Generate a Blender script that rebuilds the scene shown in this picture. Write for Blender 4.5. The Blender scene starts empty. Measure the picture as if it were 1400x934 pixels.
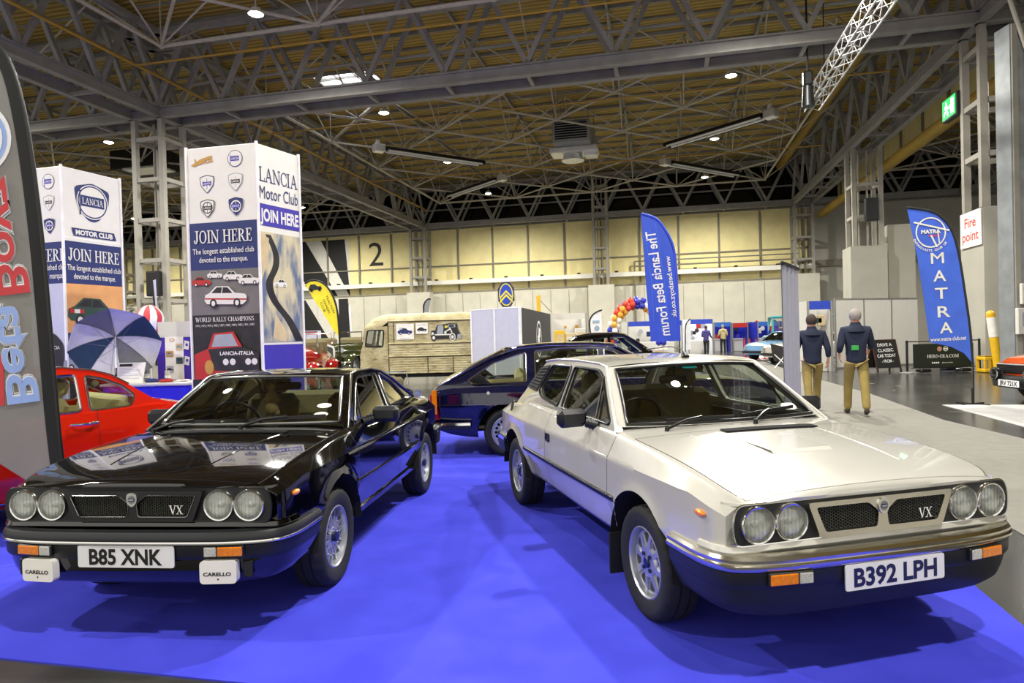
import bpy, bmesh, math, random
from math import sin, cos, pi, radians, sqrt, atan2, hypot
from mathutils import Vector as V, Matrix as M4
from mathutils.geometry import tessellate_polygon
random.seed(7)
SC = bpy.context.scene
COL = SC.collection

# ---------------------------------------------------------------- colours and materials
def lin(c):
    return c / 12.92 if c <= .04045 else ((c + .055) / 1.055) ** 2.4
def hexc(h):
    h = h.lstrip('#')
    return tuple(lin(int(h[i:i + 2], 16) / 255) for i in (0, 2, 4)) + (1,)
MATS = {}
def mat(name, col, rough=.5, metal=0., coat=0., spec=.5, var=.06, scale=6., bump=0., bscale=80., emit=0., ecol=None, two=None, ramp=None, stretch=None):
    """procedural surface: base colour broken up by noise, optional second colour and bump"""
    m = bpy.data.materials.new(name); m.use_nodes = True
    nt = m.node_tree; N = nt.nodes; L = nt.links
    b = N['Principled BSDF']
    c = hexc(col) if isinstance(col, str) else tuple(col) + (1,)
    b.inputs['Roughness'].default_value = rough
    b.inputs['Metallic'].default_value = metal
    b.inputs['Coat Weight'].default_value = coat
    b.inputs['Coat Roughness'].default_value = .03
    b.inputs['Specular IOR Level'].default_value = spec
    tc = N.new('ShaderNodeTexCoord'); co = tc.outputs['Object']
    if stretch:
        mp = N.new('ShaderNodeMapping'); mp.inputs['Scale'].default_value = stretch
        L.new(co, mp.inputs[0]); co = mp.outputs[0]
    nz = N.new('ShaderNodeTexNoise'); nz.inputs['Scale'].default_value = scale; nz.inputs['Detail'].default_value = 4
    L.new(co, nz.inputs['Vector'])
    rp = N.new('ShaderNodeValToRGB')
    c2 = hexc(two) if two else tuple(min(1, x * (1 + var)) for x in c[:3]) + (1,)
    c1 = c if two else tuple(x * (1 - var) for x in c[:3]) + (1,)
    lo, hi = ramp or (.35, .65)
    rp.color_ramp.elements[0].position = lo; rp.color_ramp.elements[1].position = hi
    rp.color_ramp.elements[0].color = c1; rp.color_ramp.elements[1].color = c2
    L.new(nz.outputs['Fac'], rp.inputs['Fac'])
    L.new(rp.outputs['Color'], b.inputs['Base Color'])
    if bump:
        n2 = N.new('ShaderNodeTexNoise'); n2.inputs['Scale'].default_value = bscale; n2.inputs['Detail'].default_value = 3
        L.new(co, n2.inputs['Vector'])
        bp = N.new('ShaderNodeBump'); bp.inputs['Strength'].default_value = bump; bp.inputs['Distance'].default_value = .01
        L.new(n2.outputs['Fac'], bp.inputs['Height']); L.new(bp.outputs['Normal'], b.inputs['Normal'])
    if emit:
        b.inputs['Emission Color'].default_value = hexc(ecol) if ecol else c
        b.inputs['Emission Strength'].default_value = emit
    MATS[name] = m
    return m
def glass(name, tint='#dfe6e0', refl=.10, rough=.01):
    """thin pane: mostly see-through, mirror-like at grazing angles"""
    m = bpy.data.materials.new(name); m.use_nodes = True
    nt = m.node_tree; N = nt.nodes; L = nt.links
    N.remove(N['Principled BSDF']); out = N['Material Output']
    tr = N.new('ShaderNodeBsdfTransparent'); tr.inputs[0].default_value = hexc(tint)
    gl = N.new('ShaderNodeBsdfGlossy'); gl.inputs['Roughness'].default_value = rough
    fr = N.new('ShaderNodeFresnel'); fr.inputs['IOR'].default_value = 1.45
    ad = N.new('ShaderNodeMath'); ad.operation = 'ADD'; ad.inputs[1].default_value = refl; ad.use_clamp = True
    mx = N.new('ShaderNodeMixShader')
    L.new(fr.outputs[0], ad.inputs[0]); L.new(ad.outputs[0], mx.inputs[0])
    L.new(tr.outputs[0], mx.inputs[1]); L.new(gl.outputs[0], mx.inputs[2]); L.new(mx.outputs[0], out.inputs[0])
    MATS[name] = m
    return m
def sheer(name, col, amt):
    """thin translucent cloth"""
    m = mat(name, col, .8, var=.05, scale=3)
    nt = m.node_tree; N = nt.nodes; L = nt.links
    b = N['Principled BSDF']; out = N['Material Output']
    t = N.new('ShaderNodeBsdfTransparent'); x = N.new('ShaderNodeMixShader'); x.inputs[0].default_value = amt
    tl = N.new('ShaderNodeBsdfTranslucent'); tl.inputs[0].default_value = hexc(col)
    y = N.new('ShaderNodeMixShader'); y.inputs[0].default_value = .4
    L.new(b.outputs[0], y.inputs[1]); L.new(tl.outputs[0], y.inputs[2])
    L.new(t.outputs[0], x.inputs[1]); L.new(y.outputs[0], x.inputs[2]); L.new(x.outputs[0], out.inputs[0])
    return m

# ---------------------------------------------------------------- mesh builder
_TXT = {}
def text_data(s, off=0.):
    k = (s, off)
    if k not in _TXT:
        cu = bpy.data.curves.new('lettering_curve', 'FONT'); cu.body = s; cu.size = 1; cu.offset = off; cu.resolution_u = 3
        ob = bpy.data.objects.new('lettering_curve', cu); COL.objects.link(ob)
        dg = bpy.context.evaluated_depsgraph_get(); ev = ob.evaluated_get(dg); me = ev.to_mesh()
        vs = [v.co.copy() for v in me.vertices]; fs = [tuple(p.vertices) for p in me.polygons]
        ev.to_mesh_clear(); bpy.data.objects.remove(ob); bpy.data.curves.remove(cu)
        _TXT[k] = (vs, fs)
    return _TXT[k]
_CAP = {}
def text_cap(off):
    if off not in _CAP: _CAP[off] = max(p.y for p in text_data('H', off)[0])
    return _CAP[off]
class MB:
    def __init__(s): s.v = []; s.f = []; s.m = []
    def add(s, vs, fs, mi=0, T=None):
        b = len(s.v)
        s.v += [(T @ V(p)) if T else V(p) for p in vs]
        s.f += [tuple(b + i for i in f) for f in fs]; s.m += [mi] * len(fs)
        return s
    def box(s, c, d, mi=0, T=None, bev=0.):
        x, y, z = (q / 2 for q in d); cx, cy, cz = c
        if bev:
            r = min(bev, x * .95, y * .95, z * .95)
            vs = []; idx = {}
            for sx in (-1, 1):
                for sy in (-1, 1):
                    for sz in (-1, 1):
                        for a in range(3):
                            p = [sx * (x - r), sy * (y - r), sz * (z - r)]
                            p[a] = (sx * x, sy * y, sz * z)[a]
                            idx[sx, sy, sz, a] = len(vs); vs.append((cx + p[0], cy + p[1], cz + p[2]))
            fs = []
            for a in range(3):
                o = [k for k in range(3) if k != a]
                for sg in (-1, 1):
                    q = []
                    for s1, s2 in ((-1, -1), (1, -1), (1, 1), (-1, 1)):
                        k = [0, 0, 0]; k[a] = sg; k[o[0]] = s1; k[o[1]] = s2; q.append(idx[k[0], k[1], k[2], a])
                    fs.append(q)
            for a in range(3):
                o = [k for k in range(3) if k != a]
                for s1 in (-1, 1):
                    for s2 in (-1, 1):
                        q = []
                        for t, ax in ((-1, o[0]), (1, o[0]), (1, o[1]), (-1, o[1])):
                            k = [0, 0, 0]; k[a] = t; k[o[0]] = s1; k[o[1]] = s2; q.append(idx[k[0], k[1], k[2], ax])
                        fs.append(q)
            for sx in (-1, 1):
                for sy in (-1, 1):
                    for sz in (-1, 1): fs.append([idx[sx, sy, sz, a] for a in range(3)])
            return s.add(vs, fs, mi, T)
        vs = [(cx + a * x, cy + b * y, cz + e * z) for a in (-1, 1) for b in (-1, 1) for e in (-1, 1)]
        return s.add(vs, [(0, 1, 3, 2), (4, 6, 7, 5), (0, 4, 5, 1), (2, 3, 7, 6), (0, 2, 6, 4), (1, 5, 7, 3)], mi, T)
    def cyl(s, p0, p1, r0, r1=None, n=10, mi=0, cap=True, T=None):
        p0 = V(p0); p1 = V(p1); r1 = r0 if r1 is None else r1
        d = (p1 - p0).normalized(); a = d.orthogonal().normalized(); b = d.cross(a)
        vs = []
        for p, r in ((p0, r0), (p1, r1)):
            vs += [p + (a * cos(2 * pi * i / n) + b * sin(2 * pi * i / n)) * r for i in range(n)]
        fs = [(i, (i + 1) % n, n + (i + 1) % n, n + i) for i in range(n)]
        if cap: fs += [tuple(range(n))[::-1], tuple(range(n, 2 * n))]
        return s.add(vs, fs, mi, T)
    def bar(s, p0, p1, w, h, mi=0, up=(0, 0, 1), T=None):
        p0 = V(p0); p1 = V(p1); d = (p1 - p0).normalized(); u = V(up)
        if abs(d.dot(u)) > .98: u = V((1, 0, 0)) if abs(d.x) < .9 else V((0, 1, 0))
        a = d.cross(u).normalized(); b = a.cross(d)
        vs = [p + a * (i * w / 2) + b * (j * h / 2) for p in (p0, p1) for i, j in ((-1, -1), (1, -1), (1, 1), (-1, 1))]
        return s.add(vs, [(0, 1, 5, 4), (1, 2, 6, 5), (2, 3, 7, 6), (3, 0, 4, 7), (3, 2, 1, 0), (4, 5, 6, 7)], mi, T)
    def ibeam(s, p0, p1, w, h, t=.03, mi=0, up=(0, 0, 1)):
        p0 = V(p0); p1 = V(p1); d = (p1 - p0).normalized(); u = V(up); a = d.cross(u).normalized(); b = a.cross(d)
        for k in (-1, 1):
            o = b * (k * (h / 2 - t / 2)); s.bar(p0 + o, p1 + o, w, t, mi, up)
        return s.bar(p0, p1, t, h - 2 * t, mi, up)
    def tube(s, pts, r, n=8, closed=False, mi=0, T=None, rs=None):
        pts = [V(p) for p in pts]; k = len(pts); vs = []
        prev = None
        for i, p in enumerate(pts):
            if closed: d = pts[(i + 1) % k] - pts[i - 1]
            else: d = pts[min(i + 1, k - 1)] - pts[max(i - 1, 0)]
            d.normalize()
            a = d.orthogonal().normalized() if prev is None else (prev - d * prev.dot(d)).normalized()
            prev = a; b = d.cross(a); rr = rs[i] if rs else r
            vs += [p + (a * cos(2 * pi * j / n) + b * sin(2 * pi * j / n)) * rr for j in range(n)]
        fs = []
        for i in range(k if closed else k - 1):
            for j in range(n):
                i2 = (i + 1) % k
                fs.append((i * n + j, i * n + (j + 1) % n, i2 * n + (j + 1) % n, i2 * n + j))
        if not closed: fs += [tuple(range(n))[::-1], tuple(range((k - 1) * n, k * n))]
        return s.add(vs, fs, mi, T)
    def lathe(s, prof, n=32, mi=0, T=None, fn=None):
        """prof: (radius, height); revolved about local Z"""
        k = len(prof); vs = []
        for i in range(n):
            a = 2 * pi * i / n
            for j, (r, h) in enumerate(prof):
                if fn: r, h = fn(i, j, r, h)
                vs.append((r * cos(a), r * sin(a), h))
        fs = []
        for i in range(n):
            i2 = (i + 1) % n
            for j in range(k - 1): fs.append((i * k + j, i2 * k + j, i2 * k + j + 1, i * k + j + 1))
        return s.add(vs, fs, mi, T)
    def poly(s, pts, mi=0, T=None, holes=(), fn=None):
        """flat polygon in XY (holes allowed); fn maps (x, y) to 3D"""
        loops = [[V((p[0], p[1], 0)) for p in pts]] + [[V((p[0], p[1], 0)) for p in h] for h in holes]
        fl = [p for l in loops for p in l]
        tr = tessellate_polygon(loops)
        vs = [fn(p.x, p.y) if fn else p for p in fl]
        fs = []
        for t in tr:
            a, b, c = (fl[i] for i in t)
            ar = (b.x - a.x) * (c.y - a.y) - (c.x - a.x) * (b.y - a.y)
            if abs(ar) > 1e-12: fs.append(tuple(t) if ar > 0 else tuple(t)[::-1])
        return s.add(vs, fs, mi, T)
    def prism(s, pts, h, mi=0, T=None, holes=(), z0=0., mside=None):
        b = len(s.v)
        s.poly(pts, mi, None, holes, lambda x, y: V((x, y, z0 + h)))
        n0 = len(s.f)
        s.poly(pts, mi, None, holes, lambda x, y: V((x, y, z0)))
        for i in range(n0, len(s.f)): s.f[i] = s.f[i][::-1]
        for k, l in enumerate([pts] + list(holes)):
            n = len(l); ar = sum(l[i - 1][0] * l[i][1] - l[i][0] * l[i - 1][1] for i in range(n))
            vs = [(p[0], p[1], z0) for p in l] + [(p[0], p[1], z0 + h) for p in l]
            fl = (ar > 0) == (k == 0)
            fs = [(i, (i + 1) % n, n + (i + 1) % n, n + i) for i in range(n)]
            s.add(vs, fs if fl else [f[::-1] for f in fs], mi if mside is None else mside)
        if T:
            for i in range(b, len(s.v)): s.v[i] = T @ s.v[i]
        return s
    def grid(s, P, mi=0, T=None, closed=False, keep=None, flip=False):
        n = len(P); k = len(P[0]); vs = [p for r in P for p in r]; fs = []; ms = []
        for i in range(n - 1 + (1 if closed else 0)):
            for j in range(k - 1):
                if keep and not keep(i, j): continue
                i2 = (i + 1) % n
                q = (i * k + j, i2 * k + j, i2 * k + j + 1, i * k + j + 1)
                fs.append(q[::-1] if flip else q)
        return s.add(vs, fs, mi, T)
    def ball(s, c, r, n=14, m=9, mi=0, T=None):
        r = (r, r, r) if not hasattr(r, '__len__') else r
        P = []
        for j in range(m + 1):
            t = pi * j / m - pi / 2
            P.append([(c[0] + r[0] * cos(t) * cos(2 * pi * i / n), c[1] + r[1] * cos(t) * sin(2 * pi * i / n), c[2] + r[2] * sin(t)) for i in range(n + 1)])
        return s.grid(P, mi, T, flip=True)
    def text(s, st, T, h=None, w=None, mi=0, off=.0, align='C'):
        """lettering centred on T's origin, cap height h and/or total width w, lying in T's XY plane"""
        if st == 'M' and off:                       # the lone M does not take stroke growth cleanly: thicken it by overlap
            for i, dx in enumerate((-off, 0, off)): s.text(st, T @ M4.Translation((dx * (h or .2), 0, i * .0006)), h, w, mi, 0, align)
            return s
        vs, fs = text_data(st, off)
        if not vs: return s
        x0 = min(p.x for p in vs); x1 = max(p.x for p in vs); y1 = text_cap(off)
        sy = h / y1 if h else None; sx = w / (x1 - x0) if w else None
        sy = sy or sx; sx = sx or sy
        cx = {'C': (x0 + x1) / 2, 'L': x0, 'R': x1}[align]
        return s.add([((p.x - cx) * sx, (p.y - y1 / 2) * sy, 0) for p in vs], fs, mi, T)
    def build(s, name, mats, parent=None, smooth=35, loc=None, recalc=False, merge=False):
        me = bpy.data.meshes.new(name)
        me.from_pydata([tuple(p) for p in s.v], [], s.f)
        for m in (mats if isinstance(mats, (list, tuple)) else [mats]): me.materials.append(MATS[m] if isinstance(m, str) else m)
        me.polygons.foreach_set('material_index', s.m)
        if recalc or merge:
            bm = bmesh.new(); bm.from_mesh(me)
            if merge: bmesh.ops.remove_doubles(bm, verts=bm.verts, dist=1e-4)
            if recalc: bmesh.ops.recalc_face_normals(bm, faces=bm.faces)
            bm.to_mesh(me); bm.free()
        if smooth:
            me.polygons.foreach_set('use_smooth', [True] * len(me.polygons))
            me.set_sharp_from_angle(angle=radians(smooth))
        me.update()
        o = bpy.data.objects.new(name, me); COL.objects.link(o)
        if parent: o.parent = parent
        if loc is not None: o.location = loc
        return o
def tag(o, label=None, cat=None, group=None, kind=None):
    if label: o['label'] = label
    if cat: o['category'] = cat
    if group: o['group'] = group
    if kind: o['kind'] = kind
    return o
def thing(name, label, cat, loc=(0, 0, 0), rz=0., group=None):
    o = bpy.data.objects.new(name, None); COL.objects.link(o); o.empty_display_size = .1
    o.location = loc; o.rotation_euler = (0, 0, rz)
    return tag(o, label, cat, group)
def copy_tree(o, parent=None):
    c = o.copy(); COL.objects.link(c)
    if parent: c.parent = parent
    for ch in list(o.children): copy_tree(ch, c)
    return c
def pchip(tab, x):
    n = len(tab)
    if x <= tab[0][0]: return tab[0][1]
    if x >= tab[-1][0]: return tab[-1][1]
    d = [(tab[i + 1][1] - tab[i][1]) / (tab[i + 1][0] - tab[i][0]) for i in range(n - 1)]
    def sl(i):
        if i == 0: return d[0]
        if i == n - 1: return d[-1]
        a, b = d[i - 1], d[i]
        return 0 if a * b <= 0 else 2 * a * b / (a + b)
    for i in range(n - 1):
        if x <= tab[i + 1][0]:
            h = tab[i + 1][0] - tab[i][0]; t = (x - tab[i][0]) / h
            return ((2 * t**3 - 3 * t * t + 1) * tab[i][1] + (t**3 - 2 * t * t + t) * h * sl(i) + (-2 * t**3 + 3 * t * t) * tab[i + 1][1] + (t**3 - t * t) * h * sl(i + 1))
def lerpt(tab, x):
    if x <= tab[0][0]: return tab[0][1]
    for a, b in zip(tab, tab[1:]):
        if x <= b[0]: return a[1] + (b[1] - a[1]) * (x - a[0]) / (b[0] - a[0])
    return tab[-1][1]
def rounded(pts, r, n=5):
    """round the corners of a 2D polygon"""
    out = []; k = len(pts)
    for i in range(k):
        p = V(pts[i]).to_2d(); a = V(pts[i - 1]).to_2d(); b = V(pts[(i + 1) % k]).to_2d()
        rr = r[i] if hasattr(r, '__len__') else r
        u = (a - p); v = (b - p); q = min(rr, u.length * .45, v.length * .45)
        if q < 1e-5: out.append((p.x, p.y)); continue
        u.normalize(); v.normalize(); A = p + u * q; B = p + v * q
        for j in range(n + 1):
            t = j / n
            c = A * (1 - t)**2 + p * (2 * t * (1 - t)) + B * t * t
            out.append((c.x, c.y))
    return out
def rrect(w, h, r, n=4, cx=0, cy=0):
    return rounded([(cx - w / 2, cy - h / 2), (cx + w / 2, cy - h / 2), (cx + w / 2, cy + h / 2), (cx - w / 2, cy + h / 2)], r, n)
def circ(r, n=24, cx=0, cy=0, ry=None, a0=0):
    ry = r if ry is None else ry
    return [(cx + r * cos(a0 + 2 * pi * i / n), cy + ry * sin(a0 + 2 * pi * i / n)) for i in range(n)]
def frame(o, x, y):
    """matrix with local X along x, local Y along y, origin o"""
    x = V(x).normalized(); y = V(y); y = (y - x * y.dot(x)).normalized(); z = x.cross(y)
    return M4(((x.x, y.x, z.x, o[0]), (x.y, y.y, z.y, o[1]), (x.z, y.z, z.z, o[2]), (0, 0, 0, 1)))
def sweep(mb, prof, path, mi=0, z0=0., taper=None, capends=True):
    """profile (out, z) swept along a plan path (x, y); out is to the left of travel"""
    k = len(path); P = []
    for i, p in enumerate(path):
        a = V(path[max(i - 1, 0)]); b = V(path[min(i + 1, k - 1)]); d = (b - a).normalized(); n = V((-d.y, d.x))
        t = taper(i / (k - 1)) if taper else 1
        P.append([(p[0] + n.x * o * t, p[1] + n.y * o * t, z0 + z) for o, z in prof] )
    m = len(prof)
    for r in P: r.append(r[0])
    mb.grid(P, mi)
    if capends:
        b = len(mb.v); mb.add(P[0][:-1], [tuple(range(m))], mi); mb.add(P[-1][:-1], [tuple(range(m))[::-1]], mi)
    return mb
def smooth_path(pts, n=6):
    """Catmull-Rom through 2D or 3D points"""
    P = [V(p) for p in pts]; out = []
    for i in range(len(P) - 1):
        a = P[max(i - 1, 0)]; b = P[i]; c = P[i + 1]; d = P[min(i + 2, len(P) - 1)]
        for j in range(n):
            t = j / n
            out.append(.5 * ((2 * b) + (c - a) * t + (2 * a - 5 * b + 4 * c - d) * t * t + (3 * b - a - 3 * c + d) * t**3))
    out.append(P[-1])
    return out

# ---------------------------------------------------------------- a small slab-serif alphabet
def serif(mb, st, T, h=1., w=None, mi=0, align='C', thick=.17, thin=.07):
    """serif capitals and figures drawn as strokes; lower case falls back to a plain face"""
    tk, tn = thick, thin
    def R(x0, y0, x1, y1): return ('r', x0, y0, x1, y1)
    def D(x0, y0, x1, y1, t): return ('d', x0, y0, x1, y1, t)
    def A(cx, cy, rx, ry, a0, a1): return ('a', cx, cy, rx, ry, a0, a1)
    def foot(x, y): return R(x - .09, y - tn / 2 + (tn / 2 if y < .5 else -tn / 2), x + tk + .09, y + tn / 2 + (tn / 2 if y < .5 else -tn / 2))
    def stem(x): return [R(x, 0, x + tk, 1), foot(x, 0), foot(x, 1)]
    G = {
     'I': (.42, stem(.12)), 'L': (.72, stem(.12) + [R(.2, 0, .68, tn), R(.62, 0, .68, .28)]),
     'E': (.74, stem(.12) + [R(.2, 0, .68, tn), R(.62, 0, .68, .26), R(.2, 1 - tn, .66, 1), R(.6, .76, .66, 1), R(.2, .48, .52, .48 + tn), R(.47, .38, .52, .65)]),
     'H': (.98, stem(.12) + stem(.69) + [R(.2, .48, .75, .48 + tn)]),
     'N': (.98, [R(.14, 0, .14 + tn, 1), R(.78, 0, .78 + tn, 1), R(.02, 0, .34, tn), R(.66, 1 - tn, .96, 1), D(.12, 1, .8, 0, tk * 1.1), R(.02, 1 - tn, .2, 1)]),
     'J': (.6, [R(.3, .18, .3 + tk, 1), R(.18, 1 - tn, .58, 1), A(.22, .2, .2, .22, pi, 2 * pi), ('c', .09, .22, .08)]),
     'O': (.94, [A(.47, .5, .42, .5, 0, 2 * pi)]), 'Q': (.94, [A(.47, .5, .42, .5, 0, 2 * pi), D(.5, .2, .9, -.12, tk * .8)]),
     'C': (.86, [A(.47, .5, .42, .5, .75, 2 * pi - .75), R(.74, .62, .79, .98), R(.74, .04, .79, .3)]),
     'G': (.92, [A(.47, .5, .42, .5, .75, 2 * pi - .6), R(.7, .08, .7 + tk, .42), R(.56, .4, .92, .4 + tn), R(.74, .64, .79, .98)]),
     'D': (.92, stem(.12) + [A(.36, .5, .5, .5 - tn / 2, -pi / 2, pi / 2)]),
     'P': (.76, stem(.12) + [A(.36, .74, .34, .26 - tn / 2, -pi / 2, pi / 2), R(.2, 1 - tn, .4, 1), R(.2, .48 - tn / 2, .4, .48 + tn / 2)]),
     'R': (.9, stem(.12) + [A(.36, .74, .34, .26 - tn / 2, -pi / 2, pi / 2), R(.2, 1 - tn, .4, 1), R(.2, .48 - tn / 2, .4, .48 + tn / 2), D(.42, .5, .76, 0, tk), R(.68, 0, .92, tn)]),
     'B': (.82, stem(.12) + [A(.36, .75, .3, .25 - tn / 2, -pi / 2, pi / 2), A(.38, .26, .36, .26 - tn / 2, -pi / 2, pi / 2), R(.2, 1 - tn, .4, 1), R(.2, 0, .4, tn), R(.2, .5 - tn / 2, .4, .5 + tn / 2)]),
     'A': (.94, [D(.47, 1, .12, 0, tn * 1.1), D(.45, 1, .78, 0, tk), R(.02, 0, .28, tn), R(.6, 0, .94, tn), R(.24, .32, .68, .32 + tn)]),
     'M': (1.12, [R(.14, 0, .14 + tn, 1), R(.84, 0, .84 + tk, 1), R(.02, 0, .34, tn), R(.74, 0, 1.1, tn), D(.14, 1, .52, .12, tk), D(.88, 1, .52, .12, tn), R(.02, 1 - tn, .2, 1), R(.9, 1 - tn, 1.1, 1)]),
     'T': (.8, [R(.31, 0, .31 + tk, 1), R(.2, 0, .6, tn), R(.04, 1 - tn, .76, 1), R(.04, .72, .1, 1), R(.7, .72, .76, 1)]),
     'U': (.94, [R(.13, .3, .13 + tk, 1), R(.74, .3, .74 + tn, 1), R(.03, 1 - tn, .4, 1), R(.62, 1 - tn, .92, 1), A(.475, .32, .305, .32, pi, 2 * pi)]),
     'V': (.92, [D(.14, 1, .5, 0, tk), D(.8, 1, .5, 0, tn * 1.1), R(.0, 1 - tn, .34, 1), R(.66, 1 - tn, .92, 1)]),
     'W': (1.26, [D(.12, 1, .4, 0, tk), D(.64, 1, .4, 0, tn), D(.6, 1, .88, 0, tk), D(1.12, 1, .88, 0, tn), R(.0, 1 - tn, .32, 1), R(1.0, 1 - tn, 1.24, 1)]),
     'X': (.92, [D(.16, 1, .74, 0, tk), D(.74, 1, .14, 0, tn * 1.1), R(.02, 1 - tn, .36, 1), R(.6, 1 - tn, .9, 1), R(.0, 0, .3, tn), R(.56, 0, .92, tn)]),
     'Y': (.86, [D(.12, 1, .44, .45, tk), D(.76, 1, .44, .45, tn), R(.36, 0, .36 + tk, .48), R(.24, 0, .64, tn), R(.0, 1 - tn, .32, 1), R(.6, 1 - tn, .86, 1)]),
     'S': (.7, [A(.36, .74, .26, .24, .35, 1.5 * pi), A(.36, .27, .29, .25, -.5 * pi - .0, .5 * pi), A(.36, .27, .29, .25, pi + .2, 1.5 * pi)]),
     '-': (.42, [R(.04, .38, .38, .38 + tn * 1.4)]), '.': (.3, [R(.07, 0, .07 + tk, tk)]), '|': (.3, [R(.12, 0, .12 + tn, 1)]), ' ': (.4, []),
    }
    tmp = MB(); x = 0; back = []
    for ch in st:
        if ch not in G:
            vs, fs = text_data(ch)
            x0 = min(p.x for p in vs); x1 = max(p.x for p in vs)
            tmp.add([((p.x - x0) / .72 + x + .05, p.y / .72, 0) for p in vs], fs); x += (x1 - x0) / .72 + .1; continue
        wd, els = G[ch]
        for e in els:
            if e[0] == 'r': tmp.add([(x + e[1], e[2], 0), (x + e[3], e[2], 0), (x + e[3], e[4], 0), (x + e[1], e[4], 0)], [(0, 1, 2, 3)])
            elif e[0] == 'd':
                _, a, b, c, d, t = e; q = t / 2
                P = [(x + a - q, b, 0), (x + c - q, d, 0), (x + c + q, d, 0), (x + a + q, b, 0)]
                tmp.add(P, [(0, 1, 2, 3) if b > d else (3, 2, 1, 0)])
            elif e[0] == 'c': tmp.add([(x + e[1] + e[3] * cos(i * pi / 5), e[2] + e[3] * sin(i * pi / 5), 0) for i in range(10)], [tuple(range(10))])
            elif e[0] == 'a':
                _, cx, cy, rx, ry, a0, a1 = e; n = max(5, int(abs(a1 - a0) * 4)); vs = []
                for i in range(n + 1):
                    a = a0 + (a1 - a0) * i / n; t = tn + (tk - tn) * abs(cos(a)) ** 1.2
                    vs += [(x + cx + rx * cos(a), cy + ry * sin(a), 0), (x + cx + (rx - t) * cos(a), cy + (ry - tn * 1.0 - (t - tn) * .1) * sin(a), 0)]
                tmp.add(vs, [(2 * i, 2 * i + 2, 2 * i + 3, 2 * i + 1) for i in range(n)])
        x += wd
    sy = h; sx = (w / x) if w else h
    cx = {'C': x / 2, 'L': 0, 'R': x}[align]
    mb.add([((p.x - cx) * sx, (p.y - .5) * sy, i * 0) for i, p in enumerate(tmp.v)], tmp.f, mi, T)
    return mb
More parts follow.
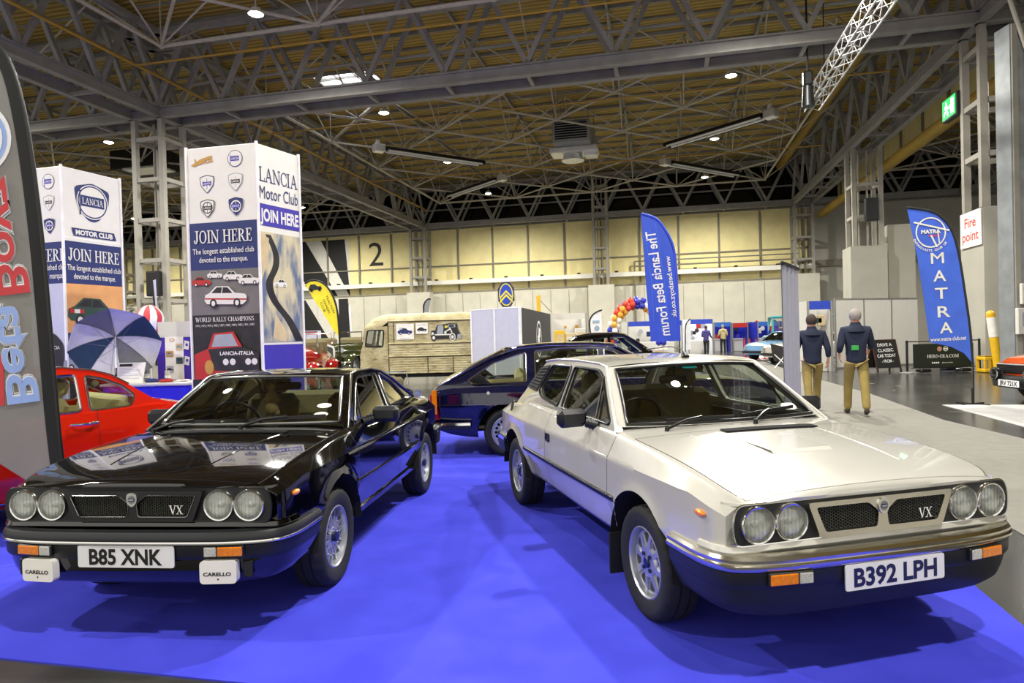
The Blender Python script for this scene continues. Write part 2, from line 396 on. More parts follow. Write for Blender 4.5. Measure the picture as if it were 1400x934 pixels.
# ---------------------------------------------------------------- cars
# car frame: x forward from the front axle, y to the car's left, z up
def wheel_parts(root, x, y, style, tyre_r=.297, rim_r=.185, w=.185, seg=96):
    """tyre > rim > hub_cap; outer face towards sign of y"""
    s = 1 if y > 0 else -1
    o = bpy.data.objects.new('wheel', None)
    T = M4.Translation((x, y - s * w / 2, tyre_r)) @ M4.Rotation(-s * pi / 2, 4, 'X')    # local +Z points outwards
    mb = MB(); hw = w / 2; R = tyre_r
    prof = [(rim_r - .012, -hw * .80), (rim_r + .012, -hw * .92), ((R + rim_r) / 2, -hw * 1.04), (R - .022, -hw * .98), (R - .008, -hw * .86), (R - .002, -hw * .6),
            (R, -hw * .36), (R - .009, -hw * .33), (R - .009, -hw * .27), (R, -hw * .24), (R, hw * .24), (R - .009, hw * .27), (R - .009, hw * .33), (R, hw * .36),
            (R - .002, hw * .6), (R - .008, hw * .86), (R - .022, hw * .98), (R - .035, hw * 1.02), ((R + rim_r) / 2 + .012, hw * 1.05), ((R + rim_r) / 2 + .006, hw * 1.035), ((R + rim_r) / 2, hw * 1.045), (rim_r + .012, hw * .92), (rim_r - .012, hw * .80)]
    def tread(i, j, r, h):
        if i % 4 == 0 and j in (4, 5, 14, 15): r -= .007
        return r, h
    mb.lathe(prof, seg, 0, None, tread)
    tyre = mb.build('tyre', 'rubber', root, 40); tyre.matrix_local = T
    f = hw * .86                         # rim lip height
    rb = MB()
    rb.lathe([(rim_r + .004, f - .012), (rim_r + .006, f), (rim_r - .004, f + .004), (rim_r - .012, f - .004), (rim_r - .016, f - .03), (rim_r - .022, f - .07), (rim_r - .026, -hw * .7)], 64, 0)
    zz = f - .03
    if style == 'slots':                 # eight broad spokes with rounded windows
        ro = rim_r - .018
        holes = []
        for k in range(8):
            a = 2 * pi * k / 8 + .2; d = .20; ri, rr = .098, .150
            pts = [(ri * cos(a - d * .62), ri * sin(a - d * .62)), (rr * cos(a - d), rr * sin(a - d)), (rr * 1.03 * cos(a), rr * 1.03 * sin(a)), (rr * cos(a + d), rr * sin(a + d)), (ri * cos(a + d * .62), ri * sin(a + d * .62))]
            holes.append(rounded(pts, .012, 3)[::-1])
        rb.prism(circ(ro, 64), .022, 0, M4.Translation((0, 0, zz - .022)), holes)
        rb.lathe([(.085, zz), (.078, zz + .012), (.0, zz + .013)], 32, 0)
        for k in range(8):
            a = 2 * pi * (k + .5) / 8 + .2
            rb.bar((.075 * cos(a), .075 * sin(a), zz + .004), (.16 * cos(a), .16 * sin(a), zz - .002), .026, .018, 0)
    elif style == 'lattice':
        rb.lathe([(.062, zz - .04), (.062, zz), (.05, zz + .008), (0, zz + .008)], 32, 0)
        for k in range(15):
            a = 2 * pi * k / 15
            for d in (-.21, .21):
                p = V((.05 * cos(a), .05 * sin(a), zz - .004)); q = V((.172 * cos(a + d), .172 * sin(a + d), zz - .006))
                rb.bar(p, q, .0085, .02, 0)
            rb.cyl((.115 * cos(a), .115 * sin(a), zz - .012), (.115 * cos(a), .115 * sin(a), zz + .006), .008, .004, 6, 0)
    elif style == 'holes':
        holes = [circ(.020, 10, .148 * cos(2 * pi * k / 18), .148 * sin(2 * pi * k / 18))[::-1] for k in range(18)]
        rb.prism(circ(rim_r - .016, 72), .016, 0, M4.Translation((0, 0, zz - .016)), holes)
        rb.lathe([(.112, zz), (.09, zz + .022), (.06, zz + .026), (0, zz + .028)], 40, 0)
    else:
        rb.lathe([(rim_r - .018, zz - .02), (.12, zz - .01), (.1, zz + .02), (0, zz + .028)], 40, 0)
    rim = rb.build('rim', 'alloy' if style != 'steel' else 'steel_grey', tyre, 32)
    bk = MB(); bk.cyl((0, 0, -hw * .5), (0, 0, zz - .055), rim_r - .03, None, 32, 0); bk.build('brake_drum', 'dark_metal', tyre, 30)
    hb = MB()
    if style == 'slots':
        hb.lathe([(.03, zz + .012), (.03, zz + .02), (.026, zz + .024), (0, zz + .025)], 24, 0)
        for k in range(4):
            a = pi / 4 + k * pi / 2; hb.cyl((.05 * cos(a), .05 * sin(a), zz + .008), (.05 * cos(a), .05 * sin(a), zz + .022), .011, None, 8, 0)
    else: hb.lathe([(.034, zz + .005), (.034, zz + .03), (.028, zz + .036), (0, zz + .036)], 24, 0)
    hb.build('hub_cap', 'navy_gloss' if style in ('slots', 'lattice') else 'chrome', tyre, 30)
    return tyre

def make_car(sp):
    root = thing('car', sp['label'], 'car', sp['loc'], sp['rz'])
    paint = sp['paint']; wb = sp['wb']; R = sp.get('arch', .365); ARCH = [(0, sp.get('ac', .30)), (-wb, sp.get('ac', .30))]
    xf, xr = sp['xf'], sp['xr']
    W = lambda x: pchip(sp['W'], x)
    zs = lambda x: pchip(sp['zs'], x)
    zt = lambda x: pchip(sp['zt'], x)
    zb = lambda x: pchip(sp['zb'], x)
    zc = sp.get('zc', .785); zm = sp.get('zm', .56)
    ws = lambda x: W(x) - sp.get('shoulder', .085)
    def profile(x):
        w, a, b, t = W(x), zs(x), zb(x), zt(x)
        c = min(zc, a - .06); m = min(zm, c - .1); q = ws(x)
        P = []
        def seg(p, r, n, last=False):
            for i in range(n + (1 if last else 0)): P.append((p[0] + (r[0] - p[0]) * i / n, p[1] + (r[1] - p[1]) * i / n))
        seg((w - .115, b), (w - .072, b + .04), 3)            # 0..2
        seg((w - .072, b + .04), (w, m), 10)                 # 3..12
        seg((w, m), (w - .006, c), 9)                        # 13..21
        seg((w - .006, c), (q + .018, a - .02), 6)           # 22..27
        seg((q + .018, a - .02), (q, a - .003), 2)           # 28..29
        seg((q, a - .003), (q - .012, a + .001), 1)          # 30
        seg((q - .012, a + .001), (q - .018, a + .002), 1)   # 31  (the bonnet gap)
        y0 = q - .018
        for i in range(9):
            u = 1 - i / 8
            P.append((y0 * u, t + (a + .002 - t) * u ** 2.2))
        return P                                             # 32..40
    JS, JG, JH = 28, 31, 32
    cuts = sp.get('doors', [])
    xs = []
    x = xr
    while x < xf - 1e-6: xs.append(x); x += .03
    xs.append(xf)
    gaps = []
    for c in [q for d in cuts for q in d] + ([sp['cowl']] if 'cowl' in sp else []):
        xs = [q for q in xs if abs(q - c) > .012] + [c - .003, c + .003]; gaps.append(c)
    xs.sort()
    n = len(xs); prof = [profile(q) for q in xs]; k = len(prof[0])
    def bow(x, y, z):
        if x > xf - .5: x -= sp.get('bowf', .03) * ((x - xf + .5) / .5) ** 2 * (abs(y) / .75) ** 2
        if x < xr + .5: x += sp.get('bowr', .06) * ((xr + .5 - x) / .5) ** 2 * (abs(y) / .75) ** 2
        return x
    inside = {}
    for i, q in enumerate(xs):
        for j in range(0, JS):
            y, z = prof[i][j]
            for ax, az in ARCH:
                if hypot(q - ax, z - az) < R: inside[i, j] = (ax, az)
    parts = {}
    cx0, cx1 = sp['cabin']            # opening of the cabin in the deck
    for sgn in (1, -1):
        pts = {}
        for i, q in enumerate(xs):
            for j in range(k):
                y, z = prof[i][j]; xx = q
                if (i, j) in inside:
                    ax, az = inside[i, j]; d = hypot(q - ax, z - az) or 1e-6
                    xx = ax + (q - ax) * R / d; z = az + (z - az) * R / d
                if j < JS:
                    for ax, az in ARCH:
                        d = hypot(xx - ax, z - az)
                        y += sp.get('flare', .014) * math.exp(-((d - R) / .035) ** 2)
                pts[i, j] = V((bow(xx, y, z), sgn * y, z))
        for i in range(n - 1):
            for j in range(k - 1):
                c = [(i, j), (i + 1, j), (i + 1, j + 1), (i, j + 1)]
                if all(q in inside for q in c): continue
                xm = (xs[i] + xs[i + 1]) / 2
                if j >= 30 and cx0 < xm < cx1: continue
                part = 'body_shell'; mi = 0
                if 'cowl' in sp and xm > sp['cowl'] and j >= JG + 1: part = 'bonnet'
                if 'cowl' in sp and xm > sp['cowl'] and j == JG: mi = 1
                for d0, d1 in cuts:
                    if d1 < xm < d0 and 2 <= j < 30: part = 'door' + ('_l' if sgn > 0 else '_r') + str(cuts.index((d0, d1)))
                    if d1 < xm < d0 and j == 2: mi = 1
                if xs[i + 1] - xs[i] < .0061:
                    for g in gaps:
                        if abs(xm - g) < .002 and ((2 <= j < 31 and g != sp.get('cowl')) or (g == sp.get('cowl') and j >= JG)): mi = 1
                pm = parts.setdefault(part, (MB(), {}))
                ids = []
                for q in c:
                    key = (q, sgn)
                    if q[1] == k - 1: key = (q, 0)
                    if key not in pm[1]: pm[1][key] = len(pm[0].v); pm[0].v.append(pts[q])
                    ids.append(pm[1][key])
                if sgn < 0: ids = ids[::-1]
                pm[0].f.append(tuple(ids)); pm[0].m.append(mi)
        # end caps of the shell
        pm = parts['body_shell']
        for i, fl in ((0, True), (n - 1, False)):
            b = len(pm[0].v); loop = [pts[i, j] for j in range(k)] + [V((pts[i, k - 1].x, 0, prof[i][0][1]))]
            pm[0].v += loop
            ids = tuple(range(b, b + len(loop)))
            pm[0].f.append(ids if (fl == (sgn > 0)) else ids[::-1]); pm[0].m.append(0)
    for nm, (mb, _) in parts.items():
        o = mb.build(nm.split('_l')[0].split('_r')[0] if nm.startswith('door') else nm, [paint, 'gap'], root, 30)
        sp.setdefault('_parts', {})[nm] = o
    for ax, az in ARCH:                                                    # wheel wells
        for sgn in (1, -1):
            mb = MB(); P = []
            for i in range(17):
                a = .03 + (pi - .06) * i / 16
                P.append([(ax + (R + .004) * cos(a), sgn * y, az + (R + .004) * sin(a)) for y in (W(ax) + .0, .45)])
            mb.grid(P, 0); mb.poly([((R + .01) * cos(pi * q / 16), (R + .01) * sin(pi * q / 16)) for q in range(17)], 0, None, (), lambda x, y: V((ax + x, sgn * .46, az + y)))
            mb.build('wheel_well', 'gap', root, 60)
    mb = MB(); zf = .315
    mb.box(((xf + xr) / 2, 0, zf), (xf - xr - .7, 1.2, .03), 0); mb.build('underbody', 'gap', root, 0)
    for nm, xx in (('front', 0), ('rear', -wb)):
        for s in (1, -1): wheel_parts(root, xx, s * sp.get('track', .795), sp['wheel'], sp.get('tyre_r', .297), sp.get('rim_r', .185), seg=sp.get('wseg', 96))
    # ---- greenhouse
    g = sp['green']; zb0, yb0, tum = g['z0'], g['y0'], g['tum']
    def side_y(x, z):
        y = yb0 - (z - zb0) * tum
        for xa, xb, am in g.get('narrow', []):
            t = min(1, max(0, (x - xa) / (xb - xa))); y -= am * t * t
        return y
    for sgn in (1, -1):
        holes = [rounded(h, g.get('wr', .03), 4) for h in g['windows']]
        mb = MB()
        out = g['outline']
        mb.poly(out, 0, None, holes, lambda x, z: V((x, sgn * side_y(x, z), z)))
        mb.poly(out, 0, None, holes, lambda x, z: V((x, sgn * (side_y(x, z) - .035), z)))
        for l in [out] + holes:
            m = len(l)
            vs = [(x, sgn * side_y(x, z), z) for x, z in l] + [(x, sgn * (side_y(x, z) - .035), z) for x, z in l]
            mb.add(vs, [(i, (i + 1) % m, m + (i + 1) % m, m + i) for i in range(m)])
        mb.build('side_pillars', paint, root, 30)
        for h in holes:
            gm = MB(); gm.poly(h, 0, None, (), lambda x, z: V((x, sgn * (side_y(x, z) - .012), z)))
            gw = gm.build('side_window', 'car_glass', root, 0)
            tm = MB(); tm.tube([(x, sgn * (side_y(x, z) + .003), z) for x, z in h], g.get('tr', .009), 6, True)
            tm.build('window_seal', g.get('trim', 'black_trim'), gw, 60)
        for nm, pts, mt, rr in g.get('lines', []):
            tm = MB(); tm.tube([(x, sgn * (side_y(x, z) + .004), z) for x, z in pts], rr, 6); tm.build(nm, mt, root, 60)
        if 'louvre' in g:
            lm = MB(); q = g['louvre']                       # (x,z) front-bottom, rear-bottom, rear-top, front-top
            lm.poly(q, 0, None, (), lambda x, z: V((x, sgn * (side_y(x, z) + .004), z)))
            for i in range(8):
                t0, t1 = i / 8, (i + .7) / 8
                def at(t, e):
                    a = V(q[0]).lerp(V(q[3]), t); b = V(q[1]).lerp(V(q[2]), t); p = a.lerp(b, e)
                    return p
                A, B, C2, D2 = at(t0, 0), at(t0, 1), at(t1, 1), at(t1, 0)
                lm.add([(A.x, sgn * (side_y(*A) + .016), A.y), (B.x, sgn * (side_y(*B) + .016), B.y), (C2.x, sgn * (side_y(*C2) + .005), C2.y), (D2.x, sgn * (side_y(*D2) + .005), D2.y)], [(0, 1, 2, 3)])
            lm.build('louvre_panel', 'louvre_black', root, 0)
    def screen(c):
        """patch between a lower and an upper curve: c = dict(b=(xc, xs, y, z_c, z_s), t=(...))"""
        def P(u, v):
            b, t = c['b'], c['t']
            xb = b[0] + (b[1] - b[0]) * u * u; xt = t[0] + (t[1] - t[0]) * u * u
            z0 = b[3] + (b[4] - b[3]) * u * u; z1 = t[3] + (t[4] - t[3]) * u * u
            bl = c.get('bulge', .012) * 4 * v * (1 - v)
            return V((xb + (xt - xb) * v + bl * c.get('dir', 1), u * (b[2] + (t[2] - b[2]) * v), z0 + (z1 - z0) * v + bl * .6))
        return P
    def pane(c, nm):
        P = screen(c); U, v0, v1 = c.get('u', .9), c.get('v0', .03), c.get('v1', .94)
        nu, nv = 20, 8
        gm = MB(); gm.grid([[P(-U + 2 * U * i / nu, v0 + (v1 - v0) * j / nv) for j in range(nv + 1)] for i in range(nu + 1)])
        w = gm.build(nm, c.get('glass', 'car_glass'), root, 60)
        us = [-1, -U] + [-U + 2 * U * i / nu for i in range(1, nu)] + [U, 1]; vs = [0, v0] + [v0 + (v1 - v0) * j / nv for j in range(1, nv)] + [v1, 1]
        fm = MB()
        fm.grid([[P(u, v) + V((.004 * c.get('dir', 1), 0, .003)) for v in vs] for u in us], 0, None, False, lambda i, j: not (1 <= i < len(us) - 2 and 1 <= j < len(vs) - 2))
        fm.build(nm + '_surround', c.get('surround', paint), root, 30)
        loop = [P(-U + 2 * U * i / nu, v0) for i in range(nu)] + [P(U, v0 + (v1 - v0) * j / nv) for j in range(nv)] + [P(U - 2 * U * i / nu, v1) for i in range(nu)] + [P(-U, v1 - (v1 - v0) * j / nv) for j in range(nv)]
        tm = MB(); tm.tube([p + V((.007 * c.get('dir', 1), 0, .005)) for p in loop], c.get('sr', .011), 6, True); tm.build('window_seal', c.get('seal', 'black_trim'), w, 60)
        return P, w
    Pw, wsc = pane(g['screen'], 'windscreen')
    Pr, rsc = pane(g['rear'], 'rear_window')
    # roof skin between the screens
    nu, nw = 24, 14; rows = []
    for a in range(nw + 1):
        w = a / nw; r = []
        for b in range(nu + 1):
            u = -1 + 2 * b / nu
            p0 = Pw(u, 1); p1 = Pr(u, 1); x = p0.x + (p1.x - p0.x) * w
            zr = lerpt(g['rail'], x); zcn = pchip(g['crown'], x)
            yy = side_y(x, zr) * u
            e = abs(u) ** g.get('ce', 3.2)
            r.append((x, yy, zcn + (zr - zcn) * e))
        rows.append(r)
    rm = MB(); rm.grid(rows, 0); rm.grid([[(p[0], p[1] * .97, p[2] - .03) for p in r] for r in rows], 1, flip=True)
    rm.build('roof', [paint, 'headliner'], root, 40)
    for sgn in (1, -1):
        dm = MB(); pts = [(x, sgn * (side_y(x, z) + .006), z) for x, z in g['drip']]
        dm.tube(pts, .009, 6); dm.build('drip_rail', g.get('dripm', paint), root, 60)
    # ---- cabin
    tub = MB(); x0, x1 = cx0, cx1; zt0 = g['z0'] - .03
    for s in (1, -1): tub.box(((x0 + x1) / 2, s * (yb0 - .09), (zt0 + .64) / 2), (x1 - x0, .03, zt0 - .64), 0)
    tub.box(((x0 + x1) / 2, 0, .345), (x1 - x0, 1.14, .03), 0)
    tub.box((x0 + .04, 0, (.3 + zt0) / 2 - .02), (.05, 1.34, zt0 - .36), 0)
    tub.build('cabin_lining', sp.get('trimcol', 'dark_trim'), root, 0)
    db = MB(); db.box((x1 - .13, 0, zt0 - .09), (.42, 1.3, .17), 0, None, .05); db.box((x1 - .25, -.36 * sp.get('rhd', 1), zt0 + .0), (.22, .36, .10), 0, None, .04); db.build('dashboard', 'dark_trim', root, 30)
    seat = sp.get('seat', 'seat_grey')
    for s in (1, -1): car_seat(root, x1 - .98, s * .36, seat, sp.get('seatz', 0))
    bn = MB(); bx = sp.get('bench', x1 - 1.62)
    bn.box((bx + .2, 0, .48), (.5, 1.2, .2), 0, None, .06)
    bn.box((0, 0, .28), (.16, 1.2, .56), 0, M4.Translation((bx - .07, 0, .5)) @ M4.Rotation(-.30, 4, 'Y'), .06); bn.build('rear_seat', seat, root, 40)
    st = MB(); T = M4.Translation((x1 - .50, -.36 * sp.get('rhd', 1), zt0 + .0)) @ M4.Rotation(-1.15, 4, 'Y')
    st.tube([T @ V((.185 * cos(2 * pi * i / 28), .185 * sin(2 * pi * i / 28), 0)) for i in range(28)], .012, 8, True)
    for a in (0, 2.2, 4.1): st.bar(T @ V((0, 0, -.02)), T @ V((.18 * cos(a), .18 * sin(a), 0)), .03, .012)
    st.cyl(T @ V((0, 0, -.22)), T @ V((0, 0, 0)), .03, .045, 12)
    st.build('steering_wheel', 'black_trim', root, 50)
    im = MB(); im.box((x1 - .62, 0, sp.get('rvz', zt0 + .27)), (.03, .22, .06), 0, None, .015); im.cyl((x1 - .61, 0, sp.get('rvz', zt0 + .27)), (x1 - .6, 0, sp.get('rvz', zt0 + .27) + .09), .008); im.build('rear_view_mirror', 'dark_trim', root, 40)
    return root, Pw, side_y

def car_seat(root, x, y, mt, dz=0):
    mb = MB()
    mb.box((x + .25, y, .47), (.52, .48, .18), 0, None, .06)
    T = M4.Translation((x, y, .50)) @ M4.Rotation(-.28, 4, 'Y')
    mb.box((0, 0, .29), (.14, .46, .58), 0, T, .06)
    s = mb.build('front_seat', mt, root, 40)
    hb = MB(); hb.box((0, 0, .67), (.09, .26, .16), 0, T, .04)
    for q in (-.06, .06): hb.cyl(T @ V((0, q, .55)), T @ V((0, q, .62)), .007)
    hb.build('head_rest', mt, s, 40)
    return s

def plate(root, T, txt, w=.52, h=.111, ink='plate_ink', base='plate_white', tw=.8):
    mb = MB(); mb.prism(rrect(w, h, .012, 3), .006, 0, T); p = mb.build('number_plate', base, root, 40)
    tb = MB(); tb.text(txt, T @ M4.Translation((0, 0, .0072)), h * .70, w * tw, 0, .032); tb.build('lettering', ink, p, 0)
    return p

def headlamp(root, c, r=.078, cat=None):
    T = M4.Translation(c) @ M4.Rotation(pi / 2, 4, 'Y')
    mb = MB()
    mb.lathe([(r + .004, -.02), (r + .004, .004), (r, .010), (r - .006, .008), (r - .008, .0)], 40, 0)
    h = mb.build('headlamp', 'chrome', root, 40); h.matrix_local = T
    rb = MB(); rb.lathe([(r - .008, 0), (r * .85, -.010), (r * .6, -.020), (r * .25, -.026), (0, -.027)], 36, 0)
    rb.lathe([(.017, -.026), (.017, -.012), (0, -.010)], 16, 0); rb.build('reflector', 'reflector', h, 30)
    lb = MB(); P = []
    lb.lathe([(r - .006, .002), (r * .75, .011), (r * .45, .017), (0, .02)], 36, 0)
    lb.build('lens', 'lamp_glass', h, 50)
    fb = MB()
    for i in range(-6, 7):
        y = i * r / 8.2; hh = sqrt(max(0, (r * .86) ** 2 - y * y))
        if i % 2 == 0: fb.bar((hh, y, .004), (-hh, y, .004), .0016, .004, 0, (0, 0, 1))
    fb.build('lens_flute', 'lamp_flute', h, 0)
    return h

def beta_front(root, sp, chrome, txt):
    """nose shared by the two big cars: lamp panel, twin headlamps, divided grille, bumper, plate"""
    xn = sp['xf']; paint = sp['paint']
    F = frame((xn + .002, 0, 0), (0, 1, 0), (0, 0, 1))             # local X = car left, Y = up, Z = forward
    # bonnet lip over the panel, paint strip under it
    q = pchip(sp['W'], xn) - sp['shoulder'] - .018; za = pchip(sp['zs'], xn) + .002; zt_ = pchip(sp['zt'], xn)
    P = []
    for i in range(41):
        y = -.735 + 1.47 * i / 40; u = abs(y)
        zz = zt_ + (za - zt_) * min(1, u / q) ** 2.2 if u < q else za - (u - q) * .14
        e = max(0, (u - .62) / .115) ** 2; xx = xn - .05 * e - sp.get('bowf', .03) * (u / .75) ** 2 + .004
        o = .026 * (1 - .75 * e)
        P.append([(xx - .06, y, zz + .0008 + .014 * (1 - e) * .9), (xx - .02, y, zz + .002), (xx + o * .55, y, zz - .010 * (1 - .6 * e)), (xx + o, y, min(zz - .016, .790)), (xx + o * .85, y, .7765), (xx - .03, y, .772)])
    lip = MB(); lip.grid(P, 0, flip=True); lip.build('bonnet_lip', paint, root, 50)
    strip = MB(); lp = [(xn - .16, -.790), (xn - .06, -.768), (xn - .012, -.715), (xn + .0, -.5), (xn + .004, 0), (xn, .5), (xn - .012, .715), (xn - .06, .768), (xn - .16, .790)]
    sweep(strip, [(.03, .565), (-.012, .567), (-.022, .58), (-.014, .600), (.02, .604)][::-1], smooth_path([V((p[0], p[1])) for p in lp], 4), 0); strip.build('nose_strip', paint, root, 40)
    pm = MB(); pm.prism(rounded([(-.722, .606), (.722, .606), (.736, .69), (.715, .773), (-.715, .773), (-.736, .69)], [.035, .035, .06, .05, .05, .06], 5), .012, 0, F, [circ(.080, 32, q, .689) for q in (-.622, -.460, .460, .622)]); pm.build('lamp_panel', 'satin_black', root, 30)
    em = MB(); e = rounded([(-.725, .603), (.725, .603), (.739, .69), (.718, .776), (-.718, .776), (-.739, .69)], [.035, .035, .06, .05, .05, .06], 5)
    em.tube([F @ V((a, b, .008)) for a, b in e], .005, 6, True); em.build('panel_edging', 'chrome' if chrome else 'black_trim', root, 50)
    for y in (-.622, -.460, .460, .622): headlamp(root, (xn + .020, y, .689 if abs(y) > .5 else .689))
    # grille
    outer = rounded([(-.325, .606), (.325, .606), (.385, .764), (-.385, .764)], .02, 4)
    hl = rounded([(-.298, .632), (-.030, .632), (-.022, .70), (-.075, .742), (-.345, .742)], .014, 3)
    hr = [(-a, b) for a, b in hl][::-1]
    gm = MB(); gm.prism(outer, .028, 0, F @ M4.Translation((0, 0, .006)), [hl[::-1], hr[::-1]] if False else [hl, hr]); 
    gr = gm.build('grille', 'chrome_warm' if chrome else 'satin_black', root, 30)
    if not chrome:
        cm = MB(); cm.tube([F @ V((a, b, .036)) for a, b in hl], .0025, 5, True); cm.tube([F @ V((a, b, .036)) for a, b in hr], .0025, 5, True); cm.build('grille_trim', 'chrome_dark', gr, 50)
    sm = MB()
    def inhole(y, z):
        y = abs(y); 
        if not .634 < z < .741: return False
        lo = .028 if z < .70 else .028 + (z - .70) * 1.25
        hi = .298 + (z - .632) * .42
        return lo < y < hi
    iy = -.35
    c = 0
    while iy < .35:
        zs_ = [z / 1000 for z in range(634, 742, 3) if inhole(iy, z / 1000)]
        if zs_:
            sm.bar(F @ V((iy, zs_[0], .016)), F @ V((iy, zs_[-1], .016)), .0028, .012, 0, (1, 0, 0))
            z = .634 + (c % 2) * .0065
            while z < .741:
                if inhole(iy + .006, z): sm.bar(F @ V((iy, z, .016)), F @ V((iy + .012, z, .016)), .0026, .012, 0, (1, 0, 0))
                z += .013
        iy += .012; c += 1
    for sgn in (1, -1):
        hm = MB(); q = len(sm.f); hm.v = sm.v; k_ = [i for i in range(q) if sm.v[sm.f[i][0]].y * sgn > 0]; rm_ = {}; nv = []; nf = []
        for i in k_:
            nf.append(tuple(rm_.setdefault(a, len(rm_)) for a in sm.f[i]))
        hm.v = [sm.v[a] for a in rm_]; hm.f = nf; hm.m = [0] * len(nf); hm.build('grille_mesh', 'mesh_grey', gr, 0)
    bk = MB(); bk.poly(outer, 0, F @ M4.Translation((0, 0, .0105))); bk.build('grille_backing', 'gap', gr, 0)
    bd = MB(); sh = rounded([(-.026, .030), (-.030, -.002), (-.020, -.026), (0, -.040), (.020, -.026), (.030, -.002), (.026, .030), (0, .036)], .012, 3)
    Tb = F @ M4.Translation((0, .722, .029))
    bd.prism([(a, b) for a, b in sh][::-1], .012, 0, Tb)
    b = bd.build('badge', 'chrome', gr, 40)
    bi = MB(); Tc = Tb @ M4.Translation((0, 0, .0125)); bi.poly(circ(.021, 20), 0, Tc); bi.poly([(-.015, -.008), (.015, -.008), (.015, .008), (-.015, .008)], 1, Tc @ M4.Translation((0, 0, .001))); bi.text('LANCIA', Tc @ M4.Translation((0, 0, .002)), .008, .026, 2, .01)
    bi.build('badge_face', ['steel_grey', 'navy_gloss', 'white_print'], b, 0)
    vx = MB(); serif(vx, 'VX', F @ M4.Translation((.235, .668, .030)), .045, .075, 0); vx.build('lettering', 'white_print', gr, 0)
    # bumper
    bp = [(.36, -.818), (.52, -.816), (.64, -.806), (.73, -.772), (.785, -.705), (.822, -.56), (.838, -.38), (.845, 0), (.838, .38), (.822, .56), (.785, .705), (.73, .772), (.64, .806), (.52, .816), (.36, .818)]
    bpath = [V((p[0], p[1])) for p in smooth_path([V((a, b, 0)) for a, b in bp], 3)]
    # travelling from the car's right to its left round the nose keeps the outside on the right: mirror the offset sign
    def sw(mb, prof, mi=0, pth=bpath): return sweep(mb, [(-o, z) for o, z in prof][::-1], pth, mi)
    up = MB()
    if chrome:
        sw(up, [(-.04, .500), (.004, .500), (.016, .512), (.018, .528), (.008, .534), (.010, .540), (.012, .552), (.002, .566), (-.04, .570)]); up.build('bumper_blade', 'chrome_warm', root, 40)
    else:
        sw(up, [(-.04, .500), (.004, .500), (.014, .512), (.016, .532), (.012, .552), (.002, .566), (-.04, .570)]); u_ = up.build('bumper_blade', 'bumper_black', root, 40)
        st = MB(); sw(st, [(.012, .505), (.018, .507), (.020, .514), (.017, .522), (.012, .523)]); st.build('bumper_strip', 'chrome', u_, 50)
    lo = MB(); sw(lo, [(-.05, .425), (-.01, .425), (.0, .44), (.004, .498), (-.04, .501)]); lob = lo.build('bumper_body', 'bumper_black', root, 40)
    va = MB(); vpath = [V((p[0], p[1])) for p in smooth_path([V((a * .985 + (.006 if a < .4 else 0), b * .99, 0)) for a, b in bp], 3)]
    nv_ = len(vpath); P = []
    for i, p in enumerate(vpath):
        d = (vpath[min(i + 1, nv_ - 1)] - vpath[max(i - 1, 0)]).normalized(); nn = V((d.y, -d.x)); t = max(0, 1 - abs(p.y) / .8)
        zl = .292 + .03 * max(0, (abs(p.y) - .55) / .3)
        P.append([(p.x + nn.x * o, p.y + nn.y * o, z) for o, z in ((-.10, zl - .006), (-.052, zl - .004), (-.032, zl + .012), (-.014, .37), (.0, .428), (-.05, .43))])
    va.grid(P, 0); va.build('front_valance', 'bumper_black' if chrome else 'black_paint', root, 40)
    for s in (-1, 1):
        a = radians(11) * -s
        T = M4.Translation((.832 - .0, s * .512, .473)) @ M4.Rotation(s * .10, 4, 'Z') @ frame((0, 0, 0), (0, 1, 0), (0, 0, 1))
        mb = MB(); mb.box((0, 0, 0), (.205, .058, .03), 0, T, .006); ind = mb.build('indicator', 'satin_black', root, 30)
        mb = MB(); mb.box((s * .034, 0, .014), (.125, .046, .012), 0, T, .004); mb.build('amber_lens', 'amber', ind, 30)
        mb = MB(); mb.box((-s * .065, 0, .014), (.062, .046, .012), 0, T, .004); mb.build('clear_lens', 'clear_lens', ind, 30)
    plate(root, frame((.852, 0, .448), (0, 1, 0), (0, 0, 1)) @ M4.Translation((0, 0, .0)), txt, ink='plate_ink' if chrome else 'plate_black', tw=.84 if chrome else .76)
    # side repeaters
    for s in (-1, 1):
        mb = MB(); mb.ball((.60, s * sp['rep_y'], .715), (.042, .016, .016), 14, 8); mb.build('side_repeater', 'amber', root, 60)

def wiper(root, Pw, pivot, u0, v0, u1, v1):
    a = Pw(u0, v0) + V((.03, 0, .02)); b = Pw(u1, v1) + V((.025, 0, .018)); p = V(pivot)
    mb = MB(); mb.cyl(p - V((0, 0, .04)), p + V((0, 0, .012)), .016, .012, 10); m = (a + b) / 2 + V((.012, 0, .012))
    mb.tube([p, p.lerp(m, .5) + V((.01, 0, .015)), m], .009, 6)
    mb.bar(a, b, .012, .02)
    mb.bar(a.lerp(b, .2) + V((.008, 0, .008)), a.lerp(b, .8) + V((.008, 0, .008)), .008, .01)
    mb.build('wiper', 'black_trim', root, 40)

def door_mirror(root, x, y, z, side_y):
    s = 1 if y > 0 else -1
    mb = MB(); T = M4.Translation((x, y + s * .155, z)) @ M4.Rotation(s * -.12, 4, 'Z')
    mb.box((0, 0, 0), (.085, .20, .115), 0, T, .028)
    mb.cyl((x + .02, y + s * .07, z - .03), (x + .045, y, z - .05), .028, .034, 10)
    for k in range(3): mb.cyl((x + .022 + k * .008, y + s * (.06 - k * .018), z - .031 - k * .007), (x + .024 + k * .008, y + s * (.053 - k * .018), z - .033 - k * .007), .036, None, 10)
    m = mb.build('door_mirror', 'satin_black', root, 40)
    g = MB(); g.box((-.044, 0, 0), (.004, .16, .085), 0, T, .002); g.build('mirror_glass', 'mirror', m, 30)

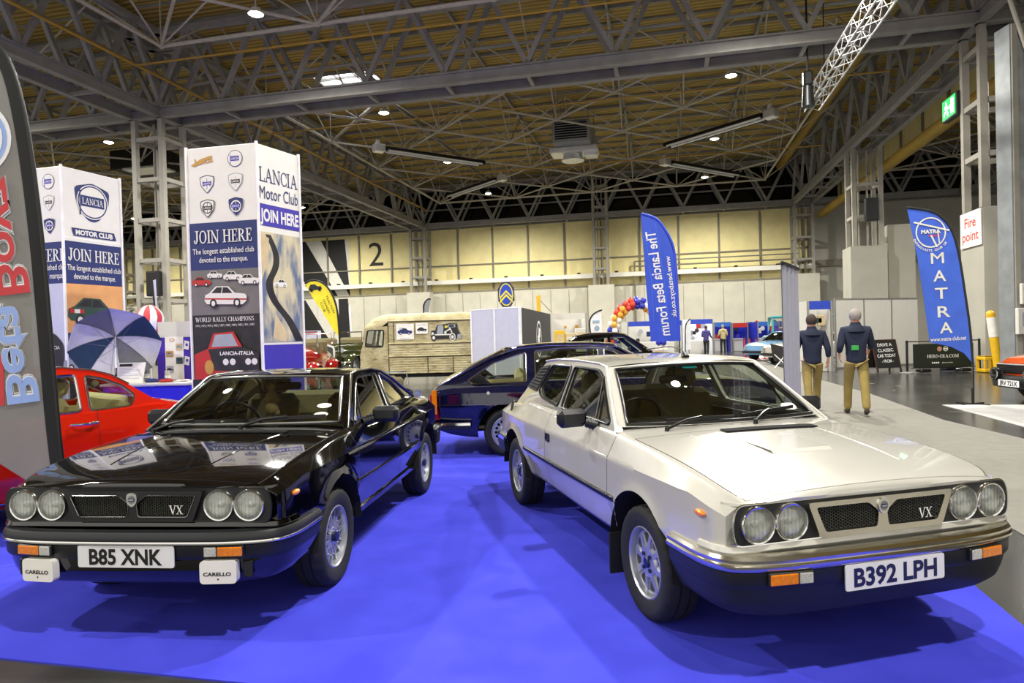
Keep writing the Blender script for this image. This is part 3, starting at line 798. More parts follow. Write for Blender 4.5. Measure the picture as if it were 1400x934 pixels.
def side_strip(root, xs, y, z, mt, nm, h=.03, t=.016):
    for s in (1, -1):
        mb = MB()
        for a, b in zip(xs, xs[1:]): 
            P = []
            for xx in (a, b):
                yy = y(xx); P.append([(xx, s * yy, z - h / 2), (xx, s * (yy + t), z - h / 3), (xx, s * (yy + t), z + h / 3), (xx, s * yy, z + h / 2)])
            mb.grid(P)
        e = xs[-1]; yy = y(e); mb.add([(e, s * yy, z - h / 2), (e, s * (yy + t), z - h / 3), (e, s * (yy + t), z + h / 3), (e, s * yy, z + h / 2)], [(0, 1, 2, 3)])
        e = xs[0]; yy = y(e); mb.add([(e, s * yy, z - h / 2), (e, s * (yy + t), z - h / 3), (e, s * (yy + t), z + h / 3), (e, s * yy, z + h / 2)], [(0, 1, 2, 3)])
        mb.build(nm, mt, root, 40)
def handles(root, x, z, y, mt='black_trim', w=.085, h=.06):
    for s in (1, -1):
        mb = MB(); T = frame((x, s * (y + .002), z), (1, 0, 0), (0, 0, 1)) if s < 0 else frame((x, s * (y + .002), z), (-1, 0, 0), (0, 0, 1))
        mb.prism(rrect(w, h, .012, 3), .008, 0, T, [rrect(w * .7, h * .55, .008, 2)]); mb.box((0, 0, .003), (w * .6, h * .35, .006), 1, T, .002); mb.build('door_handle', [mt, 'chrome_dark'], root, 30)
def vent_grille(root, x0, y0, y1, slant, zf, n=46):
    """dark louvre strip let into the back of the bonnet"""
    mb = MB(); P = []
    for y in [y0 + (y1 - y0) * i / n for i in range(n + 1)]:
        P.append([(x0 + slant * y * 0, y, zf(x0, y) + .004), (x0 + .08, y, zf(x0 + .08, y) + .004)])
    mb.grid(P, 0)
    v = mb.build('bonnet_vent', 'louvre_black', root, 0)
    sm = MB()
    for i in range(n * 2):
        y = y0 + (y1 - y0) * (i + .5) / (n * 2)
        sm.bar((x0 + .006, y, zf(x0, y) + .0065), (x0 + .074, y, zf(x0 + .074, y) + .0065), .004, .005)
    sm.build('vent_slats', 'louvre_black', v, 0)
# ---------------------------------------------------------------- materials for the vehicles
mat('rubber', '#161718', .75, bump=.2, bscale=60, var=.15)
mat('alloy', '#b9bcc0', .32, .75, var=.03)
mat('steel_grey', '#8d8f92', .35, .7)
mat('dark_metal', '#23211f', .6, .4)
mat('chrome', '#e4e4e2', .08, 1., var=.01)
mat('chrome_warm', '#e0dccf', .2, 1., var=.02)
mat('chrome_dark', '#8f8f8c', .2, 1.)
mat('mirror', '#f4f4f4', .02, 1., var=0)
mat('reflector', '#f4f4f0', .34, .45, var=.10, scale=60)
mat('satin_black', '#161719', .42, var=.08)
mat('black_trim', '#0b0b0c', .35, var=.08)
mat('bumper_black', '#1b1d20', .42, var=.06)
mat('louvre_black', '#1c1c1e', .75, spec=.2)
mat('gap', '#040405', .8, var=.1)
mat('mesh_grey', '#34352f', .5, var=.08)
mat('navy_gloss', '#141b46', .25, var=.05)
mat('black_paint', '#030304', .06, coat=1., var=.02)
mat('white_paint', '#cbc9c0', .25, .24, coat=1., var=.012)
mat('blue_paint', '#060a2c', .08, coat=1., var=.03)
mat('red_paint', '#c81c0a', .12, coat=1., var=.03)
mat('headliner', '#4a4636', .9)
mat('dark_trim', '#1c1b18', .7)
mat('seat_grey', '#3a372c', .9, bump=.2)
mat('seat_tan', '#6f6748', .9, bump=.2)
mat('seat_cream', '#c9bd8e', .7, bump=.2)
mat('plate_white', '#e6e6e6', .35, var=.02)
mat('plate_ink', '#141a52', .4)
mat('plate_black', '#0c0c0e', .4)
mat('white_print', '#efefec', .5, var=.02)
mat('amber', '#e07a10', .15, coat=1., var=.12, scale=60)
mat('clear_lens', '#c9c9c4', .12, .3, coat=1., var=.15, scale=90)
mat('red_lens', '#8e0d10', .15, coat=1.)
mat('cover_white', '#ece9e0', .4, var=.02)
mat('paper', '#e9e6dc', .6)
glass('car_glass', '#dde3d9', .035)
glass('screen_glass', '#d6ded6', .05)
glass('lamp_glass', '#f4f6f4', .10)
glass('lamp_flute', '#e8ece8', .25)

COMMON = dict(zc=.785, zm=.56, xf=.757, arch=.372, ac=.302, shoulder=.085, cowl=-.215, tyre_r=.298)
# ---- the white shooting-brake
WH = dict(COMMON, label='white classic car with four round headlamps and chrome-framed grille, on the blue carpet', loc=(1.419, 3.713, 0), rz=-1.3141, paint='white_paint',
    wb=2.54, xr=-3.36, W=[(-3.36, .70), (-3.2, .76), (-2.9, .795), (-2.4, .812), (-1.2, .818), (0, .812), (.36, .806), (.6, .796), (.68, .786), (.73, .768), (.757, .750)],
    zs=[(-3.36, .80), (-3.0, .865), (-2.6, .90), (-2.2, .945), (-1.5, .937), (-.9, .93), (-.45, .925), (-.19, .912), (.2, .884), (.5, .848), (.7, .808), (.757, .785)],
    zt=[(-3.36, .82), (-2.9, .90), (-2.2, .97), (-.45, .95), (-.2, .935), (.2, .905), (.5, .868), (.72, .832), (.757, .822)],
    zb=[(-3.36, .40), (-2.9, .34), (-2.4, .31), (-.3, .305), (.4, .33), (.757, .36)],
    doors=[(-.40, -1.60)], cabin=(-2.95, -.47), wheel='slots', track=.79, seat='seat_tan', bench=-2.05, rep_y=.792,
    green=dict(z0=.93, y0=.722, tum=.455, narrow=[(-2.1, -3.2, .12)],
        outline=[(-.40, .905), (-.47, .95), (-.93, 1.278), (-1.05, 1.296), (-1.5, 1.305), (-2.0, 1.298), (-2.27, 1.278), (-2.80, .90), (-2.80, .85), (-2.4, .86)],
        windows=[[(-.56, .952), (-1.50, .962), (-1.545, 1.262), (-1.06, 1.258), (-.955, 1.225)], [(-1.575, .965), (-2.06, 1.0), (-2.18, 1.055), (-2.06, 1.256), (-1.60, 1.262)]],
        louvre=[(-2.225, 1.03), (-2.575, 1.045), (-2.315, 1.235), (-2.115, 1.255)], wr=.045, tr=.010,
        lines=[('quarter_light_bar', [(-.80, .957), (-.93, 1.22)], 'black_trim', .008)],
        screen=dict(b=(-.36, -.475, .712, .945, .945), t=(-.885, -.955, .562, 1.302, 1.276), u=.915, glass='screen_glass'),
        rear=dict(b=(-2.95, -2.79, .655, .915, .90), t=(-2.34, -2.27, .555, 1.315, 1.275), u=.88, dir=-1),
        rail=[(-2.4, 1.276), (-2.0, 1.295), (-1.5, 1.302), (-1.05, 1.293), (-.9, 1.272)], crown=[(-2.4, 1.30), (-2.0, 1.328), (-1.4, 1.34), (-1.0, 1.325), (-.88, 1.304)],
        drip=[(-.42, .92), (-.95, 1.285), (-1.08, 1.302), (-1.5, 1.31), (-2.0, 1.303), (-2.28, 1.28)]))
white_car, PwW, syW = make_car(WH)
beta_front(white_car, WH, True, 'B392 LPH')
for piv, q in (((-.30, -.47, .945), (-.60, .045, .02, .055)), ((-.30, .12, .958), (.10, .06, .72, .13))): wiper(white_car, PwW, piv, q[0], q[1], q[2], q[3])
for s in (-1, 1): door_mirror(white_car, -.80, s * .722, .975, syW)
side_strip(white_car, [-.29, -.397, -.9, -1.2, -1.6, -2.17], lambda x: pchip(WH['W'], x) - .001, .565, 'black_trim', 'rub_strip', .032)
handles(white_car, -1.52, .745, .812)
def ztop(sp):
    def f(x, y):
        q = pchip(sp['W'], x) - sp['shoulder'] - .018; a = pchip(sp['zs'], x) + .002; t = pchip(sp['zt'], x)
        return t + (a - t) * min(1, abs(y) / q) ** 2.2
    return f
zW = ztop(WH)
vent_grille(white_car, -.20, -.19, .42, 0, zW)
mb = MB()                                                                # pressing in the bonnet
sc_ = [(.30, -.23), (.33, .16), (.02, .13), (.02, -.16)]
for (a, b) in ((0, 1),):
    P = [[(.315, -.21, zW(.315, -.21) - .001), (.335, -.19, zW(.335, -.19) + .012)], [(.335, .13, zW(.335, .13) - .001), (.355, .12, zW(.355, .12) + .012)]]
mb.grid([[(x, y, zW(x, y) + h) for x, h in ((.345, .0005), (.315, .011), (.02, .0008))] for y in (-.22, -.205, -.1, 0, .1, .125)], 0)
mb.add([(.345, -.22, zW(.345, -.22)), (.315, -.205, zW(.315, -.2) + .011), (.02, -.17, zW(.02, -.17)), (.02, -.185, zW(.02, -.185))], [(0, 1, 2, 3)])
mb.build('bonnet_scoop', 'white_paint', white_car, 12)
for s in (-1, 1):
    cr = MB(); cr.tube([(x, s * (.34 + .10 * (.5 - x)), zW(x, .34 + .10 * (.5 - x)) - .0035) for x in (-.15, 0, .15, .3, .45, .55)], .006, 8); cr.build('bonnet_crease', 'white_paint', white_car, 60)
an = MB(); an.cyl((-1.0, .05, 1.325), (-1.02, .05, 1.352), .03, .018, 14); an.tube([(-1.01, .05, 1.348), (-1.05, .05, 1.385), (-1.2, .05, 1.40), (-1.6, .05, 1.375)], .005, 6); an.build('roof_aerial', 'satin_black', white_car, 50)
for s in (-1, 1):
    fl = MB(); fl.box((-.335, s * .74, .25), (.012, .19, .24), 0, None, .005); fl.build('mud_flap', 'rubber', white_car, 40)
    fc = MB()
fc = MB(); fc.prism(circ(.04, 20, ry=.055), .006, 0, frame((-2.68, -.772, .872), (1, 0, .1), (0, .25, 1))); fc.build('fuel_cap', 'black_trim', white_car, 30)
rbm = MB(); rp = [(-2.86, -.80), (-3.1, -.795), (-3.28, -.74), (-3.38, -.60), (-3.42, 0), (-3.38, .60), (-3.28, .74), (-3.1, .795), (-2.86, .80)]
sweep(rbm, [(-.03, .42), (.01, .42), (.02, .50), (.012, .56), (-.03, .565)], [V((p[0], p[1])) for p in smooth_path([V((a, b, 0)) for a, b in rp], 3)], 0)
rbm.build('rear_bumper', 'bumper_black', white_car, 40)
rs = MB(); sweep(rs, [(.012, .525), (.024, .53), (.022, .56), (.01, .565)], [V((p[0], p[1])) for p in smooth_path([V((a, b, 0)) for a, b in rp], 3)], 0); rs.build('bumper_strip', 'chrome', white_car, 40)
for s in (-1, 1):
    tl = MB(); tl.box((-3.36, s * .56, .70), (.05, .28, .14), 0, None, .02); tl.build('tail_lamp', 'red_lens', white_car, 40)
td = MB(); td.prism(rrect(.10, .065, .03, 4), .002, 0, frame(PwW(.72, .16) + V((.006, 0, .004)), (0, 1, 0), PwW(.72, .9) - PwW(.72, .1))); td.build('tax_disc', 'paper', white_car, 0)
sv = MB()
sv.prism(rrect(.11, .045, .015, 3), .003, 0, frame(PwW(-.02, .905) + V((-.012, 0, 0)), (0, 1, 0), PwW(0, .9) - PwW(0, .1))); sv.build('sun_strip_sticker', 'teal_print' if 'teal_print' in MATS else mat('teal_print', '#0f9a9a', .5), white_car, 0)

# ---- the black coupe
BK = dict(COMMON, label='glossy black classic coupe with four round headlamps and two white fog lamp covers', loc=(-1.8931, 4.2208, 0), rz=-1.6758, paint='black_paint',
    wb=2.35, xr=-3.12, W=[(-3.12, .70), (-2.95, .765), (-2.7, .795), (-2.3, .81), (-1.2, .818), (0, .812), (.36, .806), (.6, .796), (.68, .786), (.73, .768), (.757, .750)],
    zs=[(-3.12, .83), (-2.9, .875), (-2.4, .895), (-1.9, .928), (-1.37, .922), (-.9, .905), (-.45, .912), (-.19, .905), (.2, .88), (.5, .846), (.7, .808), (.757, .785)],
    zt=[(-3.12, .85), (-2.9, .895), (-2.3, .925), (-1.9, .95), (-.45, .945), (-.2, .930), (.2, .903), (.5, .868), (.72, .832), (.757, .822)],
    zb=[(-3.12, .40), (-2.8, .34), (-2.3, .28), (-.3, .27), (.4, .33), (.757, .36)],
    doors=[(-.36, -1.42)], cabin=(-2.22, -.45), wheel='lattice', track=.79, seat='seat_tan', bench=-1.92, rep_y=.792,
    green=dict(z0=.92, y0=.722, tum=.47, narrow=[(-1.9, -2.6, .05)],
        outline=[(-.37, .90), (-.45, .94), (-.90, 1.245), (-1.02, 1.262), (-1.4, 1.262), (-1.62, 1.232), (-1.85, 1.15), (-2.28, .945), (-2.45, .90), (-2.4, .84), (-1.9, .86)],
        windows=[[(-.55, .938), (-1.375, .945), (-1.47, 1.228), (-1.03, 1.226), (-.935, 1.192)], [(-1.44, .952), (-1.93, .968), (-1.97, .99), (-1.79, 1.138), (-1.60, 1.213), (-1.53, 1.222)]],
        wr=.03, tr=.009, trim='chrome_dark', lines=[('quarter_light_bar', [(-.70, .945), (-.90, 1.17)], 'black_trim', .007)],
        screen=dict(b=(-.33, -.455, .712, .94, .935), t=(-.845, -.92, .562, 1.266, 1.244), u=.915, seal='chrome_dark', glass='screen_glass'),
        rear=dict(b=(-2.42, -2.28, .64, .935, .925), t=(-1.72, -1.62, .575, 1.24, 1.226), u=.86, dir=-1),
        rail=[(-1.75, 1.19), (-1.62, 1.228), (-1.4, 1.258), (-1.02, 1.258), (-.9, 1.24)], crown=[(-1.75, 1.238), (-1.5, 1.275), (-1.2, 1.29), (-.95, 1.284), (-.845, 1.268)],
        drip=[(-.39, .91), (-.915, 1.252), (-1.05, 1.268), (-1.4, 1.268), (-1.62, 1.238), (-1.85, 1.156), (-2.28, .952)], dripm='chrome_dark'))
black_car, PwB, syB = make_car(BK)
beta_front(black_car, BK, False, 'B85 XNK')
for piv, q in (((-.27, -.60, .93), (-.80, .05, -.22, .05)), ((-.28, .02, .95), (.08, .06, .80, .12))): wiper(black_car, PwB, piv, q[0], q[1], q[2], q[3])
for s in (-1, 1): door_mirror(black_car, -.78, s * .722, .962, syB)
side_strip(black_car, [-.27, -.357, -.9, -1.42, -1.96], lambda x: pchip(BK['W'], x) - .001, .565, 'black_paint', 'rub_strip', .026)
side_strip(black_car, [-.32, -.357, -.9, -1.42, -1.98], lambda x: pchip(BK['W'], x) - .066, .335, 'black_paint', 'sill_moulding', .05, .02)
handles(black_car, -1.33, .745, .812)
zB = ztop(BK)
vent_grille(black_car, -.205, -.46, .40, 0, zB, 60)
for s in (-1, 1):
    cr = MB(); cr.tube([(x, s * (.30 + .13 * (.5 - x)), zB(x, .30 + .13 * (.5 - x)) - .0035) for x in (-.15, 0, .15, .3, .45, .55)], .007, 8); cr.build('bonnet_crease', 'black_paint', black_car, 60)
    T = M4.Translation((.835, s * .487, .372)) @ M4.Rotation(s * .09, 4, 'Z') @ frame((0, 0, 0), (0, 1, 0), (0, 0, 1))
    fg = MB(); fg.prism(rrect(.185, .115, .022, 4), .04, 0, T @ M4.Translation((0, 0, -.02))); fcv = fg.build('fog_lamp_cover', 'cover_white', black_car, 30)
    tx = MB(); tx.text('CARELLO', T @ M4.Translation((-.004, -.008, .0212)), .018, .140, 0, .035); tx.poly(circ(.0045, 10), 0, T @ M4.Translation((0, -.034, .0212))); tx.build('lettering', 'plate_black', fcv, 0)
    sg = MB(); sg.box((.790, s * .615, .372), (.02, .05, .085), 0, M4.Identity(4), .004); sg.build('fog_lamp_recess', 'satin_black', black_car, 30)
rbm = MB(); rp = [(-2.72, -.80), (-2.9, -.795), (-3.06, -.74), (-3.15, -.60), (-3.2, 0), (-3.15, .60), (-3.06, .74), (-2.9, .795), (-2.72, .80)]
rpp = [V((p[0], p[1])) for p in smooth_path([V((a, b, 0)) for a, b in rp], 3)]
sweep(rbm, [(-.03, .42), (.01, .42), (.02, .50), (.012, .56), (-.03, .565)], rpp, 0); rbm.build('rear_bumper', 'bumper_black', black_car, 40)
rs = MB(); sweep(rs, [(.012, .525), (.024, .53), (.022, .56), (.01, .565)], rpp, 0); rs.build('bumper_strip', 'chrome', black_car, 40)
for s in (-1, 1):
    tl = MB(); tl.box((-3.12, s * .56, .70), (.05, .28, .14), 0, None, .02); tl.build('tail_lamp', 'red_lens', black_car, 40)
for (u, v, a, b) in ((.76, .33, .105, .052), (.74, .17, .10, .05)):
    st = MB(); st.prism(circ(a / 2, 24, ry=b / 2), .002, 0, frame(PwB(u, v) + V((.006, 0, .004)), (0, 1, 0), PwB(u, .9) - PwB(u, .1))); st.build('windscreen_sticker', 'paper', black_car, 0)
pp = MB(); pp.add([(-.40, -.58, .935), (-.42, -.25, .94), (-.62, -.28, .945), (-.60, -.62, .94)], [(0, 1, 2, 3)]); pp.build('dashboard_paper', 'paper', black_car, 0)
tb = MB()
for k, (dx, dz, r) in enumerate(((0, 0, .055), (.0, .09, .04), (-.0, -.08, .06))): tb.ball((-.93, -.07, 1.08 + dz), (r * .7, r, r), 12, 8)
for s in (-1, 1): tb.ball((-.93, -.07 + s * .045, 1.06), (.022, .03, .022), 8, 6); tb.ball((-.93, -.07 + s * .04, .965), (.022, .025, .03), 8, 6); tb.ball((-.93, -.07 + s * .03, 1.205), (.012, .016, .016), 8, 6)
tb.build('hanging_soft_toy', mat('toy_tan', '#9c8150', .95, bump=.3), black_car, 60)
# ---------------------------------------------------------------- the exhibition hall
YAW = .22487                                   # the hall's long axis runs this far to the right of the camera's
HM = M4.Rotation(-YAW, 4, 'Z')
def hl(x, y, z=0): return HM @ V((x, y, z))
def put(o, kind='structure', label=None, cat=None, group=None):
    o.rotation_euler = (0, 0, -YAW)
    return tag(o, label, cat, group, kind)
mat('concrete_floor', '#2d2d2c', .2, var=.25, scale=1.2, two='#474643', ramp=(.3, .75), bump=.04, bscale=30)
mat('carpet_blue', '#4549d4', .95, spec=.15, bump=.25, bscale=400, two='#3d41c6', scale=3)
mat('carpet_grey', '#7f7d76', .95, spec=.15, bump=.2, bscale=300, var=.05)
mat('mat_white', '#b9b9b6', .6, var=.03)
mat('steel_paint', '#8a8882', .5, var=.10, scale=2)
mat('steel_light', '#9a968b', .5, var=.08, scale=2)
mat('tube_paint', '#b3ad9b', .45, var=.08)
mat('panel_cream', '#e6d99c', .65, var=.05, scale=1.5)
mat('panel_white', '#cfcbb9', .75, var=.05, scale=1.2)
mat('mullion', '#7c7768', .6)
mat('glazing_dark', '#05070a', .12, var=.1)
mat('clad_grey', '#a8a598', .6, var=.05, scale=1)
mat('pipe_yellow', '#b08a30', .5)
mat('duct_ochre', '#96781f', .6, var=.1)
mat('print_black', '#1a1a19', .7)
mat('print_white', '#d7d4c8', .7)
mat('lamp_shell', '#c9c9c6', .4)
mat('lamp_light', '#ffffff', .4, emit=28., ecol='#fff6e2', var=0)
mat('tube_light', '#e8e6da', .5, var=.02)
mat('sky_light', '#ffffff', .4, emit=5., ecol='#eef3ff', var=0)
mat('alu_bright', '#d4d4d2', .3, .5)
mat('machine_grey', '#8e908c', .5, .2)
mat('sign_green', '#17a34a', .4, emit=1.6, ecol='#15b04e')
mat('sign_glow', '#ffffff', .4, emit=2.2, ecol='#eafff0')
mat('sign_white', '#ecebe6', .5)
mat('sign_red', '#d3382c', .5)
mat('galv', '#8b9092', .45, .3, var=.12, scale=3)
# corrugated roof deck
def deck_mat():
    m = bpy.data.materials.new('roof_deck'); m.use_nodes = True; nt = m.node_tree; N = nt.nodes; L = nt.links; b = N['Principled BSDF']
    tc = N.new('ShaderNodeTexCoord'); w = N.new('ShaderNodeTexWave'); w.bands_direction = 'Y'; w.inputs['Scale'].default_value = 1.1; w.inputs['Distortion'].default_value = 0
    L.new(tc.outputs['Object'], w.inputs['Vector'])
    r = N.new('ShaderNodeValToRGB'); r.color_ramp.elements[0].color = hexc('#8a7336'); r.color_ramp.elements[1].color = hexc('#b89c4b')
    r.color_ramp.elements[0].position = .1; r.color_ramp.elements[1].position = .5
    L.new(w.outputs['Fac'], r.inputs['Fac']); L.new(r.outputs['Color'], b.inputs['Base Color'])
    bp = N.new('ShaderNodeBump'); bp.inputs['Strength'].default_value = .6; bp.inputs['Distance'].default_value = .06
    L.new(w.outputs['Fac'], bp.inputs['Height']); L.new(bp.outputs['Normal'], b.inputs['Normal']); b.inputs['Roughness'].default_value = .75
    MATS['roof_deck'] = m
deck_mat()

X0, X1, Y0, Y1 = -62., 44., -9., 54.6
ZC, ZN, ZD = 10.5, 12., 14.4
mb = MB(); mb.box(((X0 + X1) / 2, (Y0 + Y1) / 2, -.1), (X1 - X0, Y1 - Y0, .2)); put(mb.build('floor', 'concrete_floor', None, 0))
mb = MB(); mb.box((-6.65, 8.2, .004), (16.7, 11.2, .008)); put(mb.build('floor_carpet_blue', 'carpet_blue', None, 0))
mb = MB(); mb.prism([(2.4, -12), (4.7, -12), (4.62, 5), (4.45, 9.8), (4.2, 11.6), (4.36, 16.1), (4.16, 22.3), (4.3, 36), (2.6, 36), (2.45, 10)], .006); put(mb.build('floor_carpet_grey', 'carpet_grey', None, 0))
mb = MB(); mb.prism([(5.0, 6.), (11.5, 6.), (11.2, 13.6), (4.95, 13.75)], .008); put(mb.build('floor_mat_white', 'mat_white', None, 0))
mb = MB(); mb.prism([(4.4, 28.5), (9, 28.5), (9, 38), (4.4, 38)], .006); put(mb.build('floor_mat_pale', 'mat_white', None, 0))
rng = random.Random(3)
mb = MB()
for i in range(70):
    x, y = rng.uniform(1.8, 9), rng.uniform(3.5, 26)
    if 2.3 < x < 4.7 or (x > 4.9 and y < 14): continue
    mb.box((x, y, .0015), (rng.uniform(.02, .3), rng.uniform(.01, .05), .002), 0, M4.Translation((x, y, 0)) @ M4.Rotation(rng.uniform(0, 3), 4, 'Z') @ M4.Translation((-x, -y, 0)))
put(tag(mb.build('floor_marking', mat('floor_scuff', '#a19d92', .6), None, 0)))
# roof deck with the opening of the skylight
SX0, SX1, SY0, SY1 = -16.6, -13.5, 29.8, 32.8
mb = MB(); mb.poly([(X0, Y0), (X1, Y0), (X1, Y1), (X0, Y1)], 0, None, [[(SX0, SY0), (SX0, SY1), (SX1, SY1), (SX1, SY0)]], lambda x, y: V((x, y, ZD)))
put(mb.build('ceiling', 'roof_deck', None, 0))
mb = MB(); mb.box(((SX0 + SX1) / 2, (SY0 + SY1) / 2, ZD + .5), (SX1 - SX0 + .2, SY1 - SY0 + .2, .04), 0)
for a, b in (((SX0, SY0), (SX1, SY0)), ((SX1, SY0), (SX1, SY1)), ((SX1, SY1), (SX0, SY1)), ((SX0, SY1), (SX0, SY0))):
    mb.bar((a[0], a[1], ZD + .25), (b[0], b[1], ZD + .25), .06, .55, 1)
for t in (.33, .66): mb.bar((SX0 + (SX1 - SX0) * t, SY0, ZD + .1), (SX0 + (SX1 - SX0) * t, SY1, ZD + .1), .06, .12, 1); mb.bar((SX0, SY0 + (SY1 - SY0) * t, ZD + .1), (SX1, SY0 + (SY1 - SY0) * t, ZD + .1), .06, .12, 1)
put(mb.build('window_1', ['sky_light', 'steel_light'], None, 0))
# back wall
YB = 53.9
mb = MB(); mb.box(((X0 + 11) / 2, YB + .35, 2.55), (11 - X0, .5, 5.1), 0)
x = X0 + .5
while x < 10.8: mb.box((x, YB + .095, 2.5), (.03, .02, 5.0), 1); x += 1.5
put(mb.build('wall_back', ['panel_white', 'mullion'], None, 0))
mb = MB(); mb.box(((X0 + 11) / 2, YB + .55, 7.8), (11 - X0, .3, 5.5), 0)
put(mb.build('wall_back_upper', 'panel_cream', None, 0))
mb = MB()
x = -4.8 - 3.02 * 19
k = 0
while x < 10.6:
    mb.box((x, YB + .35, 7.8), (.14, .14, 5.3), 0); x += 3.02
mb.box(((X0 + 11) / 2, YB + .36, 7.45), (11 - X0, .1, .10), 0); mb.box(((X0 + 11) / 2, YB + .36, 5.2), (11 - X0, .1, .16), 0)
put(mb.build('trim_1', 'mullion', None, 0))
mb = MB(); mb.box(((X0 + 11) / 2, YB + .05, 5.95), (11 - X0, .55, .22), 0); mb.box(((X0 + 11) / 2, YB - .2, 6.12), (11 - X0, .06, .12), 0)
x = X0 + 1
while x < 10.5: mb.box((x, YB - .05, 6.25), (.25, .2, .12), 1); x += 3.02
put(mb.build('trim_2', ['tube_light', 'gap'], None, 0))
mb = MB()
for z, r in ((7.0, .05), (6.6, .06)): mb.cyl((-2.2, YB - .1, z), (10, YB - .1, z), r, None, 8, 0)
mb.cyl((-2.2, YB - .1, .2), (-2.2, YB - .1, 7.0), .07, None, 8, 0)
put(mb.build('trim_3', 'mullion', None, 40))
mb = MB(); mb.box(((X0 + X1) / 2, YB + .7, 12.5), (X1 - X0, .1, 4.0), 0); put(mb.build('wall_back_clerestory', 'glazing_dark', None, 0))
mb = MB(); mb.box(((11 + X1) / 2, YB + .4, 5.3), (X1 - 11, .3, 10.6), 0); mb.box(((11 + X1) / 2, YB + .2, 6.2), (X1 - 11, .2, .5), 1); put(mb.build('wall_back_annexe', ['clad_grey', 'mullion'], None, 0))
mb = MB(); mb.box((X1, (Y0 + Y1) / 2, 7.2), (.3, Y1 - Y0, 14.4)); put(mb.build('wall_right', 'panel_white', None, 0))
mb = MB(); mb.box((X0, (Y0 + Y1) / 2, 7.2), (.3, Y1 - Y0, 14.4)); put(mb.build('wall_left', 'panel_white', None, 0))
# painted supergraphic and the hall number
mb = MB(); yy = YB + .385
def sg(pts, mi, y=yy): mb.add([(a, y, b) for a, b in pts], [tuple(range(len(pts)))], mi)
sg([(-42, 5.1), (-26.9, 5.1), (-26.9, 10.25), (-42, 10.25)], 0)
for a in (-32.2, -29.2, -38.2, -35.2):
    pass
for x_, w_ in ((-33.5, 2.4), (-29.6, 2.3), (-38.0, 2.4)):
    pts = [(x_, 10.25), (x_ + w_, 10.25), (x_ + w_ + 3.1, 5.1), (x_ + 3.1, 5.1)]
    pts = [(min(a, -26.9), b) for a, b in pts]
    sg(pts, 1, yy - .006)
put(mb.build('trim_4', ['print_white', 'print_black'], None, 0))
mb = MB(); yy2 = YB + .085
def sg2(pts, mi, y): mb.add([(a, y, b) for a, b in pts], [tuple(range(len(pts)))], mi)
sg2([(-42, .3), (-27.0, .3), (-27.0, 5.0), (-42, 5.0)], 0, yy2)
for x_, w_ in ((-33.6, 2.5), (-38, 2.4)): sg2([(x_, 5.0), (x_ + w_, 5.0), (x_ + w_ + 2.9, .3), (x_ + 2.9, .3)], 1, yy2 - .006)
sg2([(-27.9, 5.0), (-27.0, 5.0), (-27.0, .3), (-27.9, .3)], 1, yy2 - .006)
put(mb.build('trim_5', ['print_white', 'print_black'], None, 0))
mb = MB(); mb.text('2', M4.Translation((-24.37, YB + .385, 8.78)) @ M4.Rotation(pi / 2, 4, 'X'), 2.0, 1.32, 0, .0); put(mb.build('trim_6', 'print_black', None, 0))

# lattice girders, pairs of chords with W bracing
def girder(nm, a, b, gap, bays, ztop=13.9, zc=ZC, mt='steel_paint', hh=.42):
    """a, b: ends on plan; gap: vector between the two planes"""
    mb = MB(); a = V((a[0], a[1], 0)); b = V((b[0], b[1], 0)); g = V((gap[0], gap[1], 0)); U = V((0, 0, 1))
    for o in (V(), g):
        mb.ibeam(a + o + U * (zc + hh / 2), b + o + U * (zc + hh / 2), .26, hh, .05, 0)
        mb.bar(a + o + U * ztop, b + o + U * ztop, .25, .22, 0)
        for i in range(bays):
            p = a.lerp(b, i / bays) + o; q = a.lerp(b, (i + .5) / bays) + o; r = a.lerp(b, (i + 1) / bays) + o
            mb.bar(p + U * (zc + hh), q + U * ztop, .16, .16, 0); mb.bar(q + U * ztop, r + U * (zc + hh), .16, .16, 0)
    d = (b - a).normalized()
    for i in range(bays + 1):
        p = a.lerp(b, i / bays); mb.bar(p + U * (zc + .08), p + g + U * (zc + .08), .14, .12, 0)
        p2 = a.lerp(b, min(1, (i + .5) / bays)); mb.bar(p2 + U * ztop, p2 + g + U * ztop, .14, .12, 0)
    mid = U * (zc + ztop) / 2
    mb.cyl(a + g + mid, b + g + mid, .07, None, 6)
    return put(mb.build(nm, mt, None, 0))
GX = [(-20.7, -19.4), (9.5, 10.8), (-50.5, -49.2)]
for i, (xa, xb) in enumerate(GX): girder('ceiling_beam', (xa, -7), (xa, 53.2), (1.3, 0), 20)
for ya in (-7., 23.0, 53.0): girder('ceiling_beam', (X0, ya), (X1, ya), (0, 1.2), 35)
girder('ceiling_beam', (20.5, 22), (20.5, 53), (.5, 0), 12, 12.6, 10.3)
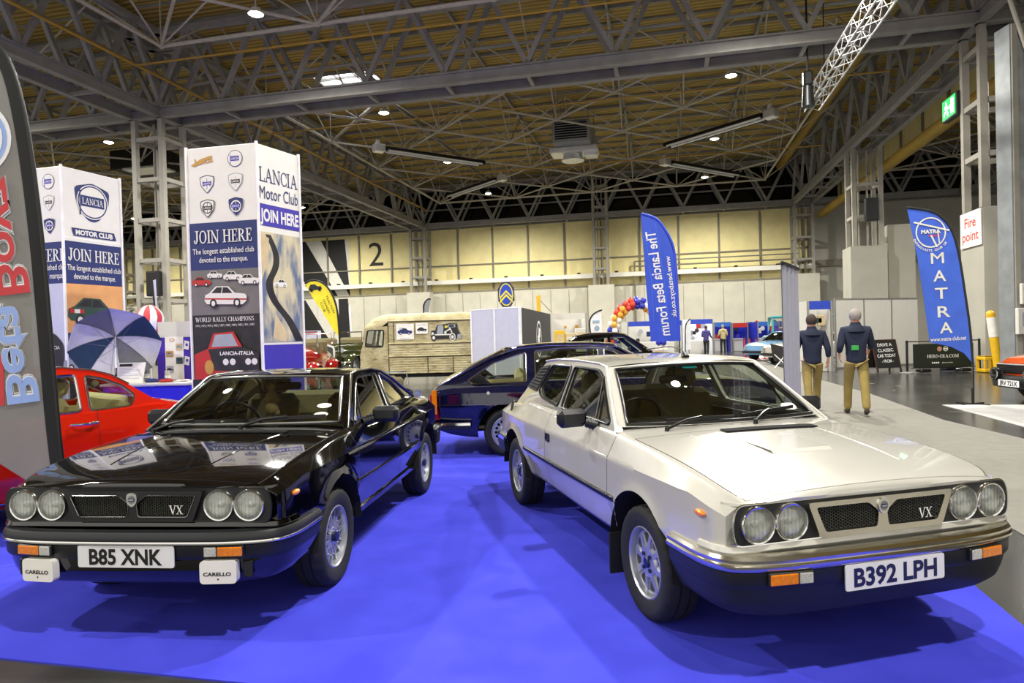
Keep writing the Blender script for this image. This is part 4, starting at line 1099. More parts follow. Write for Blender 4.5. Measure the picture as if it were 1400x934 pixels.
# space frame: lower chords on the diagonal, webs up to the deck
def space_frame(xa, xb, ya, yb, px, py, dense=True):
    mb = MB(); cx, cy = (xa + xb) / 2, (ya + yb) / 2
    na = int((xb - xa) / 2 / px); nb = int((yb - ya) / 2 / py)
    N = lambda a, b: V((cx + a * px, cy + b * py, ZN)); U = lambda a, b: V((cx + a * px, cy + b * py, ZD - .28))
    inn = lambda a, b: abs(a) <= na and abs(b) <= nb
    for a in range(-na, na + 1):
        for b in range(-nb, nb + 1):
            if (a + b) % 2 == 0:
                for da, db in ((1, 1), (1, -1)):
                    if inn(a + da, b + db): mb.cyl(N(a, b), N(a + da, b + db), .055, None, 6, 0, False)
                for da, db in ((1, 0), (-1, 0), (0, 1), (0, -1)):
                    mb.cyl(N(a, b), U(a + da, b + db), .036, None, 5, 0, False)
                mb.ball(N(a, b), .11, 6, 4)
                if dense and inn(a, b): mb.cyl(N(a, b), N(a, b) + V((0, 0, ZD - ZN - .2)), .022, None, 4, 0, False)
    for q in (-1, 1):
        mb.cyl(N(-na, q * nb), N(na, q * nb), .07, None, 6, 0, False); mb.cyl(N(q * na, -nb), N(q * na, nb), .07, None, 6, 0, False)
    for b in range(-nb - 1, nb + 2): mb.bar((xa, cy + b * py, ZD - .08), (xb, cy + b * py, ZD - .08), .10, .14, 1); mb.bar((xa, cy + (b + .5) * py, ZD - .06), (xb, cy + (b + .5) * py, ZD - .06), .06, .08, 1)
    for a in range(-na - 1, na + 2, 2): mb.bar((cx + a * px, ya, ZD - .2), (cx + a * px, yb, ZD - .2), .10, .16, 1)
    put(mb.build('ceiling_beam_lattice', ['tube_paint', 'steel_paint'], None, 40))
for ya, yb in ((24.2, 53.0), (-5.8, 23.0)):
    space_frame(-19.3, 9.4, ya, yb, 3.03, 2.95); space_frame(-49.1, -20.8, ya, yb, 3.03, 2.95, False)
space_frame(11, 43, 24.2, 53.0, 3.03, 2.95, False)
# gas pipes following the nodes
mb = MB()
for yy in (21.2, 30., 41.2): mb.cyl((-18.9, yy, ZN - .16), (9.2, yy + .2, ZN - .16), .035, None, 6)
mb.cyl((-18.9, -5, ZN - .12), (-18.9, 52.5, ZN - .12), .06, None, 6)
put(mb.build('ceiling_trim_pipes', 'pipe_yellow', None, 40))
mb = MB()
for x, z, r in ((11.4, 9.7, .28), (8.6, 13.4, .26)): mb.cyl((x, 16, z), (x, 53, z), r, None, 12)
put(mb.build('ceiling_trim_ducts', 'duct_ochre', None, 40))
mb = MB(); mb.box((12.6, 38, 11.6), (.12, 30, 1.5), 0)
for i in range(10): mb.box((12.5, 24 + i * 3.1, 11.6), (.1, .16, 1.5), 1)
put(mb.build('wall_gallery', ['panel_cream', 'mullion'], None, 0))
# lattice columns
def lattice_column(x, y, w=1.25, d=1.2, z0=0., z1=ZC, step=1.62, mt='steel_light', p=.2):
    mb = MB()
    for i in (0, 1):
        for j in (0, 1): mb.box((x + i * w, y + j * d, (z0 + z1) / 2), (p, p, z1 - z0), 0)
    z = z0 + step
    while z < z1 - .3:
        for j in (0, 1): mb.box((x + w / 2, y + j * d, z), (w, p * .75, .16), 0)
        for i in (0, 1): mb.box((x + i * w, y + d / 2, z), (p * .75, d, .16), 0)
        z += step
    for q in (.3, .62): mb.cyl((x + w * q, y + d * .5, z0), (x + w * q, y + d * .5, z1), .05, None, 6)
    return put(mb.build('column', mt, None, 0))
for x, y in ((-20.65, 23.05), (-20.65, 53.), (9.55, 53.), (-50.4, 23.05), (-50.4, 53.), (9.55, -6.9), (-20.65, -6.9)): lattice_column(x, y)
lattice_column(-5.3, 53., 1.05, .5, 0, 13.5)
lattice_column(9.55, 37.2, 1.25, 1.2, 5.4, ZC); lattice_column(9.55, 23.05, 1.25, 1.2, 5.0, ZC)
mb = MB(); mb.box((-4.78, 53.2, 2.6), (2.0, .9, 5.2), 0); put(mb.build('wall_column_casing', 'panel_white', None, 0))
mb = MB(); mb.box((-20., 53.2, 2.6), (2.0, .9, 5.2), 0); put(mb.build('wall_column_casing', 'panel_white', None, 0))
mb = MB(); mb.box((10.2, 53.2, 2.7), (1.9, .9, 5.4), 0); put(mb.build('wall_column_casing', 'panel_white', None, 0))
mb = MB(); mb.box((10.15, 37.8, 2.75), (1.7, 1.6, 5.5), 0); put(mb.build('wall_column_casing', 'clad_grey', None, 0))
mb = MB(); mb.box((11.9, 38.3, 3.3), (1.25, 1.0, 6.6), 0); put(mb.build('wall_column_casing', 'clad_grey', None, 0))
mb = MB(); mb.box((10.45, 23.75, 2.5), (1.95, 1.6, 5.0), 0)
for z in (1.0, 1.8, 2.6, 3.4, 4.2): mb.box((10.75, 22.94, z), (.05, .03, .05), 1)
mb.cyl((10.75, 22.93, 1.3), (10.75, 22.93, 4.8), .018, None, 6, 1)
put(mb.build('wall_fire_point', ['clad_grey', 'mullion'], None, 0))
# steel stanchion by the right edge
mb = MB(); c = V((13.72, 18.1, 0)); mb.box((c.x, c.y, 4.7), (.62, .55, 9.4), 0)
mb.box((c.x - .2, c.y - .29, 4.7), (.14, .04, 9.4), 1); mb.tube([(c.x + .1, c.y - .34, 0.4), (c.x + .12, c.y - .34, 8.6), (c.x - .35, c.y - .3, 10.2), (c.x - 1.2, c.y, 12)], .06, 8, False, 1)
o = mb.build('column', ['galv', 'steel_light'], None, 40); tag(o, kind='structure')
# plant hung from the roof ---------------------------------------------------------------
def hthing(nm, label, cat, x, y, z, group=None, rz=0.):
    p = hl(x, y, z); return thing(nm, label, cat, p, -YAW + rz, group)
LAMPS = [(x, y) for y in (47.1, 37.8, 28.6, 18.8) for x in (-27.2, -12.25, 2.87)] + [(x, y) for y in (9.4, 0.) for x in (-27.2, -12.25, 2.87)] + [(-42., 46.5), (-42., 28.6), (-56, 47), (18., 38), (18., 26)]
lamp0 = None
LIT = bpy.data.lights.new('high_bay_light', 'SPOT'); LIT.energy = 4600; LIT.spot_size = radians(165); LIT.spot_blend = .55; LIT.shadow_soft_size = .22; LIT.color = (1., .965, .89)
WHERE = {(-12.25, 28.6): 'beside the skylight', (2.87, 28.6): 'on the girder above the white car', (-27.2, 28.6): 'left of the lattice column', (-12.25, 18.8): 'nearest the top edge',
         (-12.25, 47.1): 'above the number two wall', (-12.25, 37.8): 'under the heater by the skylight', (2.87, 37.8): 'under the heater over the aisle', (2.87, 47.1): 'farthest down the aisle', (-42., 46.5): 'seen between the two printed towers'}
for x, y in LAMPS:
    w = WHERE.get((x, y))
    lab = 'round white high bay lamp ' + w if w else 'round white high bay lamp hanging from the roof lattice'
    if lamp0 is None:
        t = hthing('high_bay_lamp', lab, 'ceiling lamp', x, y, 11.75, 'high bay lamps under the roof'); lamp0 = t
        mb = MB(); mb.lathe([(.04, .22), (.13, .2), (.2, .08), (.24, 0), (.23, 0), (.19, .07), (0, .16)], 24, 0); mb.cyl((0, 0, .2), (0, 0, .55), .015, None, 6); mb.build('lamp_shade', 'lamp_shell', t, 40)
        mb = MB(); mb.lathe([(0, -.05), (.12, -.035), (.19, 0), (.225, .03)], 24, 0); mb.build('bulb', 'lamp_light', t, 0)
        lo = bpy.data.objects.new('lamp_light', LIT); COL.objects.link(lo); lo.parent = t; lo.location = (0, 0, -.12)
    else:
        t = copy_tree(lamp0); t.location = hl(x, y, 11.75); t['label'] = lab
# radiant tube heaters
def heater(p, q, label):
    a = hl(*p); b = hl(*q); d = b - a; t = thing('radiant_heater', label, 'heater', (a + b) / 2, atan2(d.y, d.x), 'long radiant heaters hung from the roof'); L = d.length / 2
    mb = MB(); P = []
    for xx in (-L, L): P.append([(xx, y, z) for y, z in ((-.42, -.05), (-.38, .12), (0, .22), (.38, .12), (.42, -.05))])
    mb.grid(P, 0); mb.add(P[0], [(0, 1, 2, 3, 4)]); mb.add(P[1], [(4, 3, 2, 1, 0)]); mb.build('reflector_hood', 'dark_metal', t, 0)
    mb = MB()
    for y in (-.2, .2): mb.cyl((-L + .1, y, -.02), (L - .1, y, -.02), .07, None, 8)
    mb.build('burner_tube', 'tube_light', t, 40)
    mb = MB(); mb.box((-L - .35, 0, .05), (.6, .5, .4), 0, None, .04); mb.cyl((-L - .35, .1, .2), (-L - .35, .1, .5), .12, None, 10); mb.build('burner_box', 'alu_bright', t, 30)
    mb = MB()
    for xx in (-L * .6, L * .6):
        for y in (-.35, .35): mb.cyl((xx, y, .1), (xx, y, .75), .012, None, 4)
    mb.build('hanger', 'steel_grey', t, 0)
heater((-14.3, 33.4, 11.5), (-10.2, 37.9, 11.5), 'long radiant heater below the skylight, sloping down to the right')
heater((-10.3, 42.5, 11.6), (-15., 46.4, 11.6), 'long radiant heater above the hall number, sloping up to the right')
heater((4.85, 33.8, 11.5), (.4, 37.5, 11.5), 'long bright radiant heater over the right side of the hall')
heater((.5, 41.9, 11.6), (4.9, 46.6, 11.6), 'long radiant heater farther back, above the blue feather flag')
# air handling unit
t = hthing('air_unit', 'large grey air handling unit hanging in the middle of the roof', 'ventilation unit', -4.6, 37.2, 12.2)
mb = MB(); mb.box((0, 0, 0), (2.0, 3.6, 1.2), 0, None, .05); mb.build('casing', 'machine_grey', t, 30)
mb = MB(); mb.box((0, -1.83, .05), (1.7, .06, .9), 0); 
for i in range(7): mb.box((0, -1.87, -.33 + i * .13), (1.7, .05, .025), 1)
mb.build('intake_louvre', ['gap', 'machine_grey'], t, 0)
mb = MB(); mb.box((0, -.4, -.75), (2.6, 1.4, .3), 0, None, .05); mb.cyl((-.1, -.4, -.9), (-.1, -.4, -1.25), .5, .62, 20); mb.box((.9, -.3, -.95), (.7, .9, .25), 0, None, .05); mb.build('outlet', 'alu_bright', t, 30)
mb = MB()
for x_ in (-.9, .9):
    for y_ in (-1.6, 1.6): mb.cyl((x_, y_, .5), (x_, y_, 2.0), .025, None, 6)
mb.build('hanger', 'steel_grey', t, 0)
t = hthing('air_unit', 'dark air handling unit seen beyond the left lattice column', 'ventilation unit', -29.5, 34., 12.2)
mb = MB(); mb.box((0, 0, 0), (3.2, 2.6, 1.1), 0, None, .05); mb.build('casing', 'dark_metal', t, 30)
mb = MB(); mb.box((.8, -1.0, -.7), (2.4, 1.4, .12), 0, None, .03); mb.build('outlet', 'alu_bright', t, 30)
# loudspeaker boxes on columns
for (x, y, z, lab) in ((-19.75, 22.8, 3.9, 'black loudspeaker box on the left lattice column'), (10.3, 36.95, 7.3, 'black loudspeaker box on the lattice column behind the shell scheme walls')):
    t = hthing('loudspeaker', lab, 'speaker', x, y, z)
    s_ = 1. if z < 6 else 1.15
    mb = MB(); mb.box((0, 0, 0), (.55 * s_, .3, 1.0 * s_), 0, None, .03); mb.build('cabinet', 'satin_black', t, 30)
    mb = MB(); mb.box((0, -.155, 0), (.46 * s_, .02, .88 * s_), 0, None, .01); mb.build('speaker_grille', 'black_trim', t, 30)
# aluminium lighting truss
t = hthing('lighting_truss', 'bright aluminium lighting truss hanging at the upper right', 'truss', 5.35, 16., 9.5)
mb = MB(); s_ = .24
for a in (-1, 1):
    for b in (-1, 1): mb.cyl((a * s_, -10, b * s_), (a * s_, 10, b * s_), .028, None, 8)
n = 44
for i in range(n):
    y0, y1 = -10 + 20 * i / n, -10 + 20 * (i + 1) / n; f = 1 if i % 2 else -1
    for a in (-1, 1):
        mb.cyl((a * s_, y0, -f * s_), (a * s_, y1, f * s_), .013, None, 5); mb.cyl((-f * s_, y0, a * s_), (f * s_, y1, a * s_), .013, None, 5)
mb.build('chords', 'alu_bright', t, 40)
for y in (-8, 0, 8):
    mb = MB(); mb.cyl((0, y, s_), (0, y, 4.2), .015, None, 5); mb.build('hanger', 'dark_metal', t, 0)
t = hthing('hanging_chain_hoist', 'black chain hoist hanging beside the end of the lighting truss', 'hoist', 4.75, 23.6, 9.6)
mb = MB(); mb.box((0, 0, 0), (.3, .3, .5), 0, None, .06); mb.cyl((0, 0, -.25), (0, 0, -.9), .16, .2, 12); mb.build('motor', 'satin_black', t, 40)
mb = MB(); mb.cyl((0, 0, .2), (0, 0, 4.7), .03, None, 6); mb.build('chain', 'dark_metal', t, 0)
# fire exit sign and fire point board
t = hthing('exit_sign', 'lit green emergency exit sign with a white running figure', 'sign', 9.35, 24.9, 8.62)
mb = MB(); mb.box((.1, 0, 0), (.22, 1.15, .75), 0, None, .02); mb.build('sign_box', 'satin_black', t, 30)
T = frame((-.02, 0, 0), (0, -1, 0), (0, 0, 1))
mb = MB(); mb.poly([(-.52, -.32), (.52, -.32), (.52, .32), (-.52, .32)], 0, T); mb.build('sign_face', 'sign_green', t, 0)
mb = MB(); T2 = T @ M4.Translation((0, 0, .006))
mb.poly([(.17, -.24), (.38, -.24), (.38, .24), (.17, .24)], 0, T2); mb.poly(circ(.05, 10, -.20, .19), 0, T2); mb.poly([(-.3, .1), (-.12, .14), (-.06, .0), (-.14, -.06), (-.04, -.14), (-.06, -.25), (-.12, -.24), (-.12, -.14), (-.24, -.08), (-.36, -.22), (-.40, -.17), (-.26, -.02), (-.22, .06), (-.36, .02)], 0, T2)
mb.poly([(-.02, -.03), (.08, -.03), (.08, -.1), (.14, 0), (.08, .1), (.08, .03), (-.02, .03)], 0, T2)
mb.build('running_figure', 'sign_glow', t, 0)
t = hthing('fire_point_board', 'white fire point notice with red lettering on the clad column', 'sign', 9.465, 23.72, 4.42)
mb = MB(); T = frame((-.01, 0, 0), (0, -1, 0), (0, 0, 1)); mb.prism([(-.72, -.55), (.72, -.55), (.72, .55), (-.72, .55)], .03, 0, T); mb.build('board', 'sign_white', t, 0)
mb = MB(); T2 = T @ M4.Translation((0, 0, .034)); mb.text('Fire', T2 @ M4.Translation((0, .22, 0)), .30, .78, 0, .012); mb.text('point', T2 @ M4.Translation((0, -.2, 0)), .30, 1.12, 0, .012); mb.build('lettering', 'sign_red', t, 0)
# ---------------------------------------------------------------- helpers for placing things seen in the hall
CF, CH, CP, CR = 913.8, 1.5224, .0113, .0267
def at(px, py, d):
    """point on the sight line through a photo pixel, d metres ahead of the camera"""
    u = (px - 700) / CF; v = (py - 467) / CF
    a = u * cos(CR) - v * sin(CR); b = u * sin(CR) + v * cos(CR)
    y = cos(CP) - b * sin(CP); z = -b * cos(CP) - sin(CP)
    return V((a * d / y, d, CH + z * d / y))
mat('print_navy', '#1b2a63', .55, var=.03)
mat('print_purple', '#3a2f9c', .55, var=.03)
mat('banner_white', '#dcdad2', .6, var=.02)
mat('print_grey', '#6d6a68', .6, var=.12, scale=4)
mat('print_orange', '#d59a5e', .6, var=.06)
mat('print_red', '#b4261f', .5)
mat('print_green', '#2f4a3d', .5)
mat('print_gold', '#b98d3c', .5)
mat('print_dark', '#131217', .6, two='#2b2726', scale=5)
mat('print_rock', '#c9bf9a', .7, two='#5d6c86', scale=5.5, ramp=(.42, .62), stretch=(1, 1, .35))
mat('print_silver', '#9aa0a8', .5)
mat('print_sand', '#c8b48a', .6, var=.1)
mat('print_blue', '#2b46b8', .7, var=.06)
mat('print_lilac', '#b8b9c9', .6, var=.03)
mat('banner_blue', '#2c49ae', .75, var=.08, scale=2.5)
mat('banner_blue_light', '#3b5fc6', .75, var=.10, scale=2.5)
mat('banner_yellow', '#e2d22e', .75, var=.06)
mat('banner_edge', '#191a1c', .8)
mat('pole_black', '#101012', .4)
mat('pole_white', '#e8e8e6', .4)
mat('cloth_blue', '#2018c4', .85, var=.05)
mat('cloth_purple', '#3d1f9e', .7, var=.04)
mat('wood_dark', '#3a2318', .6, var=.2, stretch=(1, 1, 8))
mat('board_black', '#191a1a', .8)
mat('yellow_paint', '#e0b21a', .45)
mat('orange_paint', '#d9551c', .15, coat=1.)
mat('silver_blue', '#8fa6bd', .2, coat=1.)
mat('teal_paint', '#3f9a9f', .3, coat=1.)
mat('sky_paint', '#6c9cc4', .2, coat=1.)
mat('silver_paint', '#aeb1b4', .25, .4, coat=1.)
mat('green_paint', '#2c3113', .12, coat=1.)
mat('maroon_paint', '#8f1511', .12, coat=1.)
mat('panel_pale', '#cfcdc6', .55, var=.02)
mat('post_alu', '#9c9c98', .35, .5)
mat('booth_blue', '#1a25a6', .5)
mat('booth_sky', '#2f62b8', .5)
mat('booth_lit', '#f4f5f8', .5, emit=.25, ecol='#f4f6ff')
mat('barrier_red', '#c02a1e', .45)
mat('umbrella_navy', '#27425f', .7)
mat('umbrella_white', '#dfe1e2', .7)
mat('umbrella_grey', '#7d8083', .7)
mat('skin', '#c08e70', .6)
mat('hair_grey', '#8d8780', .85, bump=.4)
mat('hair_dark', '#3a2e26', .85, bump=.4)
mat('coat_navy', '#141d33', .85, var=.15)
mat('trousers_khaki', '#8f7d45', .9, var=.12)
mat('trousers_dark', '#26272b', .9)
mat('shoe_brown', '#2c2119', .6)
mat('coat_beige', '#b8aa7c', .9)
mat('coat_purple', '#4a4480', .9)
mat('green_badge', '#2f9a3f', .6)
sheer('sheer_grey', '#96958f', .80)
sheer('sheer_edge', '#2a2b2a', .97)
mat('flag_light_blue', '#8fa9dc', .7); mat('flag_red', '#c23a3e', .7); mat('flag_white', '#e2e2e6', .7)

# ---------------------------------------------------------------- more cars on the stand
BL = dict(zc=.80, zm=.645, xf=.85, arch=.372, ac=.30, shoulder=.09, cowl=-.20, tyre_r=.30, rim_r=.20, label='dark blue fastback saloon parked behind the black and white cars', loc=(2.46, 9.08, 0), rz=.0, paint='blue_paint',
    wb=2.54, xr=-3.52, W=[(-3.52, .74), (-3.4, .79), (-3.1, .815), (-2.5, .83), (0, .83), (.5, .81), (.85, .75)],
    zs=[(-3.52, .815), (-3.35, .845), (-3.0, .87), (-2.4, .885), (-.4, .905), (0, .90), (.5, .86), (.85, .78)], zt=[(-3.52, .82), (-3.0, .89), (-.3, .93), (.3, .90), (.85, .81)],
    zb=[(-3.52, .36), (-3.2, .27), (-2.9, .24), (-.3, .24), (.85, .32)], doors=[(-.45, -1.32), (-1.325, -2.2)], cabin=(-3.2, -.47), wheel='holes', track=.80, seat='seat_cream', trimcol='seat_cream', bench=-2.15, wseg=64,
    green=dict(z0=.90, y0=.735, tum=.42, narrow=[(-2.4, -3.5, .08)],
        outline=[(-.42, .89), (-.5, .93), (-1.15, 1.33), (-1.5, 1.365), (-2.0, 1.372), (-2.4, 1.345), (-2.75, 1.245), (-3.4, .90), (-3.45, .84), (-3.0, .83)],
        windows=[[(-.65, .93), (-1.28, .935), (-1.30, 1.30), (-1.20, 1.28)], [(-1.36, .935), (-2.18, .925), (-2.18, 1.295), (-1.8, 1.325), (-1.38, 1.31)], [(-2.29, .92), (-2.95, .905), (-3.03, .95), (-2.70, 1.165), (-2.37, 1.265), (-2.29, 1.275)]],
        wr=.03, trim='chrome', tr=.011, louvre=[(-2.74, .915), (-2.955, .912), (-3.02, .95), (-2.88, 1.035)],
        lines=[('roof_gutter', [(-1.15, 1.325), (-1.5, 1.358), (-2.0, 1.362), (-2.4, 1.333), (-2.75, 1.232), (-3.4, .89)], 'chrome', .008)],
        screen=dict(b=(-.36, -.5, .72, .94, .93), t=(-1.10, -1.18, .585, 1.365, 1.335), u=.9),
        rear=dict(b=(-3.46, -3.36, .68, .90, .89), t=(-2.55, -2.45, .60, 1.35, 1.325), u=.86, dir=-1, seal='chrome'),
        rail=[(-2.6, 1.30), (-2.4, 1.345), (-2.0, 1.372), (-1.5, 1.365), (-1.15, 1.33)], crown=[(-2.6, 1.345), (-2.0, 1.40), (-1.5, 1.395), (-1.1, 1.367)],
        drip=[(-1.2, 1.345), (-1.5, 1.368), (-2.0, 1.374), (-2.4, 1.348)]))
blue_car, PwL, syL = make_car(BL)
side_strip(blue_car, [.6, 0, -.5, -1.5, -2.5, -3.1, -3.42], lambda x: pchip(BL['W'], x) - .003, .66, 'chrome_dark', 'side_moulding', .018, .010)
mb = MB(); rp = [(-3.0, -.835), (-3.25, -.835), (-3.46, -.80), (-3.56, -.68), (-3.60, 0), (-3.56, .68), (-3.46, .80), (-3.25, .835), (-3.0, .835)]
rpp = [V((p[0], p[1])) for p in smooth_path([V((a, b, 0)) for a, b in rp], 3)]
sweep(mb, [(-.03, .36), (.01, .355), (.025, .39), (.02, .43), (-.03, .44)], rpp, 0); mb.build('rear_bumper', 'bumper_black', blue_car, 40)
mb = MB(); sweep(mb, [(.018, .405), (.034, .41), (.03, .44), (.0, .452), (-.03, .448)], rpp, 0); mb.build('bumper_strip', 'chrome', blue_car, 40)
for s in (1, -1):
    mb = MB(); mb.prism(rounded([(-.06, -.16), (.05, -.17), (.04, .15), (-.05, .16)], .02, 3), .05, 0, frame((-3.47, s * .755, .64), (.35, -s * .9, 0) if s < 0 else (-.35, -.9, 0), (-.1, 0, 1))); mb.build('tail_lamp', 'red_lens', blue_car, 30)
    mb = MB(); mb.prism(rounded([(-.03, -.15), (.03, -.15), (.03, .15), (-.03, .15)], .01, 3), .02, 0, frame((-3.44, s * .805, .70), (1, 0, 0), (-.12, 0, 1)) if s < 0 else frame((-3.44, s * .805, .70), (-1, 0, 0), (-.12, 0, 1))); mb.build('amber_lens', 'amber', blue_car, 30)
mb = MB(); mb.prism(circ(.02, 14), .006, 0, frame((-2.77, -.826, .80), (1, 0, 0), (0, 0, 1))); mb.build('fuel_lock', 'chrome', blue_car, 30)
for q in (-.52, .52): headlamp(blue_car, (.86, q, .66), .08)

RD = dict(zc=.76, zm=.45, xf=.72, arch=.41, ac=.33, shoulder=.07, cowl=-.25, tyre_r=.30, rim_r=.18, label='bright red classic coupe with chrome window frames, behind the black car', loc=(-5.43, 4.97, 0), rz=4.014, paint='red_paint',
    wb=2.33, xr=-3.05, W=[(-3.05, .64), (-2.9, .71), (-2.6, .77), (-2.0, .80), (0, .80), (.4, .78), (.72, .70)],
    zs=[(-3.05, .80), (-2.85, .89), (-2.57, .945), (-2.33, .97), (-2.0, .955), (-1.6, .94), (-.9, .925), (-.3, .91), (.3, .86), (.72, .76)], zt=[(-3.05, .82), (-2.8, .92), (-2.3, 1.0), (-.4, .95), (.2, .92), (.72, .80)],
    zb=[(-3.05, .36), (-2.8, .26), (-2.4, .21), (0, .21), (.72, .30)], doors=[(-.5, -1.835)], cabin=(-2.2, -.5), wheel='steel', track=.765, seat='seat_cream', trimcol='seat_cream', bench=-1.95, wseg=48, flare=.02,
    green=dict(z0=.93, y0=.735, tum=.46,
        outline=[(-.45, .90), (-.52, .93), (-1.0, 1.25), (-1.2, 1.305), (-1.45, 1.325), (-1.63, 1.325), (-1.87, 1.288), (-2.0, 1.243), (-2.14, 1.15), (-2.33, 1.005), (-2.52, .955), (-2.4, .88)],
        windows=[[(-.62, .945), (-1.72, .945), (-1.72, 1.262), (-1.2, 1.258), (-1.05, 1.225)], [(-1.79, .945), (-2.12, .955), (-2.17, 1.05), (-2.08, 1.145), (-1.94, 1.215), (-1.79, 1.252)]],
        wr=.035, trim='chrome', tr=.013,
        screen=dict(b=(-.34, -.5, .72, .95, .935), t=(-.98, -1.06, .58, 1.30, 1.275), u=.9, seal='chrome'),
        rear=dict(b=(-2.42, -2.30, .62, 1.0, .985), t=(-1.86, -1.80, .575, 1.31, 1.285), u=.84, dir=-1, bulge=0, seal='chrome'),
        rail=[(-1.87, 1.282), (-1.63, 1.32), (-1.45, 1.32), (-1.2, 1.30), (-1.0, 1.245)], crown=[(-1.9, 1.30), (-1.63, 1.345), (-1.4, 1.35), (-1.15, 1.335), (-.98, 1.302)],
        drip=[(-.5, .93), (-1.0, 1.257), (-1.2, 1.312), (-1.45, 1.332), (-1.63, 1.332), (-1.87, 1.294), (-2.0, 1.25), (-2.14, 1.157)], dripm='chrome'))
red_car, PwR, syR = make_car(RD)
for s in (1, -1):
    mb = MB(); y = .80; mb.tube([(-1.81, s * .795, .845), (-1.78, s * .835, .845), (-1.66, s * .835, .845), (-1.62, s * .795, .845)], .012, 8); mb.ball((-1.80, s * .815, .848), (.03, .02, .018), 10, 6); mb.build('door_handle', 'chrome', red_car, 50)
side_strip(red_car, [-.45, -.9, -1.5, -1.88], lambda x: pchip(RD['W'], x) - .06, .26, 'chrome', 'sill_moulding', .02, .012)
for q in (-.56, -.38, .38, .56): headlamp(red_car, (.735, q, .62), .075)
mb = MB(); sweep(mb, [(-.02, .36), (.015, .36), (.02, .40), (-.02, .42)], [V(p) for p in ((-2.85, -.78), (-3.06, -.70), (-3.13, 0), (-3.06, .70), (-2.85, .78))], 0); mb.build('rear_bumper', 'chrome', red_car, 40)

def plain_car(label, paint, loc, rz, h=1., seat='seat_grey', roof=None):
    """an ordinary closed car seen far off"""
    sp = dict(zc=.72, zm=.5, xf=.75, arch=.35, ac=.29, shoulder=.10, cowl=-.25, tyre_r=.285, rim_r=.18, label=label, loc=loc, rz=rz, paint=paint, wb=2.5, xr=-3.3,
        W=[(-3.3, .66), (-3.0, .76), (-2.5, .80), (0, .80), (.4, .77), (.75, .66)], zs=[(-3.3, .74), (-3.0, .83), (-2.4, .87), (-.4, .86), (0, .84), (.5, .77), (.75, .68)], zt=[(-3.3, .76), (-2.8, .88), (-.3, .90), (.3, .85), (.75, .71)],
        zb=[(-3.3, .36), (-2.9, .26), (0, .24), (.75, .30)], doors=[(-.5, -1.4)], cabin=(-2.75, -.5), wheel='steel', track=.78, seat=seat, wseg=32,
        green=dict(z0=.87, y0=.70, tum=.45, outline=[(-.45, .85), (-.52, .88), (-1.05, 1.25), (-1.3, 1.29), (-1.8, 1.29), (-2.2, 1.24), (-2.85, .90), (-2.8, .80)],
            windows=[[(-.68, .90), (-1.42, .90), (-1.42, 1.22), (-1.1, 1.21)], [(-1.48, .90), (-2.45, .90), (-2.1, 1.17), (-1.48, 1.22)]], wr=.03,
            screen=dict(b=(-.33, -.48, .69, .90, .89), t=(-1.0, -1.08, .55, 1.29, 1.26), u=.9), rear=dict(b=(-2.85, -2.75, .62, .90, .89), t=(-2.2, -2.12, .55, 1.27, 1.23), u=.86, dir=-1),
            rail=[(-2.2, 1.24), (-1.8, 1.29), (-1.3, 1.29), (-1.05, 1.25)], crown=[(-2.2, 1.28), (-1.8, 1.33), (-1.3, 1.33), (-1.0, 1.292)], drip=[(-.5, .88), (-1.05, 1.255), (-1.3, 1.295), (-1.8, 1.295), (-2.2, 1.245)]))
    r, P, s_ = make_car(sp); r.scale = (1, 1, h)
    for q in (-.5, .5): headlamp(r, (.76, q, .58), .085)
    mb = MB(); sweep(mb, [(-.02, .36), (.02, .36), (.03, .46), (-.02, .48)][::-1], [V(p) for p in ((.45, -.80), (.70, -.72), (.82, 0), (.70, .72), (.45, .80))][::-1], 0); mb.build('bumper_body', 'bumper_black', r, 40)
    return r
black_far = plain_car('black saloon whose roof shows above the dark blue fastback', 'black_paint', (3.75, 16.4, 0), .0, 1.13)
sky_far = plain_car('pale blue car in the far row by the red barrier', 'sky_paint', (11.5, 30.3, 0), -2.65, 1.0)
white_far = plain_car('white car in the far row beside the folded sign', 'white_paint', (11.15, 27.1, 0), -2.75, 1.0)
silver_far = plain_car('silver car behind the two walking people', 'silver_paint', (15.0, 30.2, 0), -2.9, 1.15)
orange = plain_car('orange car with black bumper and round lamps cut off by the frame', 'orange_paint', (10.0, 12.15, 0), -3.16, 1.06)
for q in (-.42, .42): mb = MB(); mb.lathe([(.0, .03), (.09, .035), (.115, .03), (.12, 0), (.10, -.06), (0, -.07)], 24, 0, M4.Translation((.92, q, .50)) @ M4.Rotation(pi / 2, 4, 'Y')); mb.build('spot_lamp_shell', 'satin_black', orange, 40)
for q in (-.42, .42): headlamp(orange, (.95, q, .50), .10)
mb = MB(); sweep(mb, [(-.05, .26), (.03, .28), (.05, .42), (.03, .47), (-.05, .48)][::-1], [V(p) for p in ((.38, -.83), (.66, -.79), (.84, -.55), (.88, 0), (.84, .55), (.66, .79), (.38, .83))][::-1], 0); mb.build('front_bumper', 'bumper_black', orange, 40)
mb = MB(); mb.box((.75, 0, .60), (.06, 1.2, .17), 0, None, .02)
for i in range(5): mb.box((.785, 0, .54 + i * .03), (.02, 1.1, .012), 0)
mb.build('grille', 'satin_black', orange, 30)
plate(orange, frame((.975, 0, .36), (0, 1, 0), (0, 0, 1)), 'JRV 721X', ink='plate_black', tw=.86)

